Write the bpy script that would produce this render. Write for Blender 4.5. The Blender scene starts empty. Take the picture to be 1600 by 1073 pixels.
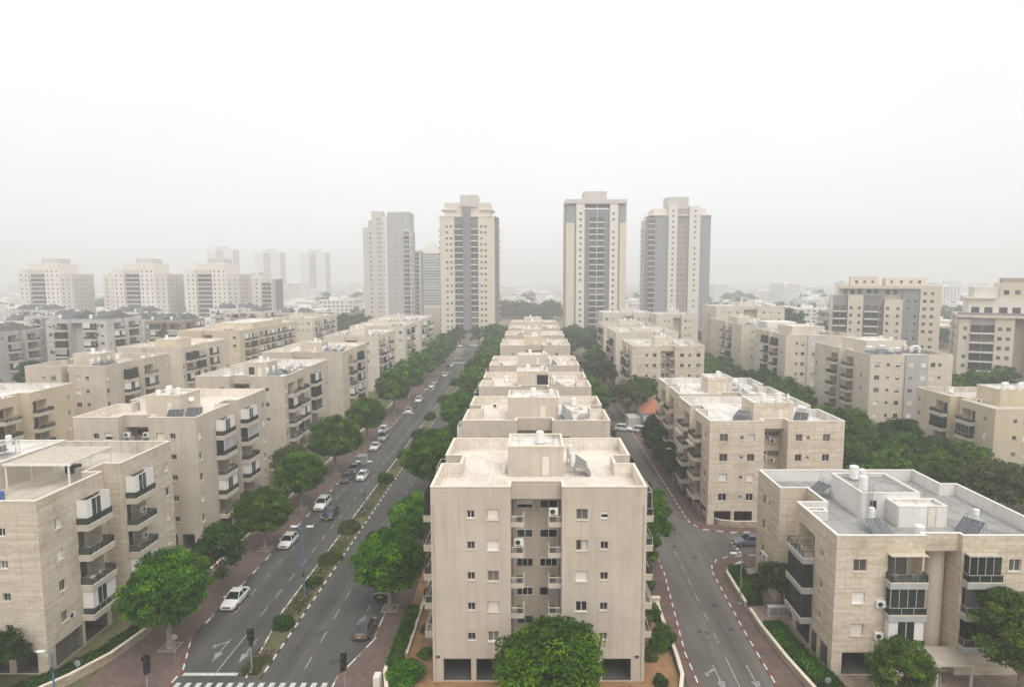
import bpy, math, random
import numpy as np
from mathutils import Vector, Matrix

SC = bpy.context.scene
COL = SC.collection
R = math.radians

# ------------------------------------------------------------------ camera
cam_d = bpy.data.cameras.new('camera')
cam_d.sensor_width = 36.0
cam_d.lens = 22.5
cam_d.shift_x = -30.0 / 1600.0
cam_d.clip_start = 0.5
cam_d.clip_end = 9000
cam = bpy.data.objects.new('camera', cam_d)
COL.objects.link(cam)
cam.location = (0, 0, 38.0)
cam.rotation_euler = (math.pi / 2 - math.atan(0.1005), 0, 0)
SC.camera = cam

# ------------------------------------------------------------------ sky, sun, exposure
SUN_EL, SUN_AZ = 56.0, 155.0     # azimuth from +Y towards +X: veiled light from behind the camera
W = bpy.data.worlds.new('World')
SC.world = W
W.use_nodes = True
nt = W.node_tree
nt.nodes.clear()
sky = nt.nodes.new('ShaderNodeTexSky')
sky.sky_type = 'NISHITA'
sky.sun_disc = False
sky.sun_elevation = R(SUN_EL)
sky.sun_rotation = R(SUN_AZ)
sky.air_density = 1.0
sky.dust_density = 6.0
sky.ozone_density = 1.0
hs = nt.nodes.new('ShaderNodeHueSaturation')
hs.inputs['Saturation'].default_value = 0.12
mx = nt.nodes.new('ShaderNodeMix')
mx.data_type = 'RGBA'
mx.inputs[0].default_value = 0.85
mx.inputs[7].default_value = (6.42, 6.48, 6.5, 1)      # overcast cloud deck over the clear-sky radiance
bg = nt.nodes.new('ShaderNodeBackground')
bg.inputs['Strength'].default_value = 0.15
wo = nt.nodes.new('ShaderNodeOutputWorld')
nt.links.new(sky.outputs[0], hs.inputs['Color'])
nt.links.new(hs.outputs[0], mx.inputs[6])
cl = nt.nodes.new('ShaderNodeTexNoise')          # barely uneven cloud deck
cl.inputs['Scale'].default_value = 1.6
cl.inputs['Detail'].default_value = 4
cr_ = nt.nodes.new('ShaderNodeMapRange')
cr_.inputs['From Min'].default_value = 0.3
cr_.inputs['From Max'].default_value = 0.7
cr_.inputs['To Min'].default_value = 0.95
cr_.inputs['To Max'].default_value = 1.05
cm_ = nt.nodes.new('ShaderNodeMix')
cm_.data_type = 'RGBA'
cm_.blend_type = 'MULTIPLY'
cm_.inputs[0].default_value = 1.0
tcw = nt.nodes.new('ShaderNodeTexCoord')
nt.links.new(tcw.outputs['Generated'], cl.inputs['Vector'])
nt.links.new(cl.outputs['Fac'], cr_.inputs['Value'])
nt.links.new(mx.outputs[2], cm_.inputs[6])
nt.links.new(cr_.outputs[0], cm_.inputs[7])
nt.links.new(cm_.outputs[2], bg.inputs[0])
nt.links.new(bg.outputs[0], wo.inputs[0])

sun_d = bpy.data.lights.new('sun', 'SUN')
sun_d.energy = 1.5
sun_d.angle = R(40)
sun_d.color = (1.0, 0.95, 0.86)
sun = bpy.data.objects.new('sun', sun_d)
COL.objects.link(sun)
_s = Vector((math.sin(R(SUN_AZ)) * math.cos(R(SUN_EL)), math.cos(R(SUN_AZ)) * math.cos(R(SUN_EL)), math.sin(R(SUN_EL))))
sun.rotation_euler = (-_s).to_track_quat('-Z', 'Y').to_euler()
sun.location = (0, 0, 300)

SC.view_settings.view_transform = 'Standard'
SC.view_settings.look = 'None'
SC.view_settings.gamma = 1.0
SC.view_settings.exposure = 0.24
SC.view_settings.use_curve_mapping = False
SC.cycles.max_bounces = 6
SC.cycles.diffuse_bounces = 3
SC.cycles.glossy_bounces = 2
SC.cycles.transmission_bounces = 4
SC.cycles.volume_bounces = 3
SC.cycles.transparent_max_bounces = 12
SC.cycles.use_denoising = True
SC.cycles.caustics_reflective = False
SC.cycles.caustics_refractive = False

# ------------------------------------------------------------------ materials
MATS = {}


def nodes_of(name, rough=0.8):
    m = bpy.data.materials.new(name)
    m.use_nodes = True
    t = m.node_tree
    t.nodes.clear()
    o = t.nodes.new('ShaderNodeOutputMaterial')
    p = t.nodes.new('ShaderNodeBsdfPrincipled')
    p.inputs['Roughness'].default_value = rough
    t.links.new(p.outputs[0], o.inputs[0])
    MATS[name] = m
    return m, t, p


def N(t, typ, **kw):
    n = t.nodes.new(typ)
    for k, v in kw.items():
        if k in n.inputs:
            n.inputs[k].default_value = v
        else:
            setattr(n, k, v)
    return n


def rgb(c, a=1.0):
    return (c[0], c[1], c[2], a)


def ramp(t, fac, stops):
    r = t.nodes.new('ShaderNodeValToRGB')
    while len(r.color_ramp.elements) < len(stops):
        r.color_ramp.elements.new(0.5)
    for e, (p, c) in zip(r.color_ramp.elements, stops):
        e.position = p
        e.color = rgb(c)
    t.links.new(fac, r.inputs[0])
    return r.outputs[0]


def mixc(t, fac, a, b, mode='MIX'):
    n = t.nodes.new('ShaderNodeMix')
    n.data_type = 'RGBA'
    n.blend_type = mode
    for i, v in ((0, fac), (6, a), (7, b)):
        if hasattr(v, 'is_linked') or hasattr(v, 'links'):
            t.links.new(v, n.inputs[i])
        elif i == 0:
            n.inputs[0].default_value = v
        else:
            n.inputs[i].default_value = rgb(v)
    return n.outputs[2]


def noise(t, vec, scale, detail=4, rough=0.55):
    n = t.nodes.new('ShaderNodeTexNoise')
    n.inputs['Scale'].default_value = scale
    n.inputs['Detail'].default_value = detail
    n.inputs['Roughness'].default_value = rough
    if vec is not None:
        t.links.new(vec, n.inputs['Vector'])
    return n.outputs['Fac']


def coords(t, kind='Object', scale=None):
    tc = t.nodes.new('ShaderNodeTexCoord')
    v = tc.outputs[kind]
    if scale:
        m = t.nodes.new('ShaderNodeMapping')
        m.inputs['Scale'].default_value = scale
        t.links.new(v, m.inputs['Vector'])
        v = m.outputs[0]
    return v


def bump(t, p, h, strength=0.3, dist=0.05):
    b = t.nodes.new('ShaderNodeBump')
    b.inputs['Strength'].default_value = strength
    b.inputs['Distance'].default_value = dist
    t.links.new(h, b.inputs['Height'])
    t.links.new(b.outputs[0], p.inputs['Normal'])


def plain(name, c, rough=0.7, metal=0.0, var=0.12, scale=2.0, spec=0.3):
    m, t, p = nodes_of(name, rough)
    v = coords(t)
    f = noise(t, v, scale, 4)
    d = tuple(max(0, x * (1 - var)) for x in c)
    l = tuple(min(1, x * (1 + var)) for x in c)
    t.links.new(ramp(t, f, [(0.3, d), (0.7, l)]), p.inputs['Base Color'])
    p.inputs['Metallic'].default_value = metal
    p.inputs['Specular IOR Level'].default_value = spec
    return m


def stucco(name, c, streak=0.10):
    m, t, p = nodes_of(name, 0.9)
    uv = coords(t, 'UV')
    v = coords(t)
    big = noise(t, v, 0.18, 5)
    c0 = tuple(x * 0.90 for x in c)
    c1 = tuple(x * 1.07 for x in c)
    base = ramp(t, big, [(0.3, c0), (0.7, c1)])
    st = noise(t, coords(t, 'UV', (1.6, 0.10, 1)), 1.0, 5, 0.65)      # rain streaks run down the wall
    stf = ramp(t, st, [(0.46, (1, 1, 1)), (0.80, (1 - streak * 1.5,) * 3)])
    fine = noise(t, v, 9.0, 3)
    fin = ramp(t, fine, [(0.2, (0.94,) * 3), (0.8, (1.04,) * 3)])
    patch = noise(t, coords(t, 'UV', (0.5, 0.9, 1)), 1.0, 2)
    pf = ramp(t, patch, [(0.58, (1, 1, 1)), (0.63, (0.955, 0.95, 0.94))])   # repainted patches
    x = mixc(t, 1.0, base, stf, 'MULTIPLY')
    x = mixc(t, 1.0, x, fin, 'MULTIPLY')
    x = mixc(t, 1.0, x, pf, 'MULTIPLY')
    t.links.new(x, p.inputs['Base Color'])
    p.inputs['Specular IOR Level'].default_value = 0.15
    bump(t, p, fine, 0.15, 0.02)
    return m


def stone(name, c, bw=0.52, bh=0.22, contrast=0.6):
    m, t, p = nodes_of(name, 0.85)
    uv = coords(t, 'UV')
    br = t.nodes.new('ShaderNodeTexBrick')
    br.inputs['Scale'].default_value = 1.0
    br.inputs['Brick Width'].default_value = bw
    br.inputs['Row Height'].default_value = bh
    br.inputs['Mortar Size'].default_value = 0.014
    br.inputs['Mortar Smooth'].default_value = 0.3
    br.inputs['Bias'].default_value = 0.0
    br.offset = 0.37
    br.offset_frequency = 2
    t.links.new(uv, br.inputs['Vector'])
    k = 0.16 * contrast
    br.inputs['Color1'].default_value = rgb(tuple(x * (1 - k * 0.9) for x in c))
    br.inputs['Color2'].default_value = rgb(tuple(min(1, x * (1 + k)) for x in c))
    br.inputs['Mortar'].default_value = rgb(tuple(x * 0.70 for x in c))
    v = coords(t)
    big = noise(t, v, 0.35, 6, 0.6)
    bf = ramp(t, big, [(0.30, (0.80, 0.76, 0.70)), (0.48, (1, 1, 1)), (0.75, (1.06, 1.05, 1.03))])
    row = noise(t, coords(t, 'UV', (0.12, 2.4, 1)), 1.0, 2)
    rf = ramp(t, row, [(0.36, (0.86, 0.83, 0.78)), (0.62, (1.05, 1.05, 1.04))])
    st = noise(t, coords(t, 'UV', (2.2, 0.16, 1)), 1.0, 6, 0.7)
    sf = ramp(t, st, [(0.5, (1, 1, 1)), (0.78, (0.76, 0.72, 0.67))])
    x = mixc(t, 0.9, br.outputs['Color'], bf, 'MULTIPLY')
    x = mixc(t, 0.8, x, rf, 'MULTIPLY')
    x = mixc(t, 0.9, x, sf, 'MULTIPLY')
    t.links.new(x, p.inputs['Base Color'])
    p.inputs['Specular IOR Level'].default_value = 0.2
    inv = N(t, 'ShaderNodeMath', operation='SUBTRACT')
    inv.inputs[0].default_value = 1.0
    t.links.new(br.outputs['Fac'], inv.inputs[1])
    bump(t, p, inv.outputs[0], 0.45, 0.012)
    return m


def roofing(name, c, tile=True, grime=0.3):
    m, t, p = nodes_of(name, 0.85)
    v = coords(t)
    big = noise(t, v, 0.3, 6, 0.65)
    bf = ramp(t, big, [(0.25, (1 - grime * 1.1, 1 - grime * 1.15, 1 - grime * 1.2)), (0.52, (1, 1, 1)), (0.8, (1.05,) * 3)])
    fine = noise(t, v, 3.5, 6, 0.7)
    ff = ramp(t, fine, [(0.3, (0.88,) * 3), (0.6, (1.03,) * 3)])
    if tile:
        br = t.nodes.new('ShaderNodeTexBrick')
        br.inputs['Scale'].default_value = 1.0
        br.inputs['Brick Width'].default_value = 0.6
        br.inputs['Row Height'].default_value = 0.6
        br.inputs['Mortar Size'].default_value = 0.02
        br.offset = 0.0
        br.inputs['Color1'].default_value = rgb(tuple(x * 0.95 for x in c))
        br.inputs['Color2'].default_value = rgb(tuple(min(1, x * 1.03) for x in c))
        br.inputs['Mortar'].default_value = rgb(tuple(x * 0.80 for x in c))
        t.links.new(coords(t, 'UV'), br.inputs['Vector'])
        base = br.outputs['Color']
    else:
        lap = N(t, 'ShaderNodeTexWave', wave_type='BANDS', bands_direction='X')
        lap.inputs['Scale'].default_value = 0.16
        lap.inputs['Distortion'].default_value = 1.5
        t.links.new(coords(t, 'UV'), lap.inputs['Vector'])
        base = ramp(t, lap.outputs['Fac'], [(0.03, tuple(x * 0.85 for x in c)), (0.1, c)])
    x = mixc(t, 1.0, base, bf, 'MULTIPLY')
    x = mixc(t, 1.0, x, ff, 'MULTIPLY')
    t.links.new(x, p.inputs['Base Color'])
    p.inputs['Specular IOR Level'].default_value = 0.2
    bump(t, p, fine, 0.1, 0.02)
    return m


def glass(name, dark, light, rough=0.08, spec=0.5):
    m, t, p = nodes_of(name, rough)
    oi = t.nodes.new('ShaderNodeObjectInfo')
    col = ramp(t, oi.outputs['Random'], [(0.0, dark), (0.55, tuple(d * 1.8 for d in dark)), (1.0, light)])
    t.links.new(col, p.inputs['Base Color'])
    p.inputs['Specular IOR Level'].default_value = spec
    return m


def leaf_mat(name, dark, mid, light):
    m, t, p = nodes_of(name, 0.45)
    a = t.nodes.new('ShaderNodeAttribute')
    a.attribute_name = 'tint'
    oi = t.nodes.new('ShaderNodeObjectInfo')
    c = ramp(t, a.outputs['Fac'], [(0.0, dark), (0.55, mid), (1.0, light)])
    hv = N(t, 'ShaderNodeHueSaturation')
    mr = N(t, 'ShaderNodeMapRange')
    mr.inputs['To Min'].default_value = 0.8
    mr.inputs['To Max'].default_value = 1.18
    t.links.new(oi.outputs['Random'], mr.inputs['Value'])
    t.links.new(mr.outputs[0], hv.inputs['Value'])
    mr2 = N(t, 'ShaderNodeMapRange')
    mr2.inputs['To Min'].default_value = 0.49
    mr2.inputs['To Max'].default_value = 0.515
    t.links.new(oi.outputs['Random'], mr2.inputs['Value'])
    t.links.new(mr2.outputs[0], hv.inputs['Hue'])
    t.links.new(c, hv.inputs['Color'])
    t.links.new(hv.outputs[0], p.inputs['Base Color'])
    p.inputs['Specular IOR Level'].default_value = 0.10
    tr = N(t, 'ShaderNodeBsdfTranslucent')
    t.links.new(hv.outputs[0], tr.inputs['Color'])
    ms = N(t, 'ShaderNodeMixShader')
    ms.inputs[0].default_value = 0.30
    out = [n for n in t.nodes if n.type == 'OUTPUT_MATERIAL'][0]
    t.links.new(p.outputs[0], ms.inputs[1])
    t.links.new(tr.outputs[0], ms.inputs[2])
    t.links.new(ms.outputs[0], out.inputs[0])
    return m


def asphalt(name, c):
    m, t, p = nodes_of(name, 0.85)
    v = coords(t)
    big = noise(t, v, 0.10, 5, 0.6)
    fine = noise(t, v, 14.0, 2)
    lane = noise(t, coords(t, 'Object', (0.55, 0.018, 1)), 1.0, 4, 0.6)      # tyre-worn strips along the road
    x = ramp(t, big, [(0.3, tuple(k * 0.82 for k in c)), (0.7, tuple(k * 1.16 for k in c))])
    x = mixc(t, 1.0, x, ramp(t, lane, [(0.35, (0.74,) * 3), (0.65, (1.18, 1.16, 1.13))]), 'MULTIPLY')
    x = mixc(t, 1.0, x, ramp(t, fine, [(0.3, (0.85,) * 3), (0.7, (1.12,) * 3)]), 'MULTIPLY')
    sp = noise(t, coords(t, 'Object', (0.55, 0.30, 1)), 1.0, 3)
    x = mixc(t, 1.0, x, ramp(t, sp, [(0.66, (1, 1, 1)), (0.74, (0.62, 0.62, 0.64))]), 'MULTIPLY')   # oil and tar patches
    t.links.new(x, p.inputs['Base Color'])
    p.inputs['Specular IOR Level'].default_value = 0.25
    bump(t, p, fine, 0.2, 0.01)
    return m


def pavers(name, c, bw=0.4, bh=0.2):
    m, t, p = nodes_of(name, 0.85)
    v = coords(t)
    br = t.nodes.new('ShaderNodeTexBrick')
    br.inputs['Scale'].default_value = 1.0
    br.inputs['Brick Width'].default_value = bw
    br.inputs['Row Height'].default_value = bh
    br.inputs['Mortar Size'].default_value = 0.012
    br.inputs['Color1'].default_value = rgb(tuple(x * 0.82 for x in c))
    br.inputs['Color2'].default_value = rgb(tuple(x * 1.15 for x in c))
    br.inputs['Mortar'].default_value = rgb(tuple(x * 0.6 for x in c))
    t.links.new(v, br.inputs['Vector'])
    big = noise(t, v, 0.4, 6, 0.65)
    x = mixc(t, 1.0, br.outputs['Color'], ramp(t, big, [(0.3, (0.78, 0.78, 0.8)), (0.7, (1.12, 1.1, 1.08))]), 'MULTIPLY')
    t.links.new(x, p.inputs['Base Color'])
    p.inputs['Specular IOR Level'].default_value = 0.2
    return m


def paint(name, c, wear=0.5):
    """road paint, worn through to the asphalt in flecks"""
    m, t, p = nodes_of(name, 0.7)
    f = noise(t, coords(t), 5.0, 6, 0.75)
    x = ramp(t, f, [(0.30 * wear + 0.12, (0.10, 0.10, 0.10)), (0.30 * wear + 0.30, c)])
    t.links.new(x, p.inputs['Base Color'])
    return m


stucco('stucco', (0.58, 0.508, 0.428), 0.15)
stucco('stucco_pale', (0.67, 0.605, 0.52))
stucco('stucco_yellow', (0.62, 0.53, 0.39))
stucco('stucco_tan', (0.64, 0.565, 0.47))
stucco('stucco_grey', (0.45, 0.44, 0.43))
stucco('stucco_lightgrey', (0.56, 0.545, 0.525))
stucco('stucco_brown', (0.33, 0.26, 0.21))
stucco('white_wall', (0.74, 0.72, 0.69))
stone('stone_pale', (0.64, 0.57, 0.475), contrast=0.5)
stone('stone_warm', (0.67, 0.585, 0.48))
stone('stone_fine', (0.69, 0.605, 0.505), contrast=0.5)
stone('garden_stone', (0.47, 0.40, 0.31), 0.5, 0.22, 1.3)
roofing('roof_cream', (0.76, 0.69, 0.61), True, 0.26)
roofing('roof_white', (0.72, 0.69, 0.65), False, 0.45)
roofing('roof_grey', (0.36, 0.352, 0.342), False, 0.45)
roofing('roof_dust', (0.58, 0.53, 0.46), False, 0.35)
plain('coping', (0.72, 0.65, 0.54), 0.8, var=0.10, scale=1.0)
plain('coping_white', (0.76, 0.73, 0.68), 0.8, var=0.10, scale=1.0)
plain('sill', (0.66, 0.60, 0.52), 0.7)
plain('balcony_band', (0.55, 0.49, 0.42), 0.85, var=0.10, scale=0.8)
plain('balcony_grey', (0.42, 0.42, 0.41), 0.85, var=0.12, scale=0.8)
plain('white_frame', (0.78, 0.78, 0.76), 0.5, var=0.05)
plain('grey_frame', (0.42, 0.41, 0.39), 0.5, var=0.08)
plain('dark_frame', (0.07, 0.065, 0.06), 0.5)
plain('beige_frame', (0.50, 0.44, 0.37), 0.6, var=0.08)
plain('dark_metal', (0.06, 0.06, 0.06), 0.5, 0.3)
plain('steel', (0.42, 0.43, 0.44), 0.4, 0.5)
plain('white_paint', (0.78, 0.77, 0.74), 0.5, var=0.06)
plain('pergola_beam', (0.58, 0.52, 0.44), 0.7)
plain('cream_pvc', (0.70, 0.65, 0.57), 0.55, var=0.05)
plain('tank_white', (0.80, 0.79, 0.77), 0.4, var=0.07)
plain('blue_pole', (0.10, 0.21, 0.36), 0.4, 0.2)
plain('grey_pole', (0.34, 0.36, 0.38), 0.4, 0.3)
plain('black_plastic', (0.018, 0.018, 0.02), 0.4)
plain('terracotta', (0.36, 0.14, 0.08), 0.8, var=0.25, scale=3)
plain('dark_roof', (0.13, 0.125, 0.125), 0.7, var=0.25, scale=1.0)
plain('bark', (0.17, 0.135, 0.105), 0.9, var=0.35, scale=5)
plain('bark_pale', (0.30, 0.265, 0.22), 0.9, var=0.35, scale=5)
plain('kerb_white', (0.72, 0.70, 0.66), 0.8, var=0.18, scale=4)
plain('kerb_red', (0.33, 0.095, 0.08), 0.8, var=0.25, scale=4)
plain('kerb_black', (0.055, 0.055, 0.058), 0.8, var=0.3, scale=4)
plain('kerb_bare', (0.36, 0.33, 0.31), 0.85, var=0.2, scale=4)
plain('concrete', (0.40, 0.38, 0.35), 0.85, var=0.18, scale=1.5)
plain('shaded_parking_concrete', (0.20, 0.185, 0.165), 0.9, var=0.2, scale=1.0)  # concrete with the shade of the parking bays put into its colour
plain('cloth_red', (0.45, 0.10, 0.06), 0.8)
plain('cloth_white', (0.78, 0.78, 0.78), 0.8)
plain('cloth_blue', (0.08, 0.16, 0.38), 0.8)
plain('awning_cream', (0.56, 0.50, 0.41), 0.8)
plain('plate_yellow', (0.72, 0.52, 0.05), 0.5)
plain('lamp_red', (0.30, 0.012, 0.01), 0.25)
plain('lamp_clear', (0.72, 0.74, 0.76), 0.15)
plain('sign_blue', (0.05, 0.16, 0.42), 0.4)
plain('rubber', (0.02, 0.02, 0.021), 0.8)
plain('rim', (0.45, 0.45, 0.46), 0.3, 0.7)
plain('tower_beige', (0.65, 0.58, 0.485), 0.85, var=0.05, scale=0.2)
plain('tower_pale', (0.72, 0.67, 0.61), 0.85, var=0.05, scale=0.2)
plain('tower_grey', (0.225, 0.222, 0.23), 0.8, var=0.06, scale=0.2)
plain('tower_blue', (0.29, 0.295, 0.31), 0.8, var=0.06, scale=0.2)
plain('tower_fog', (0.42, 0.415, 0.415), 0.85, var=0.05, scale=0.2)
plain('tower_brown', (0.36, 0.31, 0.28), 0.85, var=0.06, scale=0.2)
plain('tower_mid', (0.56, 0.52, 0.48), 0.85, var=0.05, scale=0.2)
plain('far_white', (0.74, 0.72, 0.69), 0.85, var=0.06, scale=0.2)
glass('pane', (0.018, 0.020, 0.022), (0.20, 0.19, 0.17))
glass('pane_tower', (0.05, 0.05, 0.054), (0.20, 0.18, 0.165), 0.2)
glass('pane_green', (0.035, 0.050, 0.048), (0.11, 0.14, 0.135), 0.06)
glass('curtain', (0.30, 0.29, 0.27), (0.66, 0.63, 0.58), 0.6, 0.2)
glass('collector', (0.05, 0.053, 0.062), (0.14, 0.145, 0.16), 0.15, 0.5)
glass('car_glass', (0.015, 0.017, 0.02), (0.03, 0.033, 0.04), 0.05, 0.6)
asphalt('asphalt', (0.088, 0.085, 0.082))
asphalt('asphalt_worn', (0.135, 0.126, 0.114))
asphalt('asphalt_patch', (0.078, 0.075, 0.073))
pavers('pavement', (0.165, 0.117, 0.102))
pavers('paving_tan', (0.34, 0.27, 0.215))
paint('road_paint', (0.50, 0.50, 0.48), 1.0)
paint('road_paint_new', (0.62, 0.62, 0.60), 0.7)


def shutter_mat():
    m, t, p = nodes_of('shutter', 0.6)
    wv = N(t, 'ShaderNodeTexWave', wave_type='BANDS', bands_direction='Z')
    wv.inputs['Scale'].default_value = 4.0
    t.links.new(coords(t), wv.inputs['Vector'])
    oi = t.nodes.new('ShaderNodeObjectInfo')
    c = ramp(t, oi.outputs['Random'], [(0.0, (0.80, 0.78, 0.74)), (0.6, (0.74, 0.68, 0.60)), (1.0, (0.60, 0.55, 0.48))])
    t.links.new(c, p.inputs['Base Color'])
    bump(t, p, wv.outputs['Fac'], 0.3, 0.01)


shutter_mat()


def rail_glass():
    m, t, p = nodes_of('rail_glass', 0.05)
    p.inputs['Base Color'].default_value = (0.05, 0.062, 0.06, 1)
    tr = N(t, 'ShaderNodeBsdfTransparent')
    tr.inputs['Color'].default_value = (0.72, 0.78, 0.76, 1)
    ms = N(t, 'ShaderNodeMixShader')
    ms.inputs[0].default_value = 0.42
    out = [n for n in t.nodes if n.type == 'OUTPUT_MATERIAL'][0]
    t.links.new(tr.outputs[0], ms.inputs[1])
    t.links.new(p.outputs[0], ms.inputs[2])
    t.links.new(ms.outputs[0], out.inputs[0])


rail_glass()


def ground_mat():
    m, t, p = nodes_of('soil', 0.95)
    v = coords(t)
    a = noise(t, v, 0.05, 6, 0.65)
    b = noise(t, v, 0.9, 6, 0.7)
    base = ramp(t, a, [(0.35, (0.20, 0.145, 0.09)), (0.55, (0.24, 0.19, 0.135)), (0.75, (0.10, 0.12, 0.05))])
    x = mixc(t, 1.0, base, ramp(t, b, [(0.3, (0.7,) * 3), (0.7, (1.2,) * 3)]), 'MULTIPLY')
    t.links.new(x, p.inputs['Base Color'])
    m, t, p = nodes_of('orange_soil', 0.95)
    v = coords(t)
    b = noise(t, v, 0.6, 7, 0.7)
    c = noise(t, v, 4.0, 4, 0.7)
    x = ramp(t, b, [(0.33, (0.115, 0.105, 0.045)), (0.46, (0.30, 0.17, 0.085)), (0.7, (0.40, 0.22, 0.10))])
    x = mixc(t, 1.0, x, ramp(t, c, [(0.3, (0.78,) * 3), (0.7, (1.15,) * 3)]), 'MULTIPLY')
    t.links.new(x, p.inputs['Base Color'])
    m, t, p = nodes_of('lawn', 0.95)
    v = coords(t)
    b = noise(t, v, 0.5, 7, 0.7)
    c = noise(t, v, 6.0, 4, 0.7)
    x = ramp(t, b, [(0.35, (0.075, 0.095, 0.03)), (0.6, (0.13, 0.115, 0.05)), (0.75, (0.21, 0.15, 0.085))])
    x = mixc(t, 1.0, x, ramp(t, c, [(0.3, (0.7,) * 3), (0.7, (1.2,) * 3)]), 'MULTIPLY')
    t.links.new(x, p.inputs['Base Color'])


ground_mat()
leaf_mat('leaf_ficus', (0.012, 0.042, 0.0015), (0.058, 0.15, 0.003), (0.20, 0.36, 0.006))
leaf_mat('leaf_dark', (0.011, 0.034, 0.003), (0.030, 0.082, 0.007), (0.075, 0.16, 0.013))
leaf_mat('leaf_olive', (0.035, 0.05, 0.013), (0.08, 0.095, 0.024), (0.15, 0.15, 0.038))
leaf_mat('leaf_mid', (0.018, 0.05, 0.003), (0.060, 0.132, 0.006), (0.16, 0.27, 0.012))


def carpaint(name, c):
    m, t, p = nodes_of(name, 0.28)
    p.inputs['Base Color'].default_value = rgb(c)
    p.inputs['Coat Weight'].default_value = 0.6
    p.inputs['Coat Roughness'].default_value = 0.06
    f = noise(t, coords(t), 3.0, 4)
    rr = N(t, 'ShaderNodeMapRange')
    rr.inputs['To Min'].default_value = 0.22
    rr.inputs['To Max'].default_value = 0.42
    t.links.new(f, rr.inputs['Value'])
    t.links.new(rr.outputs[0], p.inputs['Roughness'])


carpaint('car_white', (0.78, 0.78, 0.77))
carpaint('car_silver', (0.42, 0.43, 0.44))
carpaint('car_grey', (0.085, 0.085, 0.09))
carpaint('car_black', (0.02, 0.02, 0.023))
carpaint('car_navy', (0.018, 0.026, 0.055))
carpaint('car_steelblue', (0.14, 0.17, 0.24))

# ------------------------------------------------------------------ mesh helpers


class MB:
    def __init__(self):
        self.v, self.f, self.m = [], [], []

    def quad(self, a, b, c, d, mi=0):
        n = len(self.v)
        self.v += [a, b, c, d]
        self.f.append((n, n + 1, n + 2, n + 3))
        self.m.append(mi)

    def ngon(self, pts, mi=0):
        n = len(self.v)
        self.v += list(pts)
        self.f.append(tuple(range(n, n + len(pts))))
        self.m.append(mi)

    def box(self, x0, x1, y0, y1, z0, z1, mi=0, skip=''):
        n = len(self.v)
        self.v += [(x0, y0, z0), (x1, y0, z0), (x1, y1, z0), (x0, y1, z0), (x0, y0, z1), (x1, y0, z1), (x1, y1, z1), (x0, y1, z1)]
        fs = {'b': (0, 3, 2, 1), 't': (4, 5, 6, 7), 'f': (0, 1, 5, 4), 'r': (1, 2, 6, 5), 'k': (2, 3, 7, 6), 'l': (3, 0, 4, 7)}
        for k, q in fs.items():
            if k not in skip:
                self.f.append(tuple(n + i for i in q))
                self.m.append(mi)

    def prism(self, poly, z0, z1, mi=0, bottom=False):
        k = len(poly)
        for i in range(k):
            a, b = poly[i], poly[(i + 1) % k]
            self.quad((a[0], a[1], z0), (b[0], b[1], z0), (b[0], b[1], z1), (a[0], a[1], z1), mi)
        self.ngon([(p[0], p[1], z1) for p in poly], mi)
        if bottom:
            self.ngon([(p[0], p[1], z0) for p in reversed(poly)], mi)

    def tube(self, p0, p1, r0, r1=None, n=8, mi=0, cap=True):
        r1 = r0 if r1 is None else r1
        a, b = Vector(p0), Vector(p1)
        d = (b - a).normalized()
        u = d.orthogonal().normalized()
        w = d.cross(u)
        s = len(self.v)
        for c, r in ((a, r0), (b, r1)):
            for i in range(n):
                t = 2 * math.pi * i / n
                self.v.append(tuple(c + u * (r * math.cos(t)) + w * (r * math.sin(t))))
        for i in range(n):
            j = (i + 1) % n
            self.f.append((s + i, s + j, s + n + j, s + n + i))
            self.m.append(mi)
        if cap:
            self.f.append(tuple(s + n + i for i in range(n)))
            self.m.append(mi)
            self.f.append(tuple(s + n - 1 - i for i in range(n)))
            self.m.append(mi)

    def mesh(self, name, mats, smooth=False):
        me = bpy.data.meshes.new(name)
        me.from_pydata(self.v, [], self.f)
        for k in mats:
            me.materials.append(MATS[k])
        me.polygons.foreach_set('material_index', self.m)
        me.update()
        # metre-true box mapping
        nl = len(me.loops)
        co = np.empty(len(me.vertices) * 3, 'f4')
        me.vertices.foreach_get('co', co)
        co = co.reshape(-1, 3)
        vi = np.empty(nl, 'i4')
        me.loops.foreach_get('vertex_index', vi)
        pn = np.empty(len(me.polygons) * 3, 'f4')
        me.polygons.foreach_get('normal', pn)
        pn = pn.reshape(-1, 3)
        tot = np.empty(len(me.polygons), 'i4')
        me.polygons.foreach_get('loop_total', tot)
        ln = np.repeat(pn, tot, axis=0)
        c = co[vi]
        flat = np.abs(ln[:, 2]) > 0.6
        u = np.where(flat, c[:, 0], -ln[:, 1] * c[:, 0] + ln[:, 0] * c[:, 1])
        w = np.where(flat, c[:, 1], c[:, 2])
        uv = me.uv_layers.new(name='UVMap')
        uv.data.foreach_set('uv', np.stack([u, w], 1).astype('f4').ravel())
        if smooth:
            me.polygons.foreach_set('use_smooth', [True] * len(me.polygons))
        return me


def put(name, me, parent=None, loc=(0, 0, 0), rz=0.0, scale=None):
    o = bpy.data.objects.new(name, me)
    COL.objects.link(o)
    o.location = loc
    o.rotation_euler = (0, 0, rz)
    if scale:
        o.scale = scale
    if parent is not None:
        o.parent = parent
    return o


def tag(o, label=None, cat=None, group=None, kind=None):
    for k, v in (('label', label), ('category', cat), ('group', group), ('kind', kind)):
        if v:
            o[k] = v
    return o


def thing(name, label, cat, loc, rz=0.0, group=None):
    return tag(put(name, None, None, loc, rz), label, cat, group)


def struct(name, mb, mats, loc=(0, 0, 0)):
    return tag(put(name, mb.mesh(name, mats), None, loc), kind='structure')


def copy_tree(o, parent=None):
    c = o.copy()
    COL.objects.link(c)
    c.parent = parent
    for ch in o.children:
        copy_tree(ch, c)
    return c


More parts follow.
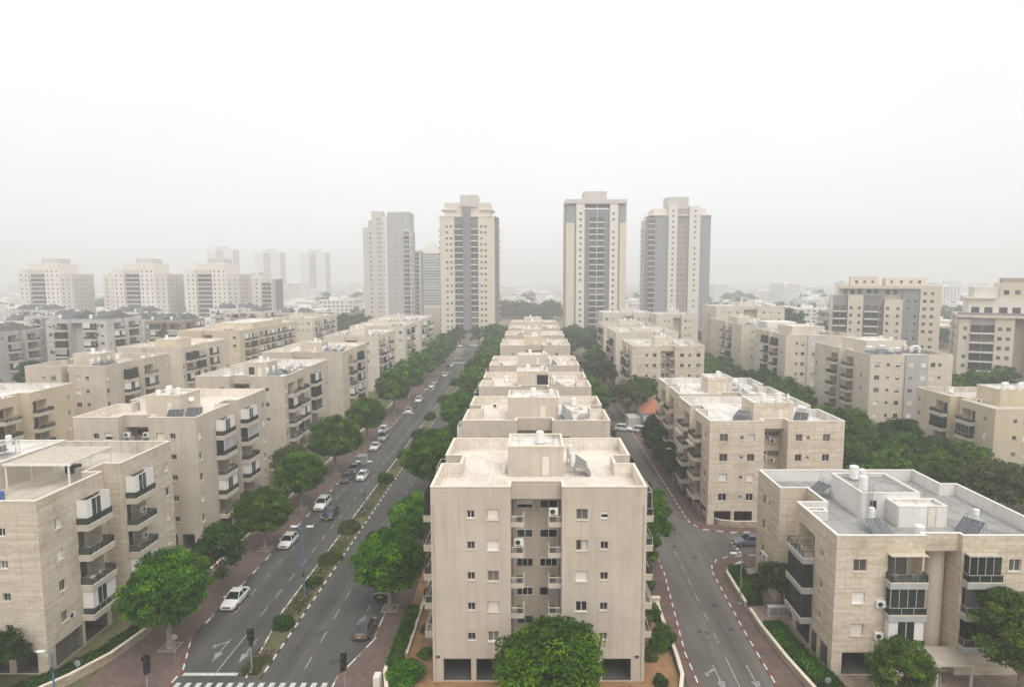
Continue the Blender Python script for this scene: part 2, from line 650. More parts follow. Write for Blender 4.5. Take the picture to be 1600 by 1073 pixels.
def inset(poly, t):
    """offset a CCW polygon inwards"""
    k = len(poly)
    out = []
    for i in range(k):
        a, b, c = Vector(poly[i - 1]), Vector(poly[i]), Vector(poly[(i + 1) % k])
        d1, d2 = (b - a).normalized(), (c - b).normalized()
        n1, n2 = Vector((-d1.y, d1.x)), Vector((-d2.y, d2.x))
        den = d1.x * d2.y - d1.y * d2.x
        if abs(den) < 1e-5:
            out.append(tuple(b + n1 * t))
            continue
        p, q = b + n1 * t, b + n2 * t
        s = ((q - p).x * d2.y - (q - p).y * d2.x) / den
        out.append(tuple(p + d1 * s))
    return out


CACHE = {}


def cached(key, fn):
    if key not in CACHE:
        CACHE[key] = fn()
    return CACHE[key]

# ------------------------------------------------------------------ building parts
WF = ['white_frame', 'beige_frame', 'grey_frame']


def window_meshes(w, h, style, depth, frame, joined):
    def make():
        fr, pn = MB(), MB()
        W2 = w / 2 - 0.003
        y1, y0 = depth - 0.002, depth - 0.07
        b = 0.055
        pane_mats = ['pane']
        fr.box(-W2, W2, y0, y1, 0.003, b)
        fr.box(-W2, W2, y0, y1, h - b, h - 0.003)
        fr.box(-W2, -W2 + b, y0, y1, b, h - b)
        fr.box(W2 - b, W2, y0, y1, b, h - b)
        yp = depth - 0.02
        if depth > 0.05:      # stone sill, proud of the wall, and the dark shutter box line above
            fr.box(-w / 2 - 0.07, w / 2 + 0.07, -0.07, y0 - 0.003, -0.075, 0.004, 1)
        if style in ('slide', 'curt', 'small'):
            c = 0.0 if style != 'curt' else -0.06
            fr.box(c - 0.03, c + 0.03, y0 + 0.012, y1, b, h - b)
        if style == 'triple':
            for c in (-w / 6, w / 6):
                fr.box(c - 0.025, c + 0.025, y0 + 0.012, y1, b, h - b)
        if style == 'shut':
            pane_mats = ['shutter']
            pn.box(-W2 + b, W2 - b, yp - 0.02, yp, b, h - b, 0)
        elif style == 'half':
            pane_mats = ['pane', 'shutter']
            hh = h * 0.45
            pn.quad((-W2, yp, 0), (W2, yp, 0), (W2, yp, hh), (-W2, yp, hh), 0)
            pn.box(-W2 + b, W2 - b, yp - 0.025, yp, hh, h - b, 1)
        elif style == 'curt':
            pane_mats = ['pane', 'curtain']
            pn.quad((-W2, yp, 0), (0, yp, 0), (0, yp, h), (-W2, yp, h), 0)
            pn.quad((0, yp, 0), (W2, yp, 0), (W2, yp, h), (0, yp, h), 1)
        else:
            pn.quad((-W2, yp, 0), (W2, yp, 0), (W2, yp, h), (-W2, yp, h), 0)
        if joined:
            k = len(fr.v)
            fr.v += pn.v
            fr.f += [tuple(i + k for i in q) for q in pn.f]
            fr.m += [i + 2 for i in pn.m]
            return fr.mesh('window', [frame, 'sill'] + pane_mats), None
        return fr.mesh('window', [frame, 'sill']), pn.mesh('pane', pane_mats)
    return cached(('win', round(w, 2), round(h, 2), style, depth, frame, joined), make)


def put_window(root, pos, rz, w, h, style, depth, frame, detail):
    fm, pm = window_meshes(w, h, style, depth, frame, detail < 2)
    o = put('window', fm, root, pos, rz)
    if pm is not None:
        put('shutter' if style == 'shut' else 'pane', pm, o)
    return o


def balcony_meshes(w, proj, style, fh, band, frame):
    def make():
        s = MB()
        e = 0.14
        x0, x1 = -e, w + e
        bh = 0.36
        s.box(x0, x1, -proj, -0.003, -0.22, 0.0)
        s.box(x0, x1, -proj, -proj + 0.11, 0.0, bh)
        s.box(x0, x0 + 0.11, -proj + 0.11, -0.003, 0.0, bh)
        s.box(x1 - 0.11, x1, -proj + 0.11, -0.003, 0.0, bh)
        # coping strip on the upstand
        s.box(x0 - 0.03, x1 + 0.03, -proj - 0.03, -proj + 0.13, bh, bh + 0.05, 1)
        s.box(x0 - 0.03, x0 + 0.13, -proj + 0.13, -0.003, bh, bh + 0.05, 1)
        s.box(x1 - 0.13, x1 + 0.03, -proj + 0.13, -0.003, bh, bh + 0.05, 1)
        slab = s.mesh('balcony', [band, 'coping'])
        r = MB()
        z0, z1 = bh + 0.05, 1.14
        yf = -proj + 0.06
        segs = [((x0 + 0.06, -0.05), (x0 + 0.06, yf)), ((x0 + 0.06, yf), (x1 - 0.06, yf)), ((x1 - 0.06, yf), (x1 - 0.06, -0.05))]
        for a, b in segs:
            A, B = Vector(a), Vector(b)
            L = (B - A).length
            n = max(1, int(round(L / 1.0)))
            for i in range(n + 1):
                q = A + (B - A) * (i / n)
                r.box(q.x - 0.025, q.x + 0.025, q.y - 0.025, q.y + 0.025, z0, z1, 0)
            mx_, Mx = min(A.x, B.x) - 0.02, max(A.x, B.x) + 0.02
            my, My = min(A.y, B.y) - 0.02, max(A.y, B.y) + 0.02
            r.box(mx_, Mx, my, My, z1 - 0.05, z1 + 0.003, 0)
            if style in ('bars', 'plants'):
                n = int(L / 0.13)
                for i in range(1, n):
                    q = A + (B - A) * (i / n)
                    r.box(q.x - 0.009, q.x + 0.009, q.y - 0.009, q.y + 0.009, z0, z1 - 0.05, 0, 'bt')
            else:
                r.box(mx_ + 0.014, Mx - 0.014, my + 0.014, My - 0.014, z0 + 0.05, z1 - 0.07, 1)
        rail = r.mesh('railing', [frame, 'rail_glass'])
        g = None
        top = fh - 0.26
        if style in ('glazed', 'pvc', 'pvc_half', 'blind'):
            q = MB()
            zt = top - 0.03
            n = max(3, int(round(w / 0.75)))
            yb = -proj + 0.16
            xa, xb = x0 + 0.17, x1 - 0.17
            for i in range(n + 1):
                x = xa + (xb - xa) * i / n
                q.box(x - 0.03, x + 0.03, yb - 0.03, yb + 0.03, bh + 0.05, zt, 0)
            q.box(xa, xb, yb - 0.034, yb + 0.034, zt, zt + 0.09, 0)
            for xs in (xa, xb):
                q.box(xs - 0.034, xs + 0.034, yb, -0.02, zt, zt + 0.09, 0)
            q.box(xa, xb, yb - 0.034, yb + 0.034, bh + 0.06, bh + 0.13, 0)
            for i in range(n):
                xl, xr = xa + (xb - xa) * i / n + 0.03, xa + (xb - xa) * (i + 1) / n - 0.03
                mi = 1
                if style == 'pvc':
                    mi = 2 if i % 4 in (0, 3) else 1
                elif style == 'pvc_half':
                    mi = 2 if i < n / 2 else 1
                if style == 'blind':
                    q.box(xl - 0.03, xr + 0.03, yb - 0.05, yb - 0.04, bh + 0.75, zt, 3)
                else:
                    q.box(xl, xr, yb - 0.012, yb + 0.012, bh + 0.13, zt, mi)
            for xs in (xa, xb):
                q.box(xs - 0.012, xs + 0.012, yb + 0.03, -0.02, bh + 0.13, zt, 2 if style == 'pvc' else 1)
            g = ('glazing', q.mesh('glazing', ['white_frame' if style != 'glazed' else frame, 'rail_glass', 'cream_pvc' if style == 'pvc_half' else 'white_paint', 'balcony_grey']))
        elif style == 'awning':
            q = MB()
            q.quad((x0, -0.02, top + 0.05), (x1, -0.02, top + 0.05), (x1, -proj - 0.35, top - 0.35), (x0, -proj - 0.35, top - 0.35))
            q.quad((x1, -0.02, top + 0.03), (x0, -0.02, top + 0.03), (x0, -proj - 0.35, top - 0.37), (x1, -proj - 0.35, top - 0.37))
            q.box(x0, x1, -proj - 0.38, -proj - 0.34, top - 0.55, top - 0.35)
            g = ('awning', q.mesh('awning', ['awning_cream']))
        elif style == 'plants':
            rr = random.Random(int(w * 100))
            q = MB()
            for i in range(260):
                x = rr.uniform(x0, x1)
                z = bh + 0.1 + abs(rr.gauss(0.15, 0.25))
                y = -proj + rr.uniform(-0.12, 0.25)
                a = Vector((rr.uniform(-1, 1), rr.uniform(-1, 1), rr.uniform(-1, 1))).normalized() * 0.13
                b = a.orthogonal().normalized() * 0.06
                p = Vector((x, y, z))
                q.quad(tuple(p - a), tuple(p + b), tuple(p + a), tuple(p - b))
            g = ('foliage', q.mesh('foliage', ['leaf_mid']))
        return slab, rail, g
    return cached(('bal', round(w, 2), proj, style, fh, band, frame), make)


def roof_on(root, poly, zr, zt, roofmat, copmat, t=0.22):
    inn = inset(poly, t)
    mb = MB()
    k = len(poly)
    for i in range(k):
        a, b = inn[i], inn[(i + 1) % k]
        mb.quad((b[0], b[1], zr), (a[0], a[1], zr), (a[0], a[1], zt), (b[0], b[1], zt), 0)
    put('parapet', mb.mesh('parapet', [roofmat if roofmat != 'roof_grey' else 'white_wall']), root)
    rf = MB()
    rf.ngon([(p[0], p[1], zr) for p in inn], 0)
    put('roof', rf.mesh('roof', [roofmat]), root)
    out, inn2 = inset(poly, -0.04), inset(poly, t + 0.04)
    c = MB()
    for i in range(k):
        a, b, d, e = out[i], out[(i + 1) % k], inn2[(i + 1) % k], inn2[i]
        c.quad((*a, zt + 0.07), (*b, zt + 0.07), (*d, zt + 0.07), (*e, zt + 0.07))
        c.quad((*a, zt), (*b, zt), (*b, zt + 0.07), (*a, zt + 0.07))
        c.quad((*d, zt), (*e, zt), (*e, zt + 0.07), (*d, zt + 0.07))
        c.quad((*b, zt), (*a, zt), (*e, zt), (*d, zt))
    put('coping', c.mesh('coping', [copmat]), root)


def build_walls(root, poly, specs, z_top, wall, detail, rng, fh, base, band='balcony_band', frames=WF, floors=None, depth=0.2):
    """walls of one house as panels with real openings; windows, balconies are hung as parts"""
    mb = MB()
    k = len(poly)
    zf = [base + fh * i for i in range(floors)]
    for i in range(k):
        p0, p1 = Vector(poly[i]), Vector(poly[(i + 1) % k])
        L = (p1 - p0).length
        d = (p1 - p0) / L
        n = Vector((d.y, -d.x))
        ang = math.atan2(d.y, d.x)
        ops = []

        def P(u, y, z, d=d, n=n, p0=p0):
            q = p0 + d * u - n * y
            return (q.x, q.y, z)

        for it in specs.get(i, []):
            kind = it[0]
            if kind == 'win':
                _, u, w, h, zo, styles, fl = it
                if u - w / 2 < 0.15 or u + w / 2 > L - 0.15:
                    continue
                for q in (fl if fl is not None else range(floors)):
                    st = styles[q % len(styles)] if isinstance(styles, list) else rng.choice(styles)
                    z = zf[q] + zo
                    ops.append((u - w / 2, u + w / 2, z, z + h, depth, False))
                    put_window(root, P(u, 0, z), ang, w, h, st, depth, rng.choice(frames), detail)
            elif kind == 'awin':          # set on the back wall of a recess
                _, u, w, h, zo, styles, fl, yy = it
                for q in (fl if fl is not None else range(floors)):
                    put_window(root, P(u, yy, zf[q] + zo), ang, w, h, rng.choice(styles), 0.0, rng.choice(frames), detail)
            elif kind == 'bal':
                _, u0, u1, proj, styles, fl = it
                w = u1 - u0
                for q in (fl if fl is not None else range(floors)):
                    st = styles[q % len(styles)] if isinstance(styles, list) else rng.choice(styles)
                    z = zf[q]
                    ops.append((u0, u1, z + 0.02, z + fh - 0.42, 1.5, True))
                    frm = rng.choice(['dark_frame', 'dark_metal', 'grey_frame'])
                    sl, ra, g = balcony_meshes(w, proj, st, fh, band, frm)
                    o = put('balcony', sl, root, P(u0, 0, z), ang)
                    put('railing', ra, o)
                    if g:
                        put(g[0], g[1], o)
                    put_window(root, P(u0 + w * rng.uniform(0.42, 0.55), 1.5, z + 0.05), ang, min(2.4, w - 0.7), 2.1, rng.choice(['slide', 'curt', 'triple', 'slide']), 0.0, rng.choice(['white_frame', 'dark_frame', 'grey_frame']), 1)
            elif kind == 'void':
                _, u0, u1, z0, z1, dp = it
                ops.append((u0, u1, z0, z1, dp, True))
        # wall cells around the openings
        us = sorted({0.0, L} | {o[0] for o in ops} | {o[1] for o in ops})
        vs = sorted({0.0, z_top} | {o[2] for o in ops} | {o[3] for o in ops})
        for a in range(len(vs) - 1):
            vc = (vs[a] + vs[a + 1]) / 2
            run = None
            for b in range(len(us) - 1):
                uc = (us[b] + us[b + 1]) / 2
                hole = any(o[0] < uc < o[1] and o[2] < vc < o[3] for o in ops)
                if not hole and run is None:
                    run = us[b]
                if run is not None and (hole or b == len(us) - 2):
                    e = us[b] if hole else us[b + 1]
                    mb.quad(P(run, 0, vs[a]), P(e, 0, vs[a]), P(e, 0, vs[a + 1]), P(run, 0, vs[a + 1]))
                    run = None
        for (u0, u1, z0, z1, dp, back) in ops:
            park = z0 < 1.0 and z1 < 4.0          # parking bays under the house: tarred floor, concrete coloured darker to deepen their shade
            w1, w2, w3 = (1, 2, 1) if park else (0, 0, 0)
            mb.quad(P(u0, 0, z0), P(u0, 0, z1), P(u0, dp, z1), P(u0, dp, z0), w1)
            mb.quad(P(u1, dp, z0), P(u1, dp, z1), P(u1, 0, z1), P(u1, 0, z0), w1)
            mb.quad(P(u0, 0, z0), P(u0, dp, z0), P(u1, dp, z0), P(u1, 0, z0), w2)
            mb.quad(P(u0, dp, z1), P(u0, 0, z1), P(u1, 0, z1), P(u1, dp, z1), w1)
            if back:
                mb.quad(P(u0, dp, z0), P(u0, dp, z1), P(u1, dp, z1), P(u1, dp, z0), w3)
    put('wall', mb.mesh('wall', [wall, 'shaded_parking_concrete', 'asphalt']), root)


def box_part(name, root, x0, x1, y0, y1, z0, z1, mat):
    m = MB()
    m.box(x0, x1, y0, y1, z0, z1)
    return put(name, m.mesh(name, [mat]), root)


def stair_cabin(root, x0, x1, y0, y1, z0, z1, wall, roofmat, door='f', seed=0, cop='coping'):
    """stair head on the roof: walls, low parapet, inset roof, door"""
    m = MB()
    m.box(x0, x1, y0, y1, z0, z1, 0, 'tb')
    c = put('stair_cabin', m.mesh('stair_cabin', [wall]), root)
    poly = [(x0, y0), (x1, y0), (x1, y1), (x0, y1)]
    roof_on(c, poly, z1 - 0.3, z1, roofmat, cop, 0.18)
    d = MB()
    for b in ((-0.45, -0.39), (0.39, 0.45)):
        d.box(b[0], b[1], -0.06, -0.003, 0, 2.05, 1)
    d.box(-0.45, 0.45, -0.06, -0.003, 2.05, 2.12, 1)
    d.box(-0.39, 0.39, -0.035, -0.003, 0.0, 2.05, 0)
    d.box(0.28, 0.33, -0.075, -0.035, 0.98, 1.04, 2)
    dm = cached('cabin_door', lambda: d.mesh('door', ['cream_pvc', 'beige_frame', 'dark_metal']))
    if door == 'f':
        put('door', dm, c, (x0 + (x1 - x0) * 0.68, y0, z0 + 0.12))
    elif door == 'r':
        put('door', dm, c, (x1, y0 + (y1 - y0) * 0.4, z0 + 0.12), math.pi / 2)
    elif door == 'l':
        put('door', dm, c, (x0, y0 + (y1 - y0) * 0.4, z0 + 0.12), -math.pi / 2)
    return c


def heater_meshes():
    p = MB()      # slanted flat collectors, low edge towards -Y
    for k in (0, 1):
        x0, x1 = -1.02 + k * 1.05, -0.02 + k * 1.05
        a, b = math.cos(R(35)) * 1.9, math.sin(R(35)) * 1.9
        p.quad((x0, 0, 0.25), (x1, 0, 0.25), (x1, a, 0.25 + b), (x0, a, 0.25 + b), 0)
        p.quad((x1, 0.03, 0.19), (x0, 0.03, 0.19), (x0, a + 0.03, 0.19 + b), (x1, a + 0.03, 0.19 + b), 1)
        for (q, w) in (((x0, 0), (x0, 1)), ((x1, 0), (x1, 1))):
            p.quad((q[0], 0, 0.25), (q[0], a, 0.25 + b), (q[0], a + 0.03, 0.19 + b), (q[0], 0.03, 0.19), 1)
        p.quad((x0, 0, 0.25), (x0, 0.03, 0.19), (x1, 0.03, 0.19), (x1, 0, 0.25), 1)
        p.quad((x0, a, 0.25 + b), (x1, a, 0.25 + b), (x1, a + 0.03, 0.19 + b), (x0, a + 0.03, 0.19 + b), 1)
        for i in range(1, 4):      # collector ribs
            x = x0 + (x1 - x0) * i / 4
            p.quad((x - 0.012, -0.004, 0.262), (x + 0.012, -0.004, 0.262), (x + 0.012, a - 0.004, 0.262 + b), (x - 0.012, a - 0.004, 0.262 + b), 1)
    f = MB()
    for x in (-0.9, 0.9):
        f.tube((x, 0.1, 0), (x, 0.1, 0.3), 0.03, n=5)
        f.tube((x, 1.55, 0), (x, 1.55, 1.75), 0.03, n=5)
        f.tube((x, 2.15, 0), (x, 2.15, 1.75), 0.03, n=5)
        f.tube((x, 1.55, 0.05), (x, 2.15, 1.7), 0.02, n=5)
        f.tube((x, 0.1, 0.12), (x, 1.55, 1.2), 0.025, n=5)
    f.tube((-0.9, 1.55, 1.72), (0.9, 1.55, 1.72), 0.03, n=5)
    f.tube((-0.9, 2.15, 1.72), (0.9, 2.15, 1.72), 0.03, n=5)
    f.tube((0.5, 1.8, 1.8), (0.95, 0.4, 0.3), 0.02, n=5)
    t = MB()
    t.tube((-0.65, 1.85, 2.03), (0.65, 1.85, 2.03), 0.29, n=14)
    tv = MB()
    tv.tube((0.0, 1.85, 0.9), (0.0, 1.85, 2.3), 0.29, n=14)
    tv.tube((0.0, 1.85, 2.3), (0.0, 1.85, 2.36), 0.29, 0.2, n=14)
    return (f.mesh('solar_water_heater', ['steel']), p.mesh('collector_panel', ['collector', 'steel']),
            t.mesh('water_tank', ['tank_white']), tv.mesh('water_tank', ['tank_white']))


def solar_heater(root, x, y, z, rz=0.0, upright=True, tank=True):
    f, p, t, tv = cached('heater', heater_meshes)
    o = put('solar_water_heater', f, root, (x, y, z), rz)
    put('collector_panel', p, o)
    if tank:
        put('water_tank', tv if upright else t, o)
    return o


def tank(root, x, y, z, r=0.42, h=1.3):
    def make():
        m = MB()
        m.tube((0, 0, 0.12), (0, 0, h), r, n=16)
        m.tube((0, 0, h), (0, 0, h + 0.08), r * 1.0, r * 0.7, n=16)
        m.box(-r, r, -r, r, 0, 0.12, 1)
        m.tube((r, 0, 0.2), (r + 0.3, 0, 0.05), 0.03, n=5, mi=1)
        return m.mesh('water_tank', ['tank_white', 'concrete'])
    return put('water_tank', cached(('tank', r, h), make), root, (x, y, z))


def ac_unit(root, x, y, z, rz=0.0):
    def make():
        m, g = MB(), MB()
        m.box(-0.42, 0.42, 0.02, 0.34, 0, 0.6)
        m.box(-0.36, -0.3, -0.0, 0.36, -0.08, 0)
        m.box(0.3, 0.36, -0.0, 0.36, -0.08, 0)
        g.tube((-0.1, 0.02, 0.3), (-0.1, 0.005, 0.3), 0.24, n=16)
        g.tube((-0.1, 0.005, 0.3), (-0.1, -0.004, 0.3), 0.05, n=8)
        return m.mesh('air_conditioner', ['white_paint']), g.mesh('fan_grille', ['dark_metal'])
    a, g = cached('ac', make)
    o = put('air_conditioner', a, root, (x, y, z), rz)
    put('fan_grille', g, o)
    return o


def antenna_mesh():
    m = MB()
    m.tube((0, 0, 0), (0, 0, 2.6), 0.025, n=5)
    m.tube((-0.7, 0, 2.5), (0.7, 0, 2.5), 0.015, n=4)
    for k in range(7):
        x = -0.66 + k * 0.22
        m.tube((x, -0.3 - 0.03 * k, 2.5), (x, 0.3 + 0.03 * k, 2.5), 0.012, n=4)
    return m.mesh('antenna', ['steel'])


def satellite_dish(root, x, y, z, rz=0.0):
    def make():
        m = MB()
        m.tube((0, 0, 0), (0, 0, 0.9), 0.03, n=6, mi=1)
        n, rr = 14, 0.45
        for k in range(3):
            for i in range(n):
                a, b = 2 * math.pi * i / n, 2 * math.pi * (i + 1) / n
                def q(t, s):
                    r = rr * s
                    return (r * math.cos(t), -0.1 - 0.25 * s * s + r * math.sin(t) * 0.35, 0.95 + r * math.sin(t) * 0.9)
                m.quad(q(a, k / 3), q(a, (k + 1) / 3), q(b, (k + 1) / 3), q(b, k / 3))
        m.tube((0, -0.2, 0.6), (0, -0.7, 0.9), 0.015, n=5, mi=1)
        return m.mesh('satellite_dish', ['white_paint', 'steel'])
    return put('satellite_dish', cached('dish', make), root, (x, y, z), rz)


# ------------------------------------------------------------------ apartment block with two wings, a front recess and a notch in each flank
def block_poly(W_, D, wl, wr, fr, nd=1.9, nl=3.0, n0=None):
    n0 = 0.42 * D if n0 is None else n0
    n1 = n0 + nl
    return [(0, 0), (wl, 0), (wl, fr), (W_ - wr, fr), (W_ - wr, 0), (W_, 0), (W_, n0), (W_ - nd, n0), (W_ - nd, n1), (W_, n1), (W_, D),
            (0, D), (0, n1), (nd, n1), (nd, n0), (0, n0)], n0, n1


def apartment(label, x, y, W_=20.0, D=18.2, floors=5, fh=2.97, base=2.75, parapet=1.35, wl=7.4, wr=7.7, wall='stucco', roofmat='roof_cream',
              cop='coping', detail=1, seed=0, front=True, right=True, left=True, front_floors=None, side_floors=None, rz=0.0, band='balcony_band',
              bal_r=None, bal_l=None, group=None, cabin=True, n0=None, stuff=True, service=True, name='apartment_block', cabin_wall=None, cab=None, fcols=None, recess_wins=None, front_bal=False, cabh=3.15):
    rng = random.Random(seed)
    root = thing(name, label, 'apartment block', (x, y, 0), rz, group)
    fr = 1.7
    poly, n0, n1 = block_poly(W_, D, wl, wr, fr, n0=n0)
    zr = base + fh * floors
    zt = zr + parapet
    rw = W_ - wl - wr
    sp = {}
    small, mid = ('small', 'small', 'slide'), ('slide', 'shut', 'shut', 'slide', 'half')
    ff, sf = front_floors, side_floors
    bstyles = ('open', 'open', 'bars', 'glazed', 'pvc', 'pvc_half', 'open', 'bars', 'blind')
    br, bl = bal_r or bstyles, bal_l or bstyles
    if front:
        if fcols:
            sp[0] = [('win', u, w_, h_, 1.75 - h_ / 2, st, ff) for (u, w_, h_, st) in fcols[0]]
            sp[4] = [('win', u, w_, h_, 1.75 - h_ / 2, st, ff) for (u, w_, h_, st) in fcols[1]]
        else:
            sp[0] = [('win', wl * 0.50, 0.75, 0.8, 1.3, small, ff), ('win', wl * 0.775, 1.1, 1.05, 1.15, mid, ff)]
            sp[4] = [('win', wr * 0.24, 1.1, 1.05, 1.15, mid, ff), ('win', wr * 0.50, 0.75, 0.8, 1.3, small, ff)]
            if wl > 8.2:
                sp[0].append(('win', wl * 0.2, 1.2, 1.1, 1.15, mid, ff))
            if wr > 8.2:
                sp[4].append(('win', wr * 0.8, 1.2, 1.1, 1.15, mid, ff))
        if front_bal:
            sp[0] = [('bal', wl * 0.5, wl * 0.5 + 3.6, 1.25, br, ff), ('win', wl * 0.2, 1.2, 1.2, 1.1, mid, ff), ('win', wl * 0.37, 0.8, 0.9, 1.2, small, ff)]
            sp[4] = [('bal', wr * 0.14, wr * 0.14 + 3.6, 1.25, br, ff), ('win', wr * 0.58, 1.2, 1.2, 1.1, mid, ff), ('win', wr * 0.8, 1.2, 1.2, 1.1, mid, ff)]
        if ff is None or 0 in ff:
            sp[0] += [('void', 1.0, 3.6, 0.15, 2.3, 3.2), ('void', 4.1, min(6.9, wl - 0.4), 0.15, 2.3, 3.2)]
            sp[4] += [('void', 0.5, 3.2, 0.15, 2.3, 3.2), ('void', 3.9, min(6.6, wr - 1.0), 0.15, 2.3, 3.2)]
        sp[2] = [('void', 0.0, rw, 0.2, zr - 0.35, 1.9)]
        if service if recess_wins is None else recess_wins:
            sp[2] += [('awin', rw * 0.27, 1.6, 0.85, 1.05, ('slide', 'triple', 'slide', 'half'), ff, 1.9),
                      ('awin', rw * 0.76, 1.75, 0.85, 1.05, ('slide', 'triple', 'curt'), ff, 1.9)]
    else:
        sp[2] = [('void', 0.0, rw, 0.2, zr - 0.35, 1.9)]
    if right:
        L2 = D - n1
        sp[5] = [('win', (n0 - 4.3) / 2, 0.9, 1.1, 1.1, ('slide', 'shut', 'curt'), sf), ('bal', n0 - 4.3, n0 - 0.7, 1.25, br, sf)]
        sp[9] = [('bal', 0.7, 4.3, 1.25, br, sf), ('win', L2 - 1.3, 0.9, 1.1, 1.1, ('slide', 'shut', 'curt'), sf)]
        if sf is None or 0 in sf:
            sp[5] += [('void', 1.0, n0 - 4.6, 0.15, 2.4, 0.9), ('void', n0 - 4.2, n0 - 0.8, 0.15, 2.4, 3.0)]
            sp[9] += [('void', 0.8, 4.2, 0.15, 2.4, 3.0)]
        extra = []
        u = 5.9
        while u + 5.2 < L2 - 2.4:
            extra += [('bal', u, u + 3.6, 1.25, br, sf), ('win', u + 4.6, 0.9, 1.1, 1.1, ('slide', 'shut'), sf)]
            u += 6.4
        sp[9] += extra
        u = n0 - 9.6
        while u > 1.4:
            sp[5] += [('bal', u, u + 3.6, 1.25, br, sf)]
            u -= 6.2
        if n0 > 9.7:
            sp[5] = [q for q in sp[5] if not (q[0] == 'win')] + [('win', 0.85, 0.9, 1.1, 1.1, ('slide', 'shut'), sf)]
    if left:
        L2 = D - n1
        sp[11] = [('win', 1.3, 0.9, 1.1, 1.1, ('slide', 'shut', 'curt'), sf), ('bal', L2 - 4.3, L2 - 0.7, 1.25, bl, sf)]
        sp[15] = [('bal', 0.7, 4.3, 1.25, bl, sf), ('win', n0 - (n0 - 4.3) / 2, 0.9, 1.1, 1.1, ('slide', 'shut', 'curt'), sf)]
        if sf is None or 0 in sf:
            sp[11] += [('void', L2 - 4.2, L2 - 0.8, 0.15, 2.4, 3.0)]
            sp[15] += [('void', 0.8, 4.2, 0.15, 2.4, 3.0), ('void', 4.6, n0 - 1.0, 0.15, 2.4, 0.9)]
    build_walls(root, poly, sp, zt, wall, detail, rng, fh, base, band, floors=floors)
    roof_on(root, poly, zr, zt, roofmat, cop)
    if front and service:
        # little service balconies hanging off the recess flanks
        def service_mesh():
            m = MB()
            m.box(0, 1.25, 0, 1.2, -0.12, 0.0)
            m.box(0, 1.25, 0, 0.09, 0.0, 0.35)
            m.box(1.16, 1.25, 0.09, 1.2, 0.0, 0.95)
            m.box(0, 1.25, 0, 0.09, 0.88, 0.95)
            for i in range(9):
                xx = 0.1 + i * 0.125
                m.box(xx, xx + 0.02, 0.03, 0.05, 0.35, 0.88, 1, 'bt')
            m.box(0.1, 0.9, 0.4, 0.9, 0.0, 0.55, 2)
            m.box(0.55, 1.05, 0.35, 0.7, 0.0, 0.8, 3)
            return m.mesh('service_balcony', ['balcony_band', 'grey_frame', 'concrete', 'dark_metal'])
        sm = cached('service', service_mesh)
        for q in (ff if ff is not None else range(floors)):
            z = base + fh * q + 0.5
            put('service_balcony', sm, root, (wl + 0.004, 0.35, z))
            o = put('service_balcony', sm, root, (W_ - wr - 0.004, 0.35, z))
            o.scale = (-1, 1, 1)
            if rng.random() < 0.3:
                ac_unit(root, wl + 0.75, 0.55, z + 0.98)
            if rng.random() < 0.2:
                ac_unit(root, W_ - wr - 0.75, 0.55, z + 0.98)
        for s in (0.12, rw - 0.12):       # drain pipes in the recess
            m = MB()
            m.tube((wl + s, fr + 1.83, 0.2), (wl + s, fr + 1.83, zr - 0.36), 0.055, n=6)
            put('drain_pipe', m.mesh('drain_pipe', ['grey_frame']), root)
    if cabin:
        cx0, cx1, cy0, cy1 = cab or (wl - 0.5, W_ - wr + 0.5, 7.5, 13.0)
        c = stair_cabin(root, cx0, cx1, cy0, cy1, zr, zr + cabh, cabin_wall or wall, 'roof_white', 'f', seed, cop)
        tank(c, cx0 + (cx1 - cx0) * rng.uniform(0.3, 0.6), cy0 + 2.5, zr + cabh - 0.3)
        if stuff:
            tank(c, cx0 + (cx1 - cx0) * rng.uniform(0.7, 0.9), cy0 + 3.6, zr + cabh - 0.3, 0.3, 0.9)
    if stuff:
        side = 1 if rng.random() < 0.75 else 0
        for j in range(rng.choice((2, 3, 3))):
            xx = (W_ - wr + 3.3 + rng.uniform(-0.2, 0.2)) if side else wl - 3.3
            solar_heater(root, xx, 5.6 + j * 2.9, zr, R(rng.choice((90, 90, 78, 100)) * (1 if side else -1)), rng.random() < 0.7)
        for j in range(rng.choice((1, 2, 3))):
            ac_unit(root, rng.uniform(1.2, wl - 1.5), rng.uniform(3, D - 2), zr + 0.08, rng.choice((0, 1.57, 3.14)))
        for j in range(2):            # pipes across the roof
            pm_ = MB()
            xa, ya = rng.uniform(1.5, wl - 0.8), rng.uniform(1.0, 3.0)
            yb = ya + rng.uniform(3, 7)
            pm_.tube((xa, ya, zr + 0.08), (xa, min(yb, D - 1), zr + 0.08), 0.05, n=5)
            pm_.tube((xa, min(yb, D - 1), zr + 0.08), (wl - 0.6, min(yb, D - 1), zr + 0.08), 0.05, n=5)
            put('roof_pipe', pm_.mesh('roof_pipe', ['white_paint']), root)
        for j in range(rng.choice((1, 2))):
            put('antenna', cached('antenna', antenna_mesh), root, (rng.uniform(2.2, W_ - 2.2), rng.uniform(2.0, D - 2.0), zr), rng.uniform(0, 3))
        for j in range(rng.choice((1, 2, 3))):
            tank(root, rng.choice((rng.uniform(2.4, wl - 1.2), rng.uniform(W_ - wr + 3.6, W_ - 2.6))), rng.uniform(D * 0.72, D - 1.4), zr, 0.45, rng.choice((1.0, 1.3)))
        if rng.random() < 0.7:
            satellite_dish(root, rng.uniform(1.5, wl - 1), rng.uniform(2, D - 3), zr, rng.uniform(-0.6, 0.6))
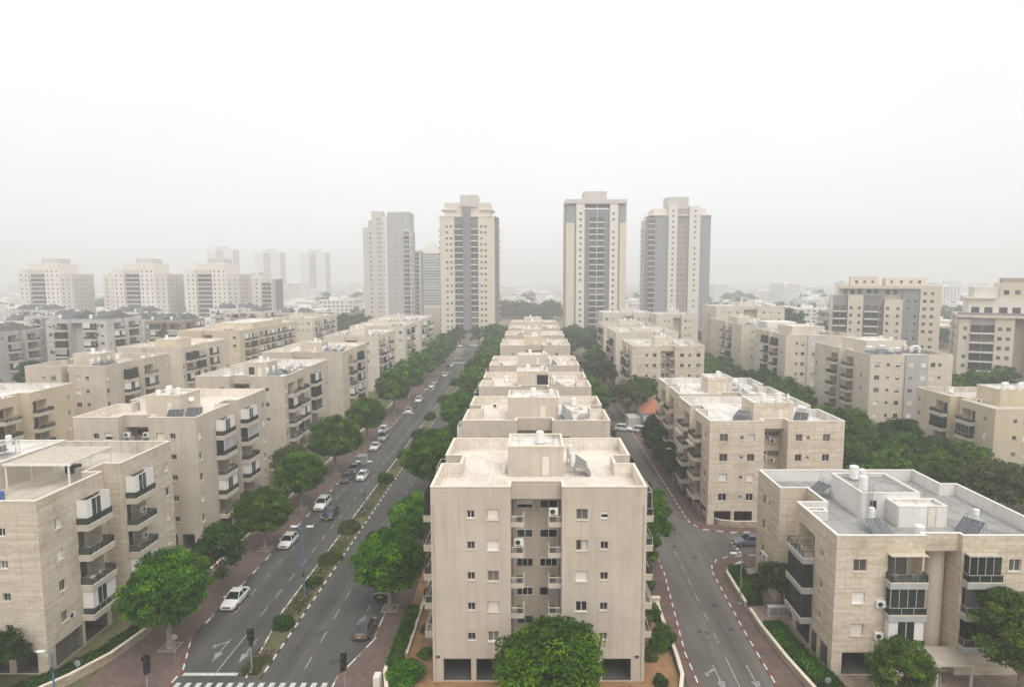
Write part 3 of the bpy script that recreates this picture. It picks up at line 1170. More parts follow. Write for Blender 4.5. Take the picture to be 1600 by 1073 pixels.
        if rng.random() < 0.8:
            for j in range(rng.randint(3, 7)):
                a, b = rng.uniform(W_ - wr + 3.9, W_ - 2.9), rng.uniform(1.2, D - 2.2)
                s1, s2, s3 = rng.uniform(0.2, 0.7), rng.uniform(0.2, 0.7), rng.uniform(0.15, 0.7)
                box_part('storage_box', root, a - s1, a + s1, b - s2, b + s2, zr + 0.004, zr + s3, rng.choice(['concrete', 'white_paint', 'steel']))
    return root


# ------------------------------------------------------------------ towers: vertical bays standing proud of a core
def pane_box(w, h, mat='pane_tower', frame='tower_mid'):
    def make():
        m = MB()
        m.box(-w / 2, w / 2, -0.05, -0.003, 0, h, 1)
        m.box(-w / 2 + 0.08, w / 2 - 0.08, -0.07, -0.05, 0.08, h - 0.08, 0)
        return m.mesh('window', [mat, frame])
    return cached(('pb', round(w, 2), round(h, 2), mat, frame), make)


def loggia_mesh(w, fh, slab_mat='far_white', back='pane_tower', proj=0.9, full=True):
    def make():
        m = MB()
        m.box(0, w, -proj, -0.003, -0.14, 0.14, 0)
        m.box(0, w, -proj, -proj + 0.08, 0.14, 0.42, 0)
        m.box(0.02, w - 0.02, -proj + 0.02, -proj + 0.06, 0.42, 1.05, 1)
        if full:
            m.box(0.1, w - 0.1, -0.04, -0.003, 0.2, fh - 0.4, 2)
            m.box(w / 2 - 0.05, w / 2 + 0.05, -0.06, -0.04, 0.2, fh - 0.4, 0)
        return m.mesh('balcony', [slab_mat, back, 'pane_tower'])
    return cached(('lg', round(w, 2), round(fh, 2), slab_mat, back, proj, full), make)


def tower(label, x, y, W_, D, bays, fh, z0=3.0, seed=0, group=None, cat='tower block', left=None, right=None, caps=(), name='tower_block', core='tower_grey', rz=0.0):
    """bays: (u0, u1, proud, mat, ztop, [items]); items ('w', u, w, h, mat, frame) or ('b', u0, u1, slab, proj) repeated each floor"""
    rng = random.Random(seed)
    root = thing(name, label, cat, (x, y, 0), rz, group)
    zc = min(b[4] for b in bays) if bays else 30
    box_part('core', root, 1.4 if left else 0.05, W_ - (1.4 if right else 0.05), 1.5, D, 0, zc - 0.05, core)

    def bay(side, b):
        u0, u1, pr, mat, zt, items = b[:6]
        zb = b[6] if len(b) > 6 else 0.0
        m = MB()
        if side == 'f':
            m.box(u0, u1, -pr, min(D - 0.1, 6.0), zb, zt)
            org, ang = (0, -pr), 0.0
        elif side == 'l':
            m.box(-pr, min(W_ - 0.1, 5.0), D - u1, D - u0, zb, zt)
            org, ang = (-pr, D), -math.pi / 2
        else:
            m.box(max(0.1, W_ - 5.0), W_ + pr, u0, u1, zb, zt)
            org, ang = (W_ + pr, 0), math.pi / 2
        put('bay', m.mesh('bay', [mat]), root)
        c, s = math.cos(ang), math.sin(ang)
        n = int((zt - max(z0, zb) - 1.0) / fh)
        for q in range(n):
            z = max(z0, zb) + q * fh
            for it in items:
                if it[0] == 'w':
                    _, u, w, h, pm, fm = it
                    if rng.random() < 0.04:
                        continue
                    put('window', pane_box(w, h, pm, fm), root, (org[0] + c * u, org[1] + s * u, z + 1.0), ang)
                else:
                    _, a, e, sm, pj = it
                    put('balcony', loggia_mesh(e - a, fh, sm, 'pane_tower', pj), root, (org[0] + c * a, org[1] + s * a, z), ang)
    for b in bays:
        bay('f', b)
    for b in left or []:
        bay('l', b)
    for b in right or []:
        bay('r', b)
    for (nm, x0, x1, y0, y1, a, b, mt) in caps:
        box_part(nm, root, x0, x1, y0, y1, a, b, mt)
    return root


# ------------------------------------------------------------------ foliage
def leaf_cloud(rs, centres, radii, per, size, flat=0.75, up=0.35):
    """leaf-shaped quads scattered in the shell of each clump"""
    C = np.repeat(centres, per, axis=0)
    Rr = np.repeat(radii, per)
    n = len(C)
    d = rs.normal(size=(n, 3))
    d /= np.linalg.norm(d, axis=1, keepdims=True)
    d[:, 2] = np.where(d[:, 2] < -0.35, -d[:, 2] * 0.6, d[:, 2])
    d /= np.linalg.norm(d, axis=1, keepdims=True)
    rad = Rr * (0.62 + 0.42 * rs.random(n) ** 0.7)
    p = C + d * rad[:, None] * np.array([1, 1, flat])
    nrm = d + rs.normal(scale=0.55, size=(n, 3)) + np.array([0, 0, up])
    nrm /= np.linalg.norm(nrm, axis=1, keepdims=True)
    a = np.cross(nrm, rs.normal(size=(n, 3)))
    a /= np.linalg.norm(a, axis=1, keepdims=True) + 1e-9
    b = np.cross(nrm, a)
    s = size * (0.65 + 0.7 * rs.random(n))[:, None]
    v = np.stack([p - a * s, p + b * s * 0.5 + nrm * s * 0.12, p + a * s, p - b * s * 0.5 + nrm * s * 0.12], 1).reshape(-1, 3)
    tint = np.clip(np.repeat(rs.random(len(centres)) * 0.6, per) + rs.random(n) * 0.45, 0, 1)
    return v, tint


def leaf_mesh(name, v, tint, mat, extra=None):
    n = len(v) // 4
    me = bpy.data.meshes.new(name)
    ev, ef = extra if extra else (np.zeros((0, 3)), [])
    me.vertices.add(len(v) + len(ev))
    me.vertices.foreach_set('co', np.concatenate([v, ev]).astype('f4').ravel())
    q = np.arange(n * 4, dtype='i4')
    tri = np.array(ef, 'i4').reshape(-1) + len(v) if len(ef) else np.zeros(0, 'i4')
    me.loops.add(n * 4 + len(tri))
    me.loops.foreach_set('vertex_index', np.concatenate([q, tri]))
    me.polygons.add(n + len(tri) // 3)
    me.polygons.foreach_set('loop_start', np.concatenate([np.arange(n, dtype='i4') * 4, n * 4 + np.arange(len(tri) // 3, dtype='i4') * 3]))
    me.update(calc_edges=True)
    at = me.attributes.new('tint', 'FLOAT', 'POINT')
    at.data.foreach_set('value', np.concatenate([np.repeat(tint, 4), np.full(len(ev), 0.05)]).astype('f4'))
    me.materials.append(MATS[mat])
    return me


def ico(c, r, seed=0):
    """small lumpy solid that fills a clump so the far side does not shine through"""
    t = (1 + 5 ** 0.5) / 2
    V = np.array([(-1, t, 0), (1, t, 0), (-1, -t, 0), (1, -t, 0), (0, -1, t), (0, 1, t), (0, -1, -t), (0, 1, -t), (t, 0, -1), (t, 0, 1), (-t, 0, -1), (-t, 0, 1)], float)
    V /= np.linalg.norm(V[0])
    Fc = [(0, 11, 5), (0, 5, 1), (0, 1, 7), (0, 7, 10), (0, 10, 11), (1, 5, 9), (5, 11, 4), (11, 10, 2), (10, 7, 6), (7, 1, 8), (3, 9, 4), (3, 4, 2), (3, 2, 6), (3, 6, 8), (3, 8, 9), (4, 9, 5), (2, 4, 11), (6, 2, 10), (8, 6, 7), (9, 8, 1)]
    return c + V * r, Fc


def solids(items):
    vs, fs, k = [], [], 0
    for c, r in items:
        v, f = ico(np.array(c), r)
        vs.append(v)
        fs += [(a + k, b + k, d + k) for a, b, d in f]
        k += 12
    return np.concatenate(vs), fs


def crown_ficus(seed, rx, rz, zc, per=230, size=0.135, clumps=115, mat='leaf_ficus', cr=0.86, flatbottom=0.55):
    """dense clipped dome: bumpy outline, flat underside"""
    rs = np.random.RandomState(seed)
    i = np.arange(clumps) + 0.5
    ph = np.arccos(1 - 2 * i / clumps)
    th = math.pi * (1 + 5 ** 0.5) * i
    d = np.stack([np.cos(th) * np.sin(ph), np.sin(th) * np.sin(ph), np.cos(ph)], 1)
    lump = 1 + 0.10 * np.sin(3 * d[:, 0] + seed) * np.cos(2.3 * d[:, 1] + seed * 1.7) + rs.normal(scale=0.105, size=clumps)
    c = d * np.array([rx, rx, rz]) * lump[:, None] * 0.84
    c[:, 2] = np.maximum(c[:, 2], -rz * flatbottom + rs.normal(scale=0.12, size=clumps))
    c[:, 2] += zc
    r = cr * (0.7 + 0.6 * rs.random(clumps))
    v, t = leaf_cloud(rs, c, r, per, size)
    sol = solids([((0, 0, zc + rz * 0.02), 1.0)] + [(c[k], r[k] * 0.5) for k in range(clumps)])
    sv = sol[0]
    sv[:12] = (sv[:12] - np.array([0, 0, zc])) * np.array([rx * 0.66, rx * 0.66, rz * 0.52]) + np.array([0, 0, zc + rz * 0.05])
    return leaf_mesh('crown', v, t, mat, (sv, sol[1]))


def crown_open(seed, rx, rz, zc, per=110, size=0.2, clumps=55, mat='leaf_mid', cr=1.05):
    """looser crown: clumps through the volume, gaps between"""
    rs = np.random.RandomState(seed)
    d = rs.normal(size=(clumps, 3))
    d /= np.linalg.norm(d, axis=1, keepdims=True)
    d[:, 2] = np.where(d[:, 2] < -0.5, -d[:, 2], d[:, 2])
    rad = 0.45 + 0.55 * rs.random(clumps) ** 0.6
    wob = 1 + 0.22 * np.sin(2.1 * np.arctan2(d[:, 1], d[:, 0]) + seed)
    c = d * np.array([rx, rx, rz]) * rad[:, None] * wob[:, None]
    c[:, 2] += zc
    r = cr * (0.6 + 0.7 * rs.random(clumps))
    v, t = leaf_cloud(rs, c, r, per, size, 0.7, 0.5)
    sol = solids([(c[k], r[k] * 0.5) for k in range(clumps)])
    return leaf_mesh('crown', v, t, mat, sol)


def crown_cone(seed, rx, h, per=80, size=0.22, mat='leaf_dark'):
    rs = np.random.RandomState(seed)
    n = 70
    z = rs.random(n) ** 0.8
    th = rs.random(n) * 6.283
    rr = rx * (1 - z * 0.85) * (0.4 + 0.6 * rs.random(n) ** 0.4)
    c = np.stack([np.cos(th) * rr, np.sin(th) * rr, 1.0 + z * (h - 1.2)], 1)
    r = 0.75 * (0.6 + 0.6 * rs.random(n))
    v, t = leaf_cloud(rs, c, r, per, size, 1.2, 0.3)
    return leaf_mesh('crown', v, t, mat, solids([(c[k], r[k] * 0.55) for k in range(n)]))


def trunk_mesh(seed, h, r, zc, rx, mat='bark_pale'):
    rr = random.Random(seed)
    m = MB()
    p = Vector((0, 0, -0.1))
    lean = Vector((rr.uniform(-0.15, 0.15), rr.uniform(-0.15, 0.15), 0))
    k = 4
    for i in range(k):
        q = Vector((lean.x * (i + 1) / k + rr.uniform(-0.05, 0.05), lean.y * (i + 1) / k, h * (i + 1) / k))
        m.tube(tuple(p), tuple(q), r * (1.25 - 0.45 * i / k) * (1.35 if i == 0 else 1), r * (1.25 - 0.45 * (i + 1) / k), 9, cap=False)
        p = q
    for i in range(6):
        a = i * 1.047 + rr.uniform(-0.3, 0.3)
        mid = p + Vector((math.cos(a) * rx * 0.28, math.sin(a) * rx * 0.28, (zc - h) * 0.55))
        e = p + Vector((math.cos(a) * rx * 0.62, math.sin(a) * rx * 0.62, (zc - h) * 1.05))
        m.tube(tuple(p - Vector((0, 0, 0.15))), tuple(mid), r * 0.55, r * 0.38, 6, cap=False)
        m.tube(tuple(mid), tuple(e), r * 0.38, r * 0.15, 6, cap=False)
    return m.mesh('trunk', [mat], True)


def tree_kinds():
    K = {}
    K['ficus'] = [(trunk_mesh(s, 2.3, 0.24, 4.5, 3.6), crown_ficus(s, 3.7, 2.75, 4.7)) for s in (3, 7, 12)]
    K['ficus_far'] = [(trunk_mesh(s, 2.3, 0.24, 4.5, 3.6), crown_ficus(s, 3.7, 2.75, 4.7, 45, 0.30, 90)) for s in (21, 22)]
    K['big'] = [(trunk_mesh(s, 2.6, 0.28, 5.0, 4.2), crown_open(s, 4.0, 3.2, 5.6, 150, 0.2, 85, 'leaf_mid', 1.1)) for s in (31, 32)]
    K['dark'] = [(trunk_mesh(s, 2.2, 0.17, 4.0, 2.6, 'bark'), crown_open(s, 2.5, 2.3, 4.2, 110, 0.17, 60, 'leaf_dark', 0.85)) for s in (41, 42)]
    K['mid'] = [(trunk_mesh(s, 2.6, 0.22, 5.0, 3.6, 'bark'), crown_open(s, 3.6, 2.9, 5.6, 75, 0.25, 60, 'leaf_mid', 1.1)) for s in (51, 52, 53)]
    K['olive'] = [(trunk_mesh(s, 2.6, 0.22, 5.0, 3.6, 'bark'), crown_open(s, 4.2, 2.8, 5.4, 85, 0.24, 66, 'leaf_olive', 1.1)) for s in (61, 62)]
    K['round'] = [(trunk_mesh(s, 2.6, 0.22, 5.0, 3.6, 'bark'), crown_open(s, 3.8, 3.1, 5.4, 75, 0.26, 64, 'leaf_dark', 1.2)) for s in (71, 72)]
    K['cone'] = [(trunk_mesh(s, 1.6, 0.2, 2.0, 0.8, 'bark'), crown_cone(s, 1.7, 12.0)) for s in (81,)]
    K['far'] = [(trunk_mesh(s, 2.6, 0.25, 5.0, 3.6, 'bark'), crown_open(s, 4.0, 3.4, 4.0, 26, 0.5, 48, 'leaf_dark', 1.5)) for s in (91, 92, 93)]
    return K


TREES = tree_kinds()


def tree(kind, label, x, y, s=1.0, sz=None, group=None, i=0, name='tree', z=0.0, rot=None):
    tm, cm = TREES[kind][i % len(TREES[kind])]
    o = thing(name, label, 'tree', (x, y, z), (x * 1.7 + y * 0.9) % 6.28 if rot is None else rot, group)
    o.scale = (s, s, sz or s)
    put('trunk', tm, o)
    put('crown', cm, o)
    return o


def hedge_mesh(path, wd, h, seed, dens=170, size=0.10, mat='leaf_mid'):
    """clipped hedge along a path: leafy skin round a solid heart"""
    rs = np.random.RandomState(seed)
    vs, ts = [], []
    m = MB()
    for a, b in zip(path[:-1], path[1:]):
        A, B = np.array(a, float), np.array(b, float)
        L = np.linalg.norm(B - A)
        d = (B - A) / L
        nn = np.array([-d[1], d[0]])
        n = int(L * dens * (wd + 2 * h) / 2)
        u = rs.random(n) * L
        which = rs.random(n) * (wd + 2 * h)
        off = np.where(which < wd, which - wd / 2, np.where(which < wd + h, -wd / 2, wd / 2))
        z = np.where(which < wd, h, np.where(which < wd + h, which - wd, which - wd - h))
        bumpy = 1 + 0.10 * np.sin(u * 1.3 + seed) + 0.07 * np.sin(u * 3.7)
        z = z * bumpy + rs.normal(scale=0.05, size=n)
        off = off * (1 + 0.08 * np.sin(u * 2.1)) + rs.normal(scale=0.05, size=n)
        p = np.stack([A[0] + d[0] * u + nn[0] * off, A[1] + d[1] * u + nn[1] * off, np.maximum(z, 0.03)], 1)
        nr = np.stack([nn[0] * np.sign(off), nn[1] * np.sign(off), np.full(n, 0.8)], 1) + rs.normal(scale=0.6, size=(n, 3))
        nr /= np.linalg.norm(nr, axis=1, keepdims=True)
        t1 = np.cross(nr, rs.normal(size=(n, 3)))
        t1 /= np.linalg.norm(t1, axis=1, keepdims=True)
        t2 = np.cross(nr, t1)
        s = size * (0.6 + 0.8 * rs.random(n))[:, None]
        vs.append(np.stack([p - t1 * s, p + t2 * s * 0.55, p + t1 * s, p - t2 * s * 0.55], 1).reshape(-1, 3))
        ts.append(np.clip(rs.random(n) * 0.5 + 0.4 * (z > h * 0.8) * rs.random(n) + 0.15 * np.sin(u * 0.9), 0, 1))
    V, T = np.concatenate(vs), np.concatenate(ts)
    # heart
    hv, hf, k = [], [], 0
    for a, b in zip(path[:-1], path[1:]):
        A, B = np.array(a, float), np.array(b, float)
        d = (B - A) / np.linalg.norm(B - A)
        nn = np.array([-d[1], d[0]]) * wd * 0.46
        for q in (A - nn, B - nn, B + nn, A + nn):
            hv += [(q[0], q[1], 0.0), (q[0], q[1], h * 0.9)]
        for i in range(4):
            j = (i + 1) % 4
            hf += [(k + 2 * i, k + 2 * j, k + 2 * j + 1), (k + 2 * i, k + 2 * j + 1, k + 2 * i + 1)]
        hf += [(k + 1, k + 3, k + 5), (k + 1, k + 5, k + 7)]
        k += 8
    return leaf_mesh('hedge', V, T, mat, (np.array(hv), hf))


def bush_mesh(seed, r, h, mat='leaf_mid', per=130, size=0.10, clumps=32):
    rs = np.random.RandomState(seed)
    d = rs.normal(size=(clumps, 3))
    d /= np.linalg.norm(d, axis=1, keepdims=True)
    d[:, 2] = np.abs(d[:, 2])
    c = d * np.array([r, r, h]) * (0.55 + 0.25 * rs.random(clumps))[:, None]
    c[:, 2] += h * 0.12
    rr = 0.38 * r * (0.7 + 0.6 * rs.random(clumps))
    v, t = leaf_cloud(rs, c, rr, per, size, 0.9, 0.4)
    return leaf_mesh('bush', v, t, mat, solids([((0, 0, h * 0.35), r * 0.55)] + [(c[k], rr[k] * 0.55) for k in range(clumps)]))


# ------------------------------------------------------------------ cars
def car_meshes(kind):
    """body, glass, wheel ...; nose towards -Y, origin on the road under the middle"""
    L, Wd, H = {'sedan': (4.55, 1.78, 1.45), 'hatch': (4.05, 1.74, 1.50), 'suv': (4.45, 1.84, 1.68), 'van': (5.0, 1.92, 1.98)}[kind]
    hl, hw = L / 2, Wd / 2
    # (y, half width, sill z, shoulder z, bonnet/boot deck z)
    belt = 0.92 if kind != 'suv' else 1.02
    if kind == 'van':
        belt = 1.08
    hood = {'sedan': 0.80, 'hatch': 0.84, 'suv': 0.95, 'van': 1.00}[kind]
    cab = {'sedan': (-0.95, -0.15, 1.0, 1.62), 'hatch': (-0.95, -0.25, 1.25, 1.86), 'suv': (-1.0, -0.35, 1.6, 2.1), 'van': (-1.55, -0.85, 2.2, 2.42)}[kind]
    boot = belt + 0.03 if kind == 'sedan' else belt
    st = [(-hl, 0.74, 0.30, 0.55, 0.60), (-hl + 0.12, 0.88, 0.22, 0.62, 0.68), (-hl + 0.5, 0.97, 0.20, 0.70, hood - 0.04), (cab[0], 1.0, 0.20, belt - 0.08, hood + 0.09),
          (cab[0] + 0.35, 1.0, 0.20, belt, belt), (0.6, 1.0, 0.20, belt, belt), (cab[3] - 0.05, 0.98, 0.22, belt, boot), (hl - 0.14, 0.92, 0.26, belt - 0.08, boot - 0.03), (hl, 0.82, 0.34, 0.70, boot - 0.16)]
    b = MB()
    rings = []
    for (y, w, z0, zs, zd) in st:
        w *= hw
        rings.append([(-w * 0.86, y, z0), (-w, y, z0 + 0.16), (-w, y, zs - 0.14), (-w * 0.95, y, zs), (-w * 0.72, y, zd), (0, y, zd + 0.025), (w * 0.72, y, zd), (w * 0.95, y, zs), (w, y, zs - 0.14), (w, y, z0 + 0.16), (w * 0.86, y, z0)])
    k = len(rings[0])
    for a, c in zip(rings[:-1], rings[1:]):
        for i in range(k):
            j = (i + 1) % k
            b.quad(a[i], a[j], c[j], c[i])
    b.ngon(list(reversed(rings[0])))
    b.ngon(rings[-1])
    # roof skin and pillars
    x0, x1 = hw * 0.90, hw * 0.68
    yA, yB, yC, yD = cab
    zb, zr = belt - 0.02, H
    rf = [(-x1, yB, zr - 0.03), (x1, yB, zr - 0.03), (x1, yC, zr - 0.03), (-x1, yC, zr - 0.03)]
    ym = (yB + yC) / 2
    b.quad((-x1, yB, zr - 0.03), (x1, yB, zr - 0.03), (x1 * 0.98, ym, zr + 0.01), (-x1 * 0.98, ym, zr + 0.01))
    b.quad((-x1 * 0.98, ym, zr + 0.01), (x1 * 0.98, ym, zr + 0.01), (x1, yC, zr - 0.03), (-x1, yC, zr - 0.03))
    for s in (-1, 1):
        b.tube((s * x0, yA, zb), (s * x1, yB, zr - 0.03), 0.045, n=5)
        b.tube((s * x0, yD, zb), (s * x1, yC, zr - 0.03), 0.07, n=5)
        b.tube((s * x1, yB, zr - 0.03), (s * x1, yC, zr - 0.03), 0.045, n=5)
        b.tube((s * x0 * 0.99, ym + 0.05, zb), (s * x1, ym + 0.05, zr - 0.03), 0.035, n=4)
        b.box(s * (hw + 0.10) - 0.09, s * (hw + 0.10) + 0.09, yA + 0.3, yA + 0.45, belt + 0.02, belt + 0.16)
    body = b.mesh('body', ['car_white'], True)
    g = MB()
    e = 0.015
    bl = [(-x0 + e, yA, zb), (x0 - e, yA, zb), (x0 - e, yD, zb), (-x0 + e, yD, zb)]
    tp = [(-x1 + e, yB, zr - 0.05), (x1 - e, yB, zr - 0.05), (x1 - e, yC, zr - 0.05), (-x1 + e, yC, zr - 0.05)]
    for i in range(4):
        j = (i + 1) % 4
        g.quad(bl[i], bl[j], tp[j], tp[i])
    glass_ = g.mesh('window_glass', ['car_glass'])
    w = MB()
    w.tube((-0.1, 0, 0.32), (0.1, 0, 0.32), 0.32, n=16)
    tyre = w.mesh('wheel', ['rubber'])
    r = MB()
    r.tube((-0.115, 0, 0.32), (0.115, 0, 0.32), 0.20, n=12)
    rim = r.mesh('rim', ['rim'])
    lm = MB()
    lm.box(-0.2, 0.2, -0.02, 0.10, -0.06, 0.06)
    head = lm.mesh('headlight', ['lamp_clear'])
    lr = MB()
    lr.box(-0.17, 0.17, -0.10, 0.025, -0.08, 0.08)
    tail = lr.mesh('tail_light', ['lamp_red'])
    pm = MB()
    pm.box(-0.26, 0.26, -0.012, 0.012, -0.06, 0.06)
    plate = pm.mesh('number_plate', ['plate_yellow'])
    gm = MB()
    gm.box(-0.45, 0.45, -0.02, 0.03, -0.07, 0.07)
    grille = gm.mesh('grille', ['black_plastic'])
    return dict(L=L, W=Wd, body=body, glass=glass_, wheel=tyre, rim=rim, head=head, tail=tail, plate=plate, grille=grille, belt=belt)


def car(kind, paint_, label, x, y, rz=0.0, group=None, name=None, detail=True, z=0.012):
    M = cached(('car', kind), lambda: car_meshes(kind))
    o = thing(name or {'sedan': 'sedan_car', 'hatch': 'hatchback_car', 'suv': 'sport_utility_car', 'van': 'van'}[kind], label, 'van' if kind == 'van' else 'car', (x, y, z), rz, group)
    bm = cached(('carbody', kind, paint_), lambda: M['body'].copy())
    bm.materials.clear()
    bm.materials.append(MATS[paint_])
    put('body', bm, o)
    put('window_glass', M['glass'], o)
    hl, hw = M['L'] / 2, M['W'] / 2
    for sx in (-1, 1):
        for yy in (-hl + 0.82, hl - 0.80):
            wq = put('wheel', M['wheel'], o, (sx * (hw - 0.085), yy, 0))
            if detail:
                put('rim', M['rim'], wq)
        put('headlight', M['head'], o, (sx * hw * 0.62, -hl + 0.07, 0.62))
        put('tail_light', M['tail'], o, (sx * hw * 0.66, hl - 0.06, 0.78))
    if detail:
        put('number_plate', M['plate'], o, (0, -hl - 0.012, 0.42))
        put('number_plate', M['plate'], o, (0, hl + 0.012, 0.60))
        put('grille', M['grille'], o, (0, -hl - 0.0, 0.57))
    return o


# ================================================================== THE PLACE
# ------------------------------------------------------------------ ground, roads, pavements
def sheet(name, poly, z, mat):
    m = MB()
    m.ngon([(p[0], p[1], z) for p in poly])
    return struct(name, m, [mat])


sheet('ground', [(-3200, -300), (3200, -300), (3200, 5200), (-3200, 5200)], -0.02, 'soil')
sheet('garden_soil', [(-14.4, 40), (15.4, 40), (17.4, 86), (17.4, 300), (-14.4, 300)], 0.004, 'orange_soil')
sheet('lawn', [(-76, 40), (-41.2, 40), (-41.2, 330), (-76, 330)], 0.004, 'lawn')
sheet('lawn', [(27.0, 97.5), (150, 97.5), (150, 330), (27.0, 330)], 0.004, 'lawn')
sheet('courtyard', [(24.6, 40), (120, 40), (120, 82), (24.6, 82)], 0.004, 'paving_tan')
blvd = sheet('boulevard', [(-36.6, 30), (-16.0, 30), (-16.0, 352), (-36.6, 352)], 0.006, 'asphalt')
sheet('cross_street', [(-160, 352), (120, 352), (120, 366), (-160, 366)], 0.006, 'asphalt')
side = sheet('side_road', [(14, 30), (24.6, 30), (24.6, 82), (150, 82), (150, 97.4), (26.0, 97.4), (26.0, 352), (16.0, 352)], 0.006, 'asphalt_worn')


def slab(name, poly, z1, mat):
    m = MB()
    m.prism(poly, 0.0, z1)
    return struct(name, m, [mat])


slab('pavement_left', [(-42.0, 50), (-34.1, 50), (-34.1, 59), (-36.2, 64.5), (-36.3, 330), (-42.0, 330)], 0.12, 'pavement')
slab('pavement_middle', [(-18.5, 50), (-14.2, 50), (-14.2, 330), (-16.4, 330), (-16.6, 64), (-18.5, 57.7)], 0.12, 'pavement')
slab('pavement_right_near', [(23.0, 40), (26.6, 40), (25.8, 58.7), (24.9, 66), (25.2, 79.0), (27.6, 81.4), (70, 82.0), (70, 85.0), (32, 85.0), (27.4, 84.4), (24.4, 82.6), (23.7, 79.5), (23.2, 66)], 0.12, 'pavement')
slab('pavement_right_far', [(70, 93.7), (70, 95.0), (31.0, 94.9), (28.6, 96.0), (27.2, 100), (27.6, 165), (25.3, 165), (24.95, 109), (24.85, 98), (26.5, 94.4), (30, 93.2)], 0.12, 'pavement')
slab('pavement_centre', [(14.8, 40), (15.8, 40), (15.6, 62), (17.1, 79), (17.2, 86), (17.2, 330), (15.4, 330), (15.2, 80), (14.6, 72)], 0.12, 'pavement')
med_soil = slab('median', [(-27.2, 57.9), (-26.0, 57.7), (-26.2, 288), (-28.4, 288), (-28.45, 70)], 0.10, 'lawn')
for (y0, y1) in ((57.9, 59.4), (61.5, 62.4), (73.2, 76.0), (92.5, 97.0), (110, 113.5)):
    m = MB()
    m.box(-28.0 if y0 > 66 else -27.0 - (y0 - 57.5) * 0.1, -26.3, y0, y1, 0.1, 0.125)
    put('paving_panel', m.mesh('paving_panel', ['pavement']), med_soil)


def kerb(name, path, cols, stone_len=1.0, until=None, wdt=0.15, h=0.135):
    """kerb of single stones, painted in turn; beyond 'until' one plain strip"""
    root = tag(put(name, None), kind='structure')
    pts = [Vector(p) for p in path]
    i = 0
    carry = 0.0
    strip = MB()
    for a, b in zip(pts[:-1], pts[1:]):
        d = b - a
        L = d.length
        d.normalize()
        ang = math.atan2(d.y, d.x)
        s = carry
        while s < L - 1e-3:
            c = a + d * (s + stone_len / 2)
            if until is not None and c.y > until:
                e = a + d * L
                n = Vector((-d.y, d.x)) * wdt / 2
                st = a + d * s
                z = h
                strip.quad((*(st - n), z), (*(e - n), z), (*(e + n), z), (*(st + n), z))
                strip.quad((*(st - n), 0), (*(e - n), 0), (*(e - n), z), (*(st - n), z))
                strip.quad((*(e + n), 0), (*(st + n), 0), (*(st + n), z), (*(e + n), z))
                s = L
                break
            mat = cols[i % len(cols)]

            def mk(mat=mat):
                m = MB()
                q, w2 = stone_len / 2 - 0.012, wdt / 2
                m.box(-q, q, -w2, w2, 0, h - 0.02, 0, 'tb')
                t = 0.02
                m.quad((-q, -w2, h - t), (q, -w2, h - t), (q - t, -w2 + t, h), (-q + t, -w2 + t, h))
                m.quad((q, w2, h - t), (-q, w2, h - t), (-q + t, w2 - t, h), (q - t, w2 - t, h))
                m.quad((-q, w2, h - t), (-q, -w2, h - t), (-q + t, -w2 + t, h), (-q + t, w2 - t, h))
                m.quad((q, -w2, h - t), (q, w2, h - t), (q - t, w2 - t, h), (q - t, -w2 + t, h))
                m.quad((-q + t, -w2 + t, h), (q - t, -w2 + t, h), (q - t, w2 - t, h), (-q + t, w2 - t, h))
                return m.mesh('kerb_stone', [mat])
            put('kerb_stone', cached(('kerb', mat, stone_len, wdt, h), mk), root, (c.x, c.y, 0.0), ang)
            i += 1
            s += stone_len
        carry = max(0.0, s - L)
    if strip.f:
        put('kerb_strip', strip.mesh('kerb_strip', ['kerb_bare']), root)
    return root


RW, BW = ['kerb_red', 'kerb_white'], ['kerb_black', 'kerb_white']
kerb('kerb_left_corner', [(-34.0, 50), (-34.0, 59), (-36.1, 64.5)], RW)
kerb('kerb_left', [(-36.1, 65.5), (-36.2, 330)], ['kerb_black', 'kerb_black', 'kerb_white', 'kerb_bare'], until=150)
kerb('kerb_middle', [(-18.6, 50), (-18.6, 57.7), (-16.7, 64), (-16.5, 330)], ['kerb_red', 'kerb_white', 'kerb_white', 'kerb_bare'], until=140)
kerb('median_kerb_left', [(-27.3, 57.8), (-28.55, 70), (-28.5, 288)], ['kerb_white', 'kerb_bare'], until=165)
kerb('median_kerb_right', [(-25.9, 57.6), (-26.1, 288)], BW, until=165)
kerb('kerb_centre', [(15.9, 40), (15.7, 62), (17.2, 79), (17.3, 85)], RW)
kerb('kerb_right_near', [(22.9, 40), (23.1, 66), (23.6, 79.5), (24.0, 81.6), (25.0, 83.3), (26.6, 84.4), (29, 84.95), (34, 85.1)], RW)
kerb('kerb_right_far', [(40, 93.5), (30, 93.1), (26.5, 94.2), (25.0, 96.4), (24.75, 98.5), (24.85, 109), (25.2, 165)], RW)


def mark(parent, name, pts, mat='road_paint', z=0.012):
    m = MB()
    m.ngon([(p[0], p[1], z) for p in pts])
    return put(name, m.mesh(name, [mat]), parent)


def dash(parent, x, y0, y1, w=0.12, name='lane_dash', mat='road_paint', x1=None):
    x1 = x if x1 is None else x1
    mark(parent, name, [(x - w / 2, y0), (x + w / 2, y0), (x1 + w / 2, y1), (x1 - w / 2, y1)], mat)


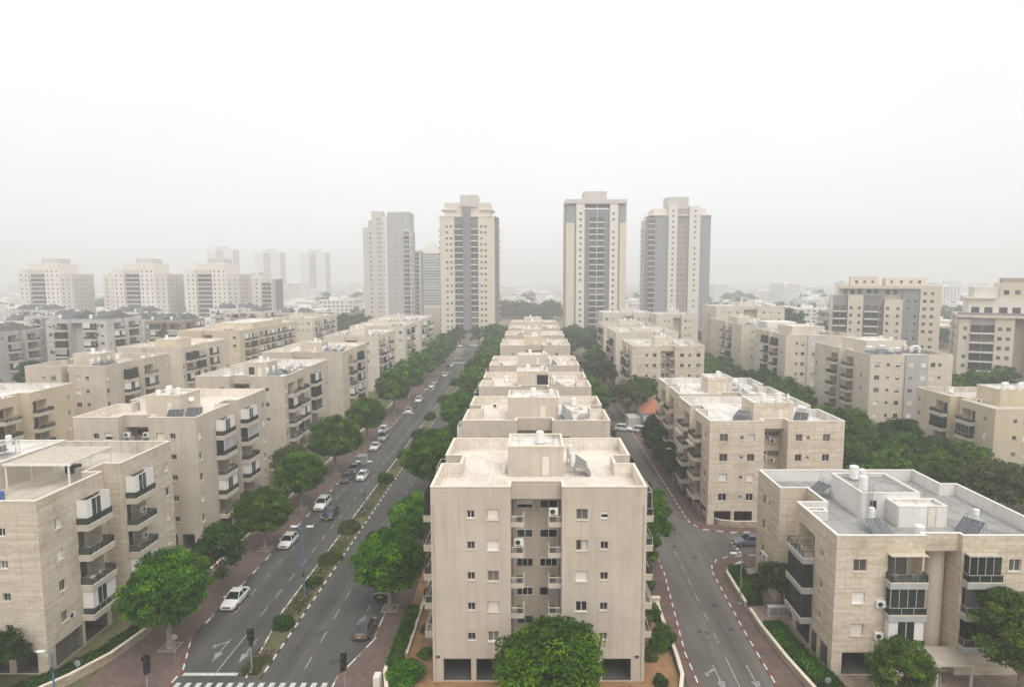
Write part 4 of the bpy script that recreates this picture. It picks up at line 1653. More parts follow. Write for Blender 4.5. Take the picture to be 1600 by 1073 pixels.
for i in range(44):
    y = 69.2 + i * 4.25
    dash(blvd, -30.7, y, y + 1.9)
    dash(blvd, -33.95, y + 0.6, y + 2.1, 0.10, 'parking_dash')
    if i < 40:
        dash(blvd, -22.2, y - 9.9 + 0.35 * i, y - 7.8 + 0.35 * i)
for i in range(14):
    dash(blvd, -18.9, 66.0 + i * 4.2, 67.4 + i * 4.2, 0.10, 'parking_dash')
dash(blvd, -30.6, 58.8, 66.2, 0.14, 'solid_line')
mark(blvd, 'stop_line', [(-33.7, 58.2), (-27.9, 58.2), (-27.9, 58.65), (-33.7, 58.65)], 'road_paint_new')
for i in range(16):
    x = -33.6 + i * 0.99
    mark(blvd, 'crosswalk_stripe', [(x, 53.4), (x + 0.5, 53.4), (x + 0.5, 57.1), (x, 57.1)], 'road_paint_new')
for i in range(8):
    x = -35.8 + i * 0.95
    mark(blvd, 'crosswalk_stripe', [(x, 287.5), (x + 0.5, 287.5), (x + 0.5, 292.5), (x, 292.5)], 'road_paint_new')


def arrow(parent, x, y, left=False):
    # the traffic here comes towards the crossing, so arrows point to -Y
    q = [(x - 0.08, y + 2.0), (x - 0.08, y - 0.6), (x - 0.42, y - 0.6), (x, y - 2.2), (x + 0.42, y - 0.6), (x + 0.08, y - 0.6), (x + 0.08, y + 2.0)]
    mark(parent, 'lane_arrow', q)
    if left:
        mark(parent, 'lane_arrow', [(x - 0.08, y + 1.2), (x - 0.9, y + 0.5), (x - 0.75, y + 0.25), (x - 1.25, y + 0.3), (x - 1.15, y + 1.0), (x - 1.02, y + 0.72), (x - 0.08, y + 1.5)])


arrow(blvd, -31.9, 62.6, True)
arrow(blvd, -29.1, 62.4)
for y in (63.8, 68.2, 72.4, 76.2, 80.4, 84.6):
    dash(side, 19.65 + (y - 62) * 0.022, y, y + 1.9, 0.12, 'lane_dash', 'road_paint')
dash(side, 19.4, 50, 61.3, 0.14, 'solid_line', 'road_paint', 19.65)
arrow(side, 18.0, 57.9, True)
arrow(side, 21.3, 57.9)
for i in range(4):
    mark(side, 'give_way_dash', [(29.0, 85.9 + i * 1.1), (29.4, 85.9 + i * 1.1), (29.4, 86.5 + i * 1.1), (29.0, 86.5 + i * 1.1)], 'road_paint_new')
for (x, y, r) in ((21.5, 71.5, 0.35), (18.3, 66.0, 0.3), (19.0, 65.7, 0.25), (21.8, 66.4, 0.3), (20.4, 88, 0.35), (22.5, 84.5, 0.35), (-34.2, 73.6, 0.3), (-19.6, 60.4, 0.5)):
    m = MB()
    m.ngon([(x + r * math.cos(a * math.pi / 8), y + r * math.sin(a * math.pi / 8), 0.011) for a in range(16)])
    put('manhole_cover', m.mesh('manhole_cover', ['kerb_black']), side if x > 0 else blvd)


rg = random.Random(3)
for (x, y, a, b_) in ((-31.5, 80.5, 0.9, 2.6), (-23.6, 71.0, 0.8, 3.4), (-20.6, 84.0, 1.0, 2.0), (-32.8, 110.0, 0.8, 3.0), (-24.5, 62.5, 0.6, 1.2), (-21.0, 100.0, 0.9, 4.0), (-33.0, 92.0, 0.5, 2.0)):
    k = 9
    pts = [(x + a * math.cos(6.283 * i / k) * rg.uniform(0.75, 1.15), y + b_ * math.sin(6.283 * i / k) * rg.uniform(0.75, 1.15)) for i in range(k)]
    mark(side if x > 0 else blvd, 'asphalt_patch', pts, 'asphalt_patch', 0.009)


def garden_wall(label, path, h=0.8, w=0.28, mat='garden_stone', group=None, cop='coping'):
    root = thing('garden_wall', label, 'garden wall', (path[0][0], path[0][1], 0), 0, group)
    ox, oy = path[0]
    body, cp = MB(), MB()
    P = [Vector((p[0] - ox, p[1] - oy)) for p in path]

    def offs(t):
        out = []
        for i, p in enumerate(P):
            d1 = (P[i] - P[i - 1]).normalized() if i else (P[1] - P[0]).normalized()
            d2 = (P[i + 1] - P[i]).normalized() if i < len(P) - 1 else d1
            d = (d1 + d2).normalized()
            out.append(p + Vector((-d.y, d.x)) * t)
        return out
    for mb, t, z0, z1 in ((body, w / 2, 0.0, h), (cp, w / 2 + 0.04, h + 0.002, h + 0.08)):
        l, r = offs(t), offs(-t)
        for i in range(len(P) - 1):
            mb.quad((*r[i], z0), (*r[i + 1], z0), (*r[i + 1], z1), (*r[i], z1))
            mb.quad((*l[i + 1], z0), (*l[i], z0), (*l[i], z1), (*l[i + 1], z1))
            mb.quad((*r[i], z1), (*r[i + 1], z1), (*l[i + 1], z1), (*l[i], z1))
        mb.quad((*l[0], z0), (*r[0], z0), (*r[0], z1), (*l[0], z1))
        mb.quad((*r[-1], z0), (*l[-1], z0), (*l[-1], z1), (*r[-1], z1))
    put('wall_body', body.mesh('wall_body', [mat]), root)
    put('coping', cp.mesh('coping', [cop]), root)
    return root


garden_wall('curved low stone wall before the hedge of the pergola building', [(-49, 50), (-46, 53.5), (-43.6, 57), (-42.0, 60.5), (-41.2, 65), (-41.1, 72)], 0.9)
garden_wall('straight low wall along the boulevard pavement behind the second ficus', [(-41.3, 76), (-41.4, 110)], 0.9)
garden_wall('low wall along the boulevard pavement past the parked cars', [(-41.6, 112), (-42.0, 210)], 0.9, mat='concrete')
garden_wall('curved stone wall beside the pavement in front of the grey-roofed block', [(26.8, 50), (26.0, 55.5), (25.4, 60), (24.95, 66), (24.95, 69.5)], 0.75)
garden_wall('low stone wall behind the slim street lamp', [(24.9, 71), (25.1, 78.6), (25.7, 79.8), (28, 81.6)], 0.75)
garden_wall('stone wall curving round the corner under the white-roofed stone block', [(48, 95.4), (31.4, 95.3), (29.2, 96.0), (28.0, 97.6), (27.6, 101), (27.5, 108)], 0.9)
garden_wall('low wall beside the far side-road pavement behind the dark trees', [(27.7, 112), (27.8, 150)], 0.9, mat='concrete')
garden_wall('pale curved wall at the right corner of the central garden', [(12.2, 52.5), (13.6, 54.8), (14.4, 57.5), (14.6, 61), (14.55, 67), (14.7, 72)], 0.6, mat='concrete')
garden_wall('pale curved wall at the left corner of the central garden', [(-9.0, 50.5), (-11.5, 52.5), (-13.2, 55), (-14.0, 57.8), (-14.1, 60)], 0.7, mat='garden_stone')
garden_wall('low wall between the hedge and the central building on the boulevard', [(-12.6, 61), (-12.6, 82)], 0.5, mat='concrete')

# ------------------------------------------------------------------ central row
OPENB = ('open', 'bars', 'open', 'glazed', 'pvc_half', 'bars')
c0 = apartment('beige five-storey block in front of all, with service balconies in its recess', -9.3, 57.3, detail=2, seed=5, stuff=False, n0=7.6,
               bal_l=['bars', 'open', 'open', 'bars', 'glazed'], bal_r=['bars', 'bars', 'open', 'open', 'glazed'], group='central row of blocks', wl=7.4, wr=7.85,
               fcols=([(3.7, 0.72, 0.75, ('small', 'slide')), (5.75, 1.08, 1.02, ['slide', 'shut', 'slide', 'shut', 'shut'])], [(1.85, 1.08, 1.02, ['slide', 'slide', 'shut', 'curt', 'slide']), (3.95, 0.72, 0.75, ['small', 'small', 'slide', 'small', 'half'])]))
zr = 2.75 + 2.97 * 5
solar_heater(c0, 15.5, 8.3, zr, R(90), True)
solar_heater(c0, 15.4, 11.3, zr, R(90), True)
for (u, w_) in ((0.5, 0.35), (19.3, 0.35)):
    box_part('wall_lamp', c0, u - w_ / 2, u + w_ / 2, -0.12, -0.003, 2.45, 2.6, 'dark_metal')
for (u, z0_, z1_) in ((0.28, 0.3, 17.3), (19.72, 0.3, 17.3)):
    m = MB()
    m.tube((u, -0.07, z0_), (u, -0.07, z1_), 0.045, n=6)
    put('drain_pipe', m.mesh('drain_pipe', ['beige_frame']), c0)
ac_unit(c0, 1.5, 0.9, zr + 0.08)
ac_unit(c0, 6.6, 9.0, zr + 0.08, 1.57)
for i, (y, lab, kw) in enumerate([
    (85.0, 'flat-roofed beige block second in the central row, plastic table on its roof', {}),
    (112.4, 'beige block third in the central row with pergola and dark glazed stair cabin', {}),
    (140.4, 'beige block fourth in the central row with arched roof vent', {}),
    (184.0, 'beige block fifth in the central row with yellowish stair cabin', dict(cabin_wall='stucco_yellow')),
    (217.0, 'beige block sixth in the central row, partly hazy', {}),
    (249.0, 'beige block seventh in the central row, hazy', {}),
    (281.0, 'farthest beige block of the central row with crowded stair cabin roof', {})]):
    b = apartment(lab, -9.3 + (0.3 if i > 2 else 0), y, W_=20.0 + 0.3 * (i > 2), detail=1, seed=40 + i, front=True, front_floors=[3, 4], side_floors=[1, 2, 3, 4], group='central row of blocks', n0=7.6, wr=7.85, service=False, cab=((5.9, 13.4, 6.4, 12.6), (6.6, 12.4, 7.5, 13.4), (6.2, 13.0, 8.4, 13.8), (6.8, 12.2, 6.8, 12.0), (6.0, 12.6, 7.8, 13.6), (6.6, 13.2, 7.0, 12.6), (5.6, 13.6, 6.6, 13.6))[i], cabh=(3.3, 3.0, 2.7, 3.2, 2.9, 3.4, 3.1)[i], **kw)
    if i == 0:
        m = MB()
        m.box(-0.9, 0.9, -0.5, 0.5, 0.68, 0.74)
        for sx in (-0.8, 0.8):
            for sy in (-0.42, 0.42):
                m.box(sx - 0.03, sx + 0.03, sy - 0.03, sy + 0.03, 0, 0.68)
        tag(put('plastic_table', m.mesh('plastic_table', ['white_paint']), None, (6.3, 96.5, zr + 0.006), 0.2), 'white plastic table on the second central roof', 'table')
    if i == 1:      # pergola of poles and dark glazed side of the cabin
        pg = put('pergola', None, b, (12.9, 8.8, zr))
        for k in range(14):
            box_part('slat', pg, 0.1 + k * 0.4, 0.2 + k * 0.4, 0, 3.2, 2.3, 2.4, 'pergola_beam')
        for px_ in (0.0, 5.5):
            for py_ in (0.1, 3.0):
                box_part('post', pg, px_, px_ + 0.1, py_, py_ + 0.1, 0, 2.2, 'pergola_beam')
        box_part('beam', pg, 0, 5.6, 0.1, 0.2, 2.2, 2.3, 'pergola_beam')
        box_part('beam', pg, 0, 5.6, 3.0, 3.1, 2.2, 2.3, 'pergola_beam')
        box_part('glazed_screen', b, 10.4, 12.5, 7.25, 7.48, zr + 0.1, zr + 2.4, 'pane')

# ------------------------------------------------------------------ left of the boulevard
BAL_L0 = ['pvc', 'open', 'open', 'pvc']
l0 = apartment('pale stone-clad corner block with white roof pergola beside the crosswalk', -64.6, 58.4, W_=18.0, D=22.6, floors=4, fh=3.2, base=2.9, parapet=1.5, wl=6.8, wr=7.0,
               wall='stone_pale', roofmat='roof_dust', detail=2, seed=11, left=False, bal_r=BAL_L0, cabin=False, stuff=False, n0=9.4, front_floors=None, service=False)
zr0 = 2.9 + 3.2 * 4
pg = put('pergola', None, l0, (8.6, 7.8, zr0))
for k in range(17):
    box_part('slat', pg, 0, 7.0, 0.12 + k * 0.43, 0.40 + k * 0.43, 2.75, 2.80, 'pergola_beam')
for px_ in (0.1, 6.8):
    for py_ in (0.2, 3.6, 7.0):
        box_part('post', pg, px_ - 0.07, px_ + 0.07, py_ - 0.07, py_ + 0.07, 0, 2.6, 'white_paint')
for px_ in (0.1, 6.8):
    box_part('beam', pg, px_ - 0.08, px_ + 0.08, 0, 7.4, 2.6, 2.74, 'white_paint')
box_part('beam', pg, -0.1, 7.2, -0.02, 0.09, 2.6, 2.86, 'white_paint')
stair_cabin(l0, 0.6, 8.2, 6.0, 17.5, zr0, zr0 + 2.9, 'stucco_tan', 'roof_white', 'f', 2, 'coping_white')
solar_heater(l0, 4.4, 12.0, zr0 + 2.62, R(-100), True)
for (a, b_, c_, mt) in ((9.5, 4.2, 0.9, 'cloth_blue'), (8.9, 2.2, 0.6, 'concrete'), (10.8, 13.6, 1.0, 'dark_metal'), (12.5, 12.8, 0.8, 'pergola_beam')):
    box_part('storage_box', l0, a, a + 1.5, b_, b_ + 0.7, zr0 + 0.004, zr0 + c_, mt)
m = MB()
m.box(0, 3.4, 0, 2.2, 2.3, 2.38)
for sx in (0.05, 3.25):
    for sy in (0.05, 2.05):
        m.box(sx, sx + 0.1, sy, sy + 0.1, 0, 2.3)
put('roof_shelter', m.mesh('roof_shelter', ['white_paint']), l0, (4.9, 1.6, zr0))
for k in range(4):
    ac_unit(l0, 18.03, 3.55 if k == 0 else 16.4, 2.9 + 3.2 * k + 0.9, math.pi / 2)

l1 = apartment('beige block second along the boulevard with two solar panels and white roof tanks', -63.4, 87.0, W_=17.0, D=23.4, detail=2, seed=12, left=False, wl=6.2, wr=6.6, stuff=False,
               bal_r=['bars', 'pvc', 'open', 'blind', 'pvc'], cab=(6.0, 11.2, 7.0, 12.6), n0=9.8)
solar_heater(l1, 11.6, 4.2, zr, R(15), False, False)
solar_heater(l1, 13.6, 5.6, zr, R(15), False, False)
stair_cabin(l1, 2.6, 5.0, 11.0, 13.2, zr, zr + 1.6, 'white_wall', 'roof_white', '', 3)
for j, (a, b_) in enumerate(((7.0, 8.6), (8.2, 9.0), (9.6, 9.4), (7.6, 10.6))):
    tank(l1, a, b_, zr + 2.86, 0.36, 0.8 + 0.12 * j)
satellite_dish(l1, 11.6, 9.4, zr + 1.4, 0.3)
m = MB()
m.tube((0, 0, 0), (0, 0, 0.4), 0.5, n=14)
put('water_drum', m.mesh('water_drum', ['tank_white']), l1, (13.5, 19.5, zr))

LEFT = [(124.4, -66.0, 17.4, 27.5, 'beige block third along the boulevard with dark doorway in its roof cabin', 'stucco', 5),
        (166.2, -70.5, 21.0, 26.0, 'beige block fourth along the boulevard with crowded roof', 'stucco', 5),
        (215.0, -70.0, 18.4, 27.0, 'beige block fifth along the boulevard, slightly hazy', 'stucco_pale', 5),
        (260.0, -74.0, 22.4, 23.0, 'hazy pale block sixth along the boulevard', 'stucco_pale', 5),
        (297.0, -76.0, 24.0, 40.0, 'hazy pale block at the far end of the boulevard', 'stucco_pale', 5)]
for i, (y, x, w, d, lab, wm, fl) in enumerate(LEFT):
    b = apartment(lab, x, y, W_=w, D=d, floors=fl, wl=w * 0.38, wr=w * 0.39, wall=wm, detail=1, seed=60 + i, left=False, front_floors=[2, 3, 4], side_floors=[0, 1, 2, 3, 4],
                  roofmat='roof_cream' if i % 2 else 'roof_white', group='blocks along the boulevard', service=i < 2)
    for j in range(4):
        ac_unit(b, w * (0.5 + 0.1 * j), d * 0.6, zr + 0.08, 0.4 * j)
        solar_heater(b, w * 0.68 + (j % 2) * 2.2, d * 0.42 + 2.8 * (j // 2), zr, R(-80 + 9 * j), j % 2 == 0)
    if i == 0:
        box_part('doorway', b, w * 0.42, w * 0.42 + 1.1, 7.44, 7.49, zr + 0.1, zr + 2.2, 'dark_metal')
        box_part('blue_drum', b, 3.4, 4.3, 2.0, 2.9, zr + 0.01, zr + 1.1, 'sign_blue')
        box_part('white_drum', b, 4.5, 6.2, 2.0, 2.9, zr + 0.01, zr + 1.2, 'tank_white')

# second row on the left
apartment('yellowish four-storey block with green balcony railings at the left edge', -113.0, 106.0, W_=18.0, D=25.0, floors=4, fh=3.1, base=2.8, wall='stucco_yellow', wl=7, wr=7.0, seed=81,
          left=False, roofmat='roof_white', front=False, side_floors=[1, 2, 3], bal_r=('open', 'plants', 'open'), detail=1, group='second row of blocks')
apartment('beige block with satellite dishes behind the yellowish one', -111.2, 139.2, W_=17.6, D=25.5, wall='stucco', wl=8.0, wr=8.0, seed=82, left=False, roofmat='roof_dust', front_floors=[2, 3, 4],
          side_floors=[2, 3, 4], detail=1, group='second row of blocks', cab=(5.0, 11.0, 8, 14))
apartment('beige block with yellow roof cabin behind the boulevard row', -116.0, 178.0, W_=18.2, D=28.0, wall='stucco_tan', wl=7, wr=8.0, seed=83, left=False, front_floors=[2, 3, 4], side_floors=[2, 3, 4],
          detail=1, group='second row of blocks', cabin_wall='stucco_yellow', cab=(8.0, 14.0, 5, 13))
apartment('long cream block with set-back roof and round-ended balconies', -131.0, 236.0, W_=23.0, D=58.0, wall='stucco_yellow', wl=9, wr=10.0, seed=84, left=False, front_floors=[2, 3, 4],
          side_floors=[1, 2, 3, 4], detail=1, group='second row of blocks', n0=14.0, cab=(6, 21, 16, 46))
apartment('pale block closing the cream row before the dark trees', -128.0, 312.0, W_=21.0, D=40.0, wall='stucco_pale', wl=8, wr=9.0, seed=85, left=False, front_floors=[3, 4],
          side_floors=[1, 2, 3, 4], detail=1, group='second row of blocks', n0=14.0, roofmat='roof_dust')

# ------------------------------------------------------------------ right of the side road
r0 = thing('apartment_block', 'stone-clad three-storey block with grey roof and white roof cabin', 'apartment block', (28.9, 58.3, 0))
fh0, b0 = 3.2, 2.9
zr0 = b0 + fh0 * 3
rp = [(0, 0), (8.4, 0), (8.4, 0.55), (11.9, 0.55), (11.9, 0), (21.5, 0), (21.5, 15.5), (19.6, 15.5), (19.6, 21), (0, 21), (0, 13.9), (3.1, 13.9), (3.1, 9.3), (0, 9.3)]
sm_, md_ = ('small', 'slide'), ('shut', 'slide', 'half')
build_walls(r0, rp, {
    0: [('win', 2.3, 1.25, 1.2, 1.1, ['shut', 'shut', 'slide'], None), ('bal', 4.9, 8.2, 0.9, ['pvc', 'glazed', 'open'], None), ('void', 1.0, 4.4, 0.12, 2.3, 4.0)],
    2: [('void', 0.0, 3.5, 0.15, zr0 - 0.3, 3.0), ('awin', 0.75, 1.2, 1.6, 0.7, ('triple', 'slide'), None, 3.0)],
    4: [('bal', 0.25, 3.3, 0.9, ['open', 'open', 'glazed'], None), ('win', 5.1, 1.15, 1.2, 1.1, ['shut', 'shut', 'slide'], None), ('win', 7.8, 1.15, 1.2, 1.1, md_, None)],
    9: [('win', 2.3, 0.9, 1.2, 1.0, ('slide', 'slide'), None), ('win', 4.0, 0.55, 0.7, 1.3, ('small',), None), ('void', 1.0, 3.4, 0.12, 2.2, 3.0)],
    13: [('bal', 0.9, 4.7, 1.2, ['glazed', 'glazed', 'bars'], None), ('win', 6.4, 0.6, 0.8, 1.2, sm_, None), ('void', 1.2, 4.4, 0.12, 2.3, 2.6), ('void', 4.9, 6.1, 0.12, 2.3, 0.9), ('void', 6.9, 8.5, 0.12, 2.3, 0.9)],
}, zr0 + 1.4, 'stone_warm', 2, random.Random(7), fh0, b0, 'balcony_grey', floors=3)
roof_on(r0, rp, zr0, zr0 + 1.4, 'roof_grey', 'coping_white')
cc = stair_cabin(r0, 6.4, 12.6, 8.0, 15.0, zr0, zr0 + 2.8, 'white_wall', 'roof_grey', '', 4, 'coping_white')
cd = stair_cabin(r0, 9.0, 14.0, 5.6, 7.96, zr0, zr0 + 2.2, 'white_wall', 'roof_white', 'f', 4, 'coping_white')
put_window(cc, (7.6, 8.0, zr0 + 1.1), 0, 0.7, 0.9, 'slide', 0.0, 'dark_frame', 2)
tank(cc, 7.2, 9.4, zr0 + 2.6, 0.45, 1.6)
tank(cc, 8.3, 13.6, zr0 + 2.6, 0.5, 1.5)
tank(cc, 9.4, 13.9, zr0 + 2.6, 0.4, 1.0)
solar_heater(r0, 6.2, 3.2, zr0, R(10), True)
solar_heater(r0, 14.6, 3.6, zr0, R(-60), True)
solar_heater(r0, 4.6, 15.6, zr0, R(-75), False, False)
solar_heater(r0, 13.4, 12.6, zr0, R(-80), False, False)
tank(r0, 9.6, 3.0, zr0, 0.5, 1.2)
stair_cabin(r0, 0.6, 2.6, 7.4, 8.6, zr0, zr0 + 1.0, 'white_wall', 'roof_white', '', 4, 'coping_white')
lad = put('ladder', None, r0, (7.0, 7.85, zr0))
for sx in (0.0, 0.42):
    box_part('rail', lad, sx, sx + 0.05, -0.06, -0.01, 0, 3.9, 'steel')
for k in range(11):
    box_part('rung', lad, 0.05, 0.42, -0.05, -0.02, 0.3 + k * 0.32, 0.34 + k * 0.32, 'steel')
for k, (u, v_) in enumerate(((4.35, 0), (4.35, 1), (14.9, 1))):
    ac_unit(r0, u, -0.36, b0 + fh0 * v_ + 0.9)
ac_unit(r0, -0.36, 18.2, b0 + 0.9, -math.pi / 2)
ac_unit(r0, -0.36, 17.0, b0 + 1.0, -math.pi / 2)
m = MB()      # curved stair drum in the recess and the entrance canopy
m.tube((10.9, 2.6, 0.2), (10.9, 2.6, zr0 - 0.35), 0.95, n=24)
put('stair_drum', m.mesh('stair_drum', ['stucco_tan']), r0)
m = MB()
m.box(8.6, 12.2, -2.4, 0.54, 2.35, 2.6)
m.box(8.7, 8.9, -2.3, -2.1, 0, 2.35)
m.box(11.9, 12.1, -2.3, -2.1, 0, 2.35)
put('entrance_canopy', m.mesh('entrance_canopy', ['balcony_band']), r0)
m = MB()
m.box(4.8, 8.3, -0.85, -0.02, zr0 - 0.30, zr0 - 0.25)
put('sun_awning', m.mesh('sun_awning', ['awning_cream']), r0)
m = MB()
m.box(12.1, 15.3, -0.85, -0.02, zr0 - 0.30, zr0 - 0.25)
put('sun_awning', m.mesh('sun_awning', ['awning_cream']), r0)

r1 = apartment('stone-clad four-storey block with white roof and stained front by the corner', 27.3, 96.0, W_=20.6, D=20.5, floors=4, fh=3.12, base=2.75, parapet=1.2, wl=8.4, wr=8.6, wall='stone_fine', roofmat='roof_white',
               cop='coping_white', detail=2, seed=23, right=False, service=False, stuff=False, n0=9.0, bal_l=['bars', 'open', 'awning', 'open'], cab=(8.2, 14.6, 4.6, 10.4), recess_wins=True,
               fcols=([(2.2, 1.25, 1.2, ('shut', 'slide', 'shut')), (4.95, 0.5, 0.55, ('small',)), (6.4, 1.1, 1.15, ('shut', 'slide'))], [(1.7, 1.0, 1.1, ('slide', 'curt')), (3.1, 0.5, 0.55, ('small',)), (5.9, 1.1, 1.15, ('slide', 'curt'))]))
zr1 = 2.75 + 3.12 * 4
for j in range(3):
    solar_heater(r1, 4.8 + j * 0.75, 2.4 + j * 2.0, zr1, R(-55), False, False)
solar_heater(r1, 15.6, 4.6, zr1, R(-35), False)
tank(r1, 12.9, 6.6, zr1 + 2.86, 0.5, 1.5)
satellite_dish(r1, 14.4, 7.2, zr1 + 2.9, 0.8)
for q in range(4):
    ac_unit(r1, 9.7 + 0.5 * (q % 2), 3.2, 2.75 + 3.12 * q + 0.7)
    ac_unit(r1, 10.9, 3.1, 2.75 + 3.12 * q + 0.2)
r1b = apartment('stone-clad block behind the corner block with flower-filled top balcony', 27.9, 119.0, W_=20.0, D=20.0, floors=4, fh=3.12, base=2.75, parapet=1.2, wl=8.0, wr=8.2, wall='stone_fine', roofmat='roof_white',
                cop='coping_white', detail=1, seed=24, right=False, front_floors=[1, 2, 3], service=False, n0=8.6, bal_l=['open', 'bars', 'bars', 'plants'])
apartment('stone-faced block above the red-roofed house', 29.0, 182.0, W_=20.6, D=21.0, floors=5, wall='stone_fine', roofmat='roof_white', detail=1, seed=25, right=False, front_floors=[1, 2, 3, 4], service=True, wl=8.2, wr=8.4,
          cop='coping_white', group='blocks right of the side road')
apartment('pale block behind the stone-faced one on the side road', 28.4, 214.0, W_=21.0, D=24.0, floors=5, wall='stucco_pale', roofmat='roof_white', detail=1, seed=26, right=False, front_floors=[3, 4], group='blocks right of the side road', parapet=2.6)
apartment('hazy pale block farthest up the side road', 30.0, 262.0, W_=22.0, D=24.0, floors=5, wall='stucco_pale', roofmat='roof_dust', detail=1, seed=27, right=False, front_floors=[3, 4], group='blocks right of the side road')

# second row on the right
s1 = apartment('cream block with blue-glass balconies at the right edge', 83.0, 112.6, W_=20.0, D=23.6, floors=4, fh=3.0, base=1.9, parapet=1.0, wall='stucco_yellow', roofmat='roof_dust', detail=2, seed=31, right=False,
               service=False, n0=9.4, bal_l=['awning', 'open', 'glazed', 'open'], cop='coping', cab=(6.2, 14.0, 7.5, 14.0))
for j in range(4):
    tank(s1, 8.0 + j * 1.5, 9.2 + (j % 2) * 1.4, 13.9 + 2.9, 0.42, 1.2)
s2 = apartment('tan and grey block with planted balconies and cluttered roof', 78.0, 146.0, W_=19.0, D=29.0, floors=6, fh=2.95, base=1.9, parapet=1.1, wall='stucco_tan', roofmat='roof_dust', detail=1, seed=32, right=True,
               service=False, n0=12.0, wl=8.3, wr=6.0, bal_l=['open', 'plants', 'open', 'plants', 'open', 'open'], cab=(5, 15, 12, 24), cabin_wall='stucco_pale')
box_part('grey_bay', s2, 8.0, 13.2, -0.35, 1.6, 0.0, 20.7, 'stucco_grey')
for q in range(6):
    for u in (9.2, 12.0):
        put_window(s2, (u, -0.35, 1.9 + 2.95 * q + 1.15), 0, 1.1, 1.0, random.Random(q * 7 + int(u)).choice(['shut', 'shut', 'slide']), 0.0, 'white_frame', 1)
rg = random.Random(4)
for j in range(8):
    solar_heater(s2, rg.uniform(2, 17), rg.uniform(2.5, 9), 1.9 + 2.95 * 6, R(rg.uniform(-100, 20)), rg.random() < 0.5, rg.random() < 0.6)
s3 = apartment('tan and grey block farther along the green strip', 76.0, 190.0, W_=20.0, D=26.0, floors=6, fh=3.05, base=1.9, parapet=1.2, wall='stucco_tan', roofmat='roof_dust', detail=1, seed=33, right=False,
               service=False, n0=10.5, wl=6.6, wr=8.0, bal_l=('glazed', 'open', 'pvc_half'), cab=(5, 15, 8, 20))
box_part('grey_bay', s3, 6.4, 12.6, -0.35, 1.6, 0.0, 21.4, 'stucco_lightgrey')
for q in range(6):
    put_window(s3, (8.2, -0.35, 1.9 + 3.05 * q + 1.15), 0, 1.1, 1.0, 'shut' if q % 2 else 'slide', 0.0, 'white_frame', 1)
apartment('cream block with rounded balconies behind the green strip', 76.5, 232.0, W_=22.0, D=42.0, floors=6, fh=3.05, base=1.9, parapet=1.2, wall='stucco_tan', roofmat='roof_dust', detail=1, seed=34, right=False,
          service=False, n0=16.0, wl=8, wr=8.0, front_floors=[2, 3, 4, 5], cab=(3, 9, 14, 26))
box_part('penthouse', s3, 4, 14, 26.5, 36, 0, 23.5, 'white_wall')

# low white buildings at the foot of the towers
for (lab, x, y, w, d, fl, sd) in (('low white office building under the tower with grey balcony bay', 36.0, 322.0, 26.0, 24.0, 5, 91), ('low white building with wide windows beside the hazy grey tower', 92.0, 318.0, 34.0, 26.0, 6, 92),
                                  ('pale low building between the two right towers', 60.0, 306.0, 20.0, 22.0, 5, 93)):
    apartment(lab, x, y, W_=w, D=d, floors=fl, fh=3.4, wl=w * 0.4, wr=w * 0.4, wall='stucco_pale', roofmat='roof_white', detail=1, seed=sd, left=False, right=False, front_floors=list(range(1, fl)), service=False, cop='coping_white')

# small house with a red tiled roof beside the side road
h = thing('tiled_house', 'small white house with red tiled roof behind two parked white cars', 'house', (28.6, 160.0, 0))
box_part('wall', h, 0, 13, 0, 9, 0, 4.2, 'white_wall')
m = MB()
m.quad((-0.5, -0.5, 4.2), (13.5, -0.5, 4.2), (9.5, 4.5, 6.8), (3.5, 4.5, 6.8))
m.quad((13.5, 9.5, 4.2), (-0.5, 9.5, 4.2), (3.5, 4.5, 6.8), (9.5, 4.5, 6.8))
m.ngon([(-0.5, 9.5, 4.2), (-0.5, -0.5, 4.2), (3.5, 4.5, 6.8)])
m.ngon([(13.5, -0.5, 4.2), (13.5, 9.5, 4.2), (9.5, 4.5, 6.8)])
put('roof', m.mesh('roof', ['terracotta']), h)
box_part('annex', h, -3.6, -0.3, 1.5, 7, 0, 2.6, 'stucco_lightgrey')
for u in (2.0, 5.5, 9.0):
    put_window(h, (u, 0, 1.4), 0, 1.3, 1.3, 'slide', 0.0, 'white_frame', 1)

# ------------------------------------------------------------------ towers
FT = 3.64
PT, TM = 'pane_tower', 'tower_mid'


def cols(us, w=1.5, h=1.4, f=TM):
    return [('w', u, w, h, PT, f) for u in us]


tower('beige tower with dark central stripe and stepped top at the boulevard end', -58.0, 400.0, 37.4, 26.0, [
    (1.8, 10.6, 0.6, 'tower_beige', 76.0, cols((6.0, 8.6))), (10.6, 15.6, 0.0, 'tower_grey', 76.0, [('b', 0.1 + 10.6, 15.5, 'far_white', 1.0)]),
    (15.6, 20.6, 1.0, 'tower_grey', 82.5, []), (20.6, 25.2, 0.0, 'tower_grey', 76.0, [('b', 20.7, 25.1, 'far_white', 1.0)]),
    (25.2, 35.4, 0.6, 'tower_beige', 76.0, cols((27.2, 29.8)))], FT, 3.0, 1,
    left=[(2, 12, 0.3, 'tower_grey', 76.0, [('b', 4, 10, 'tower_pale', 1.1)])], right=[(2, 12, 0.3, 'tower_grey', 76.0, [('b', 4, 10, 'tower_pale', 1.1)])],
    caps=[('penthouse', 4.4, 32.6, 1.5, 22, 75.9, 84.8, 'tower_beige'), ('terrace_slab', 1.0, 36.4, -0.9, 24, 76.0, 76.7, 'tower_pale'), ('terrace_slab', 2.2, 12, 0.2, 20, 80.2, 80.7, 'tower_pale'), ('terrace_slab', 26.5, 34.8, 0.2, 20, 80.2, 80.7, 'tower_pale'),
          ('machine_room', 14.2, 25.2, 0.8, 14, 82, 89.4, 'tower_mid')])
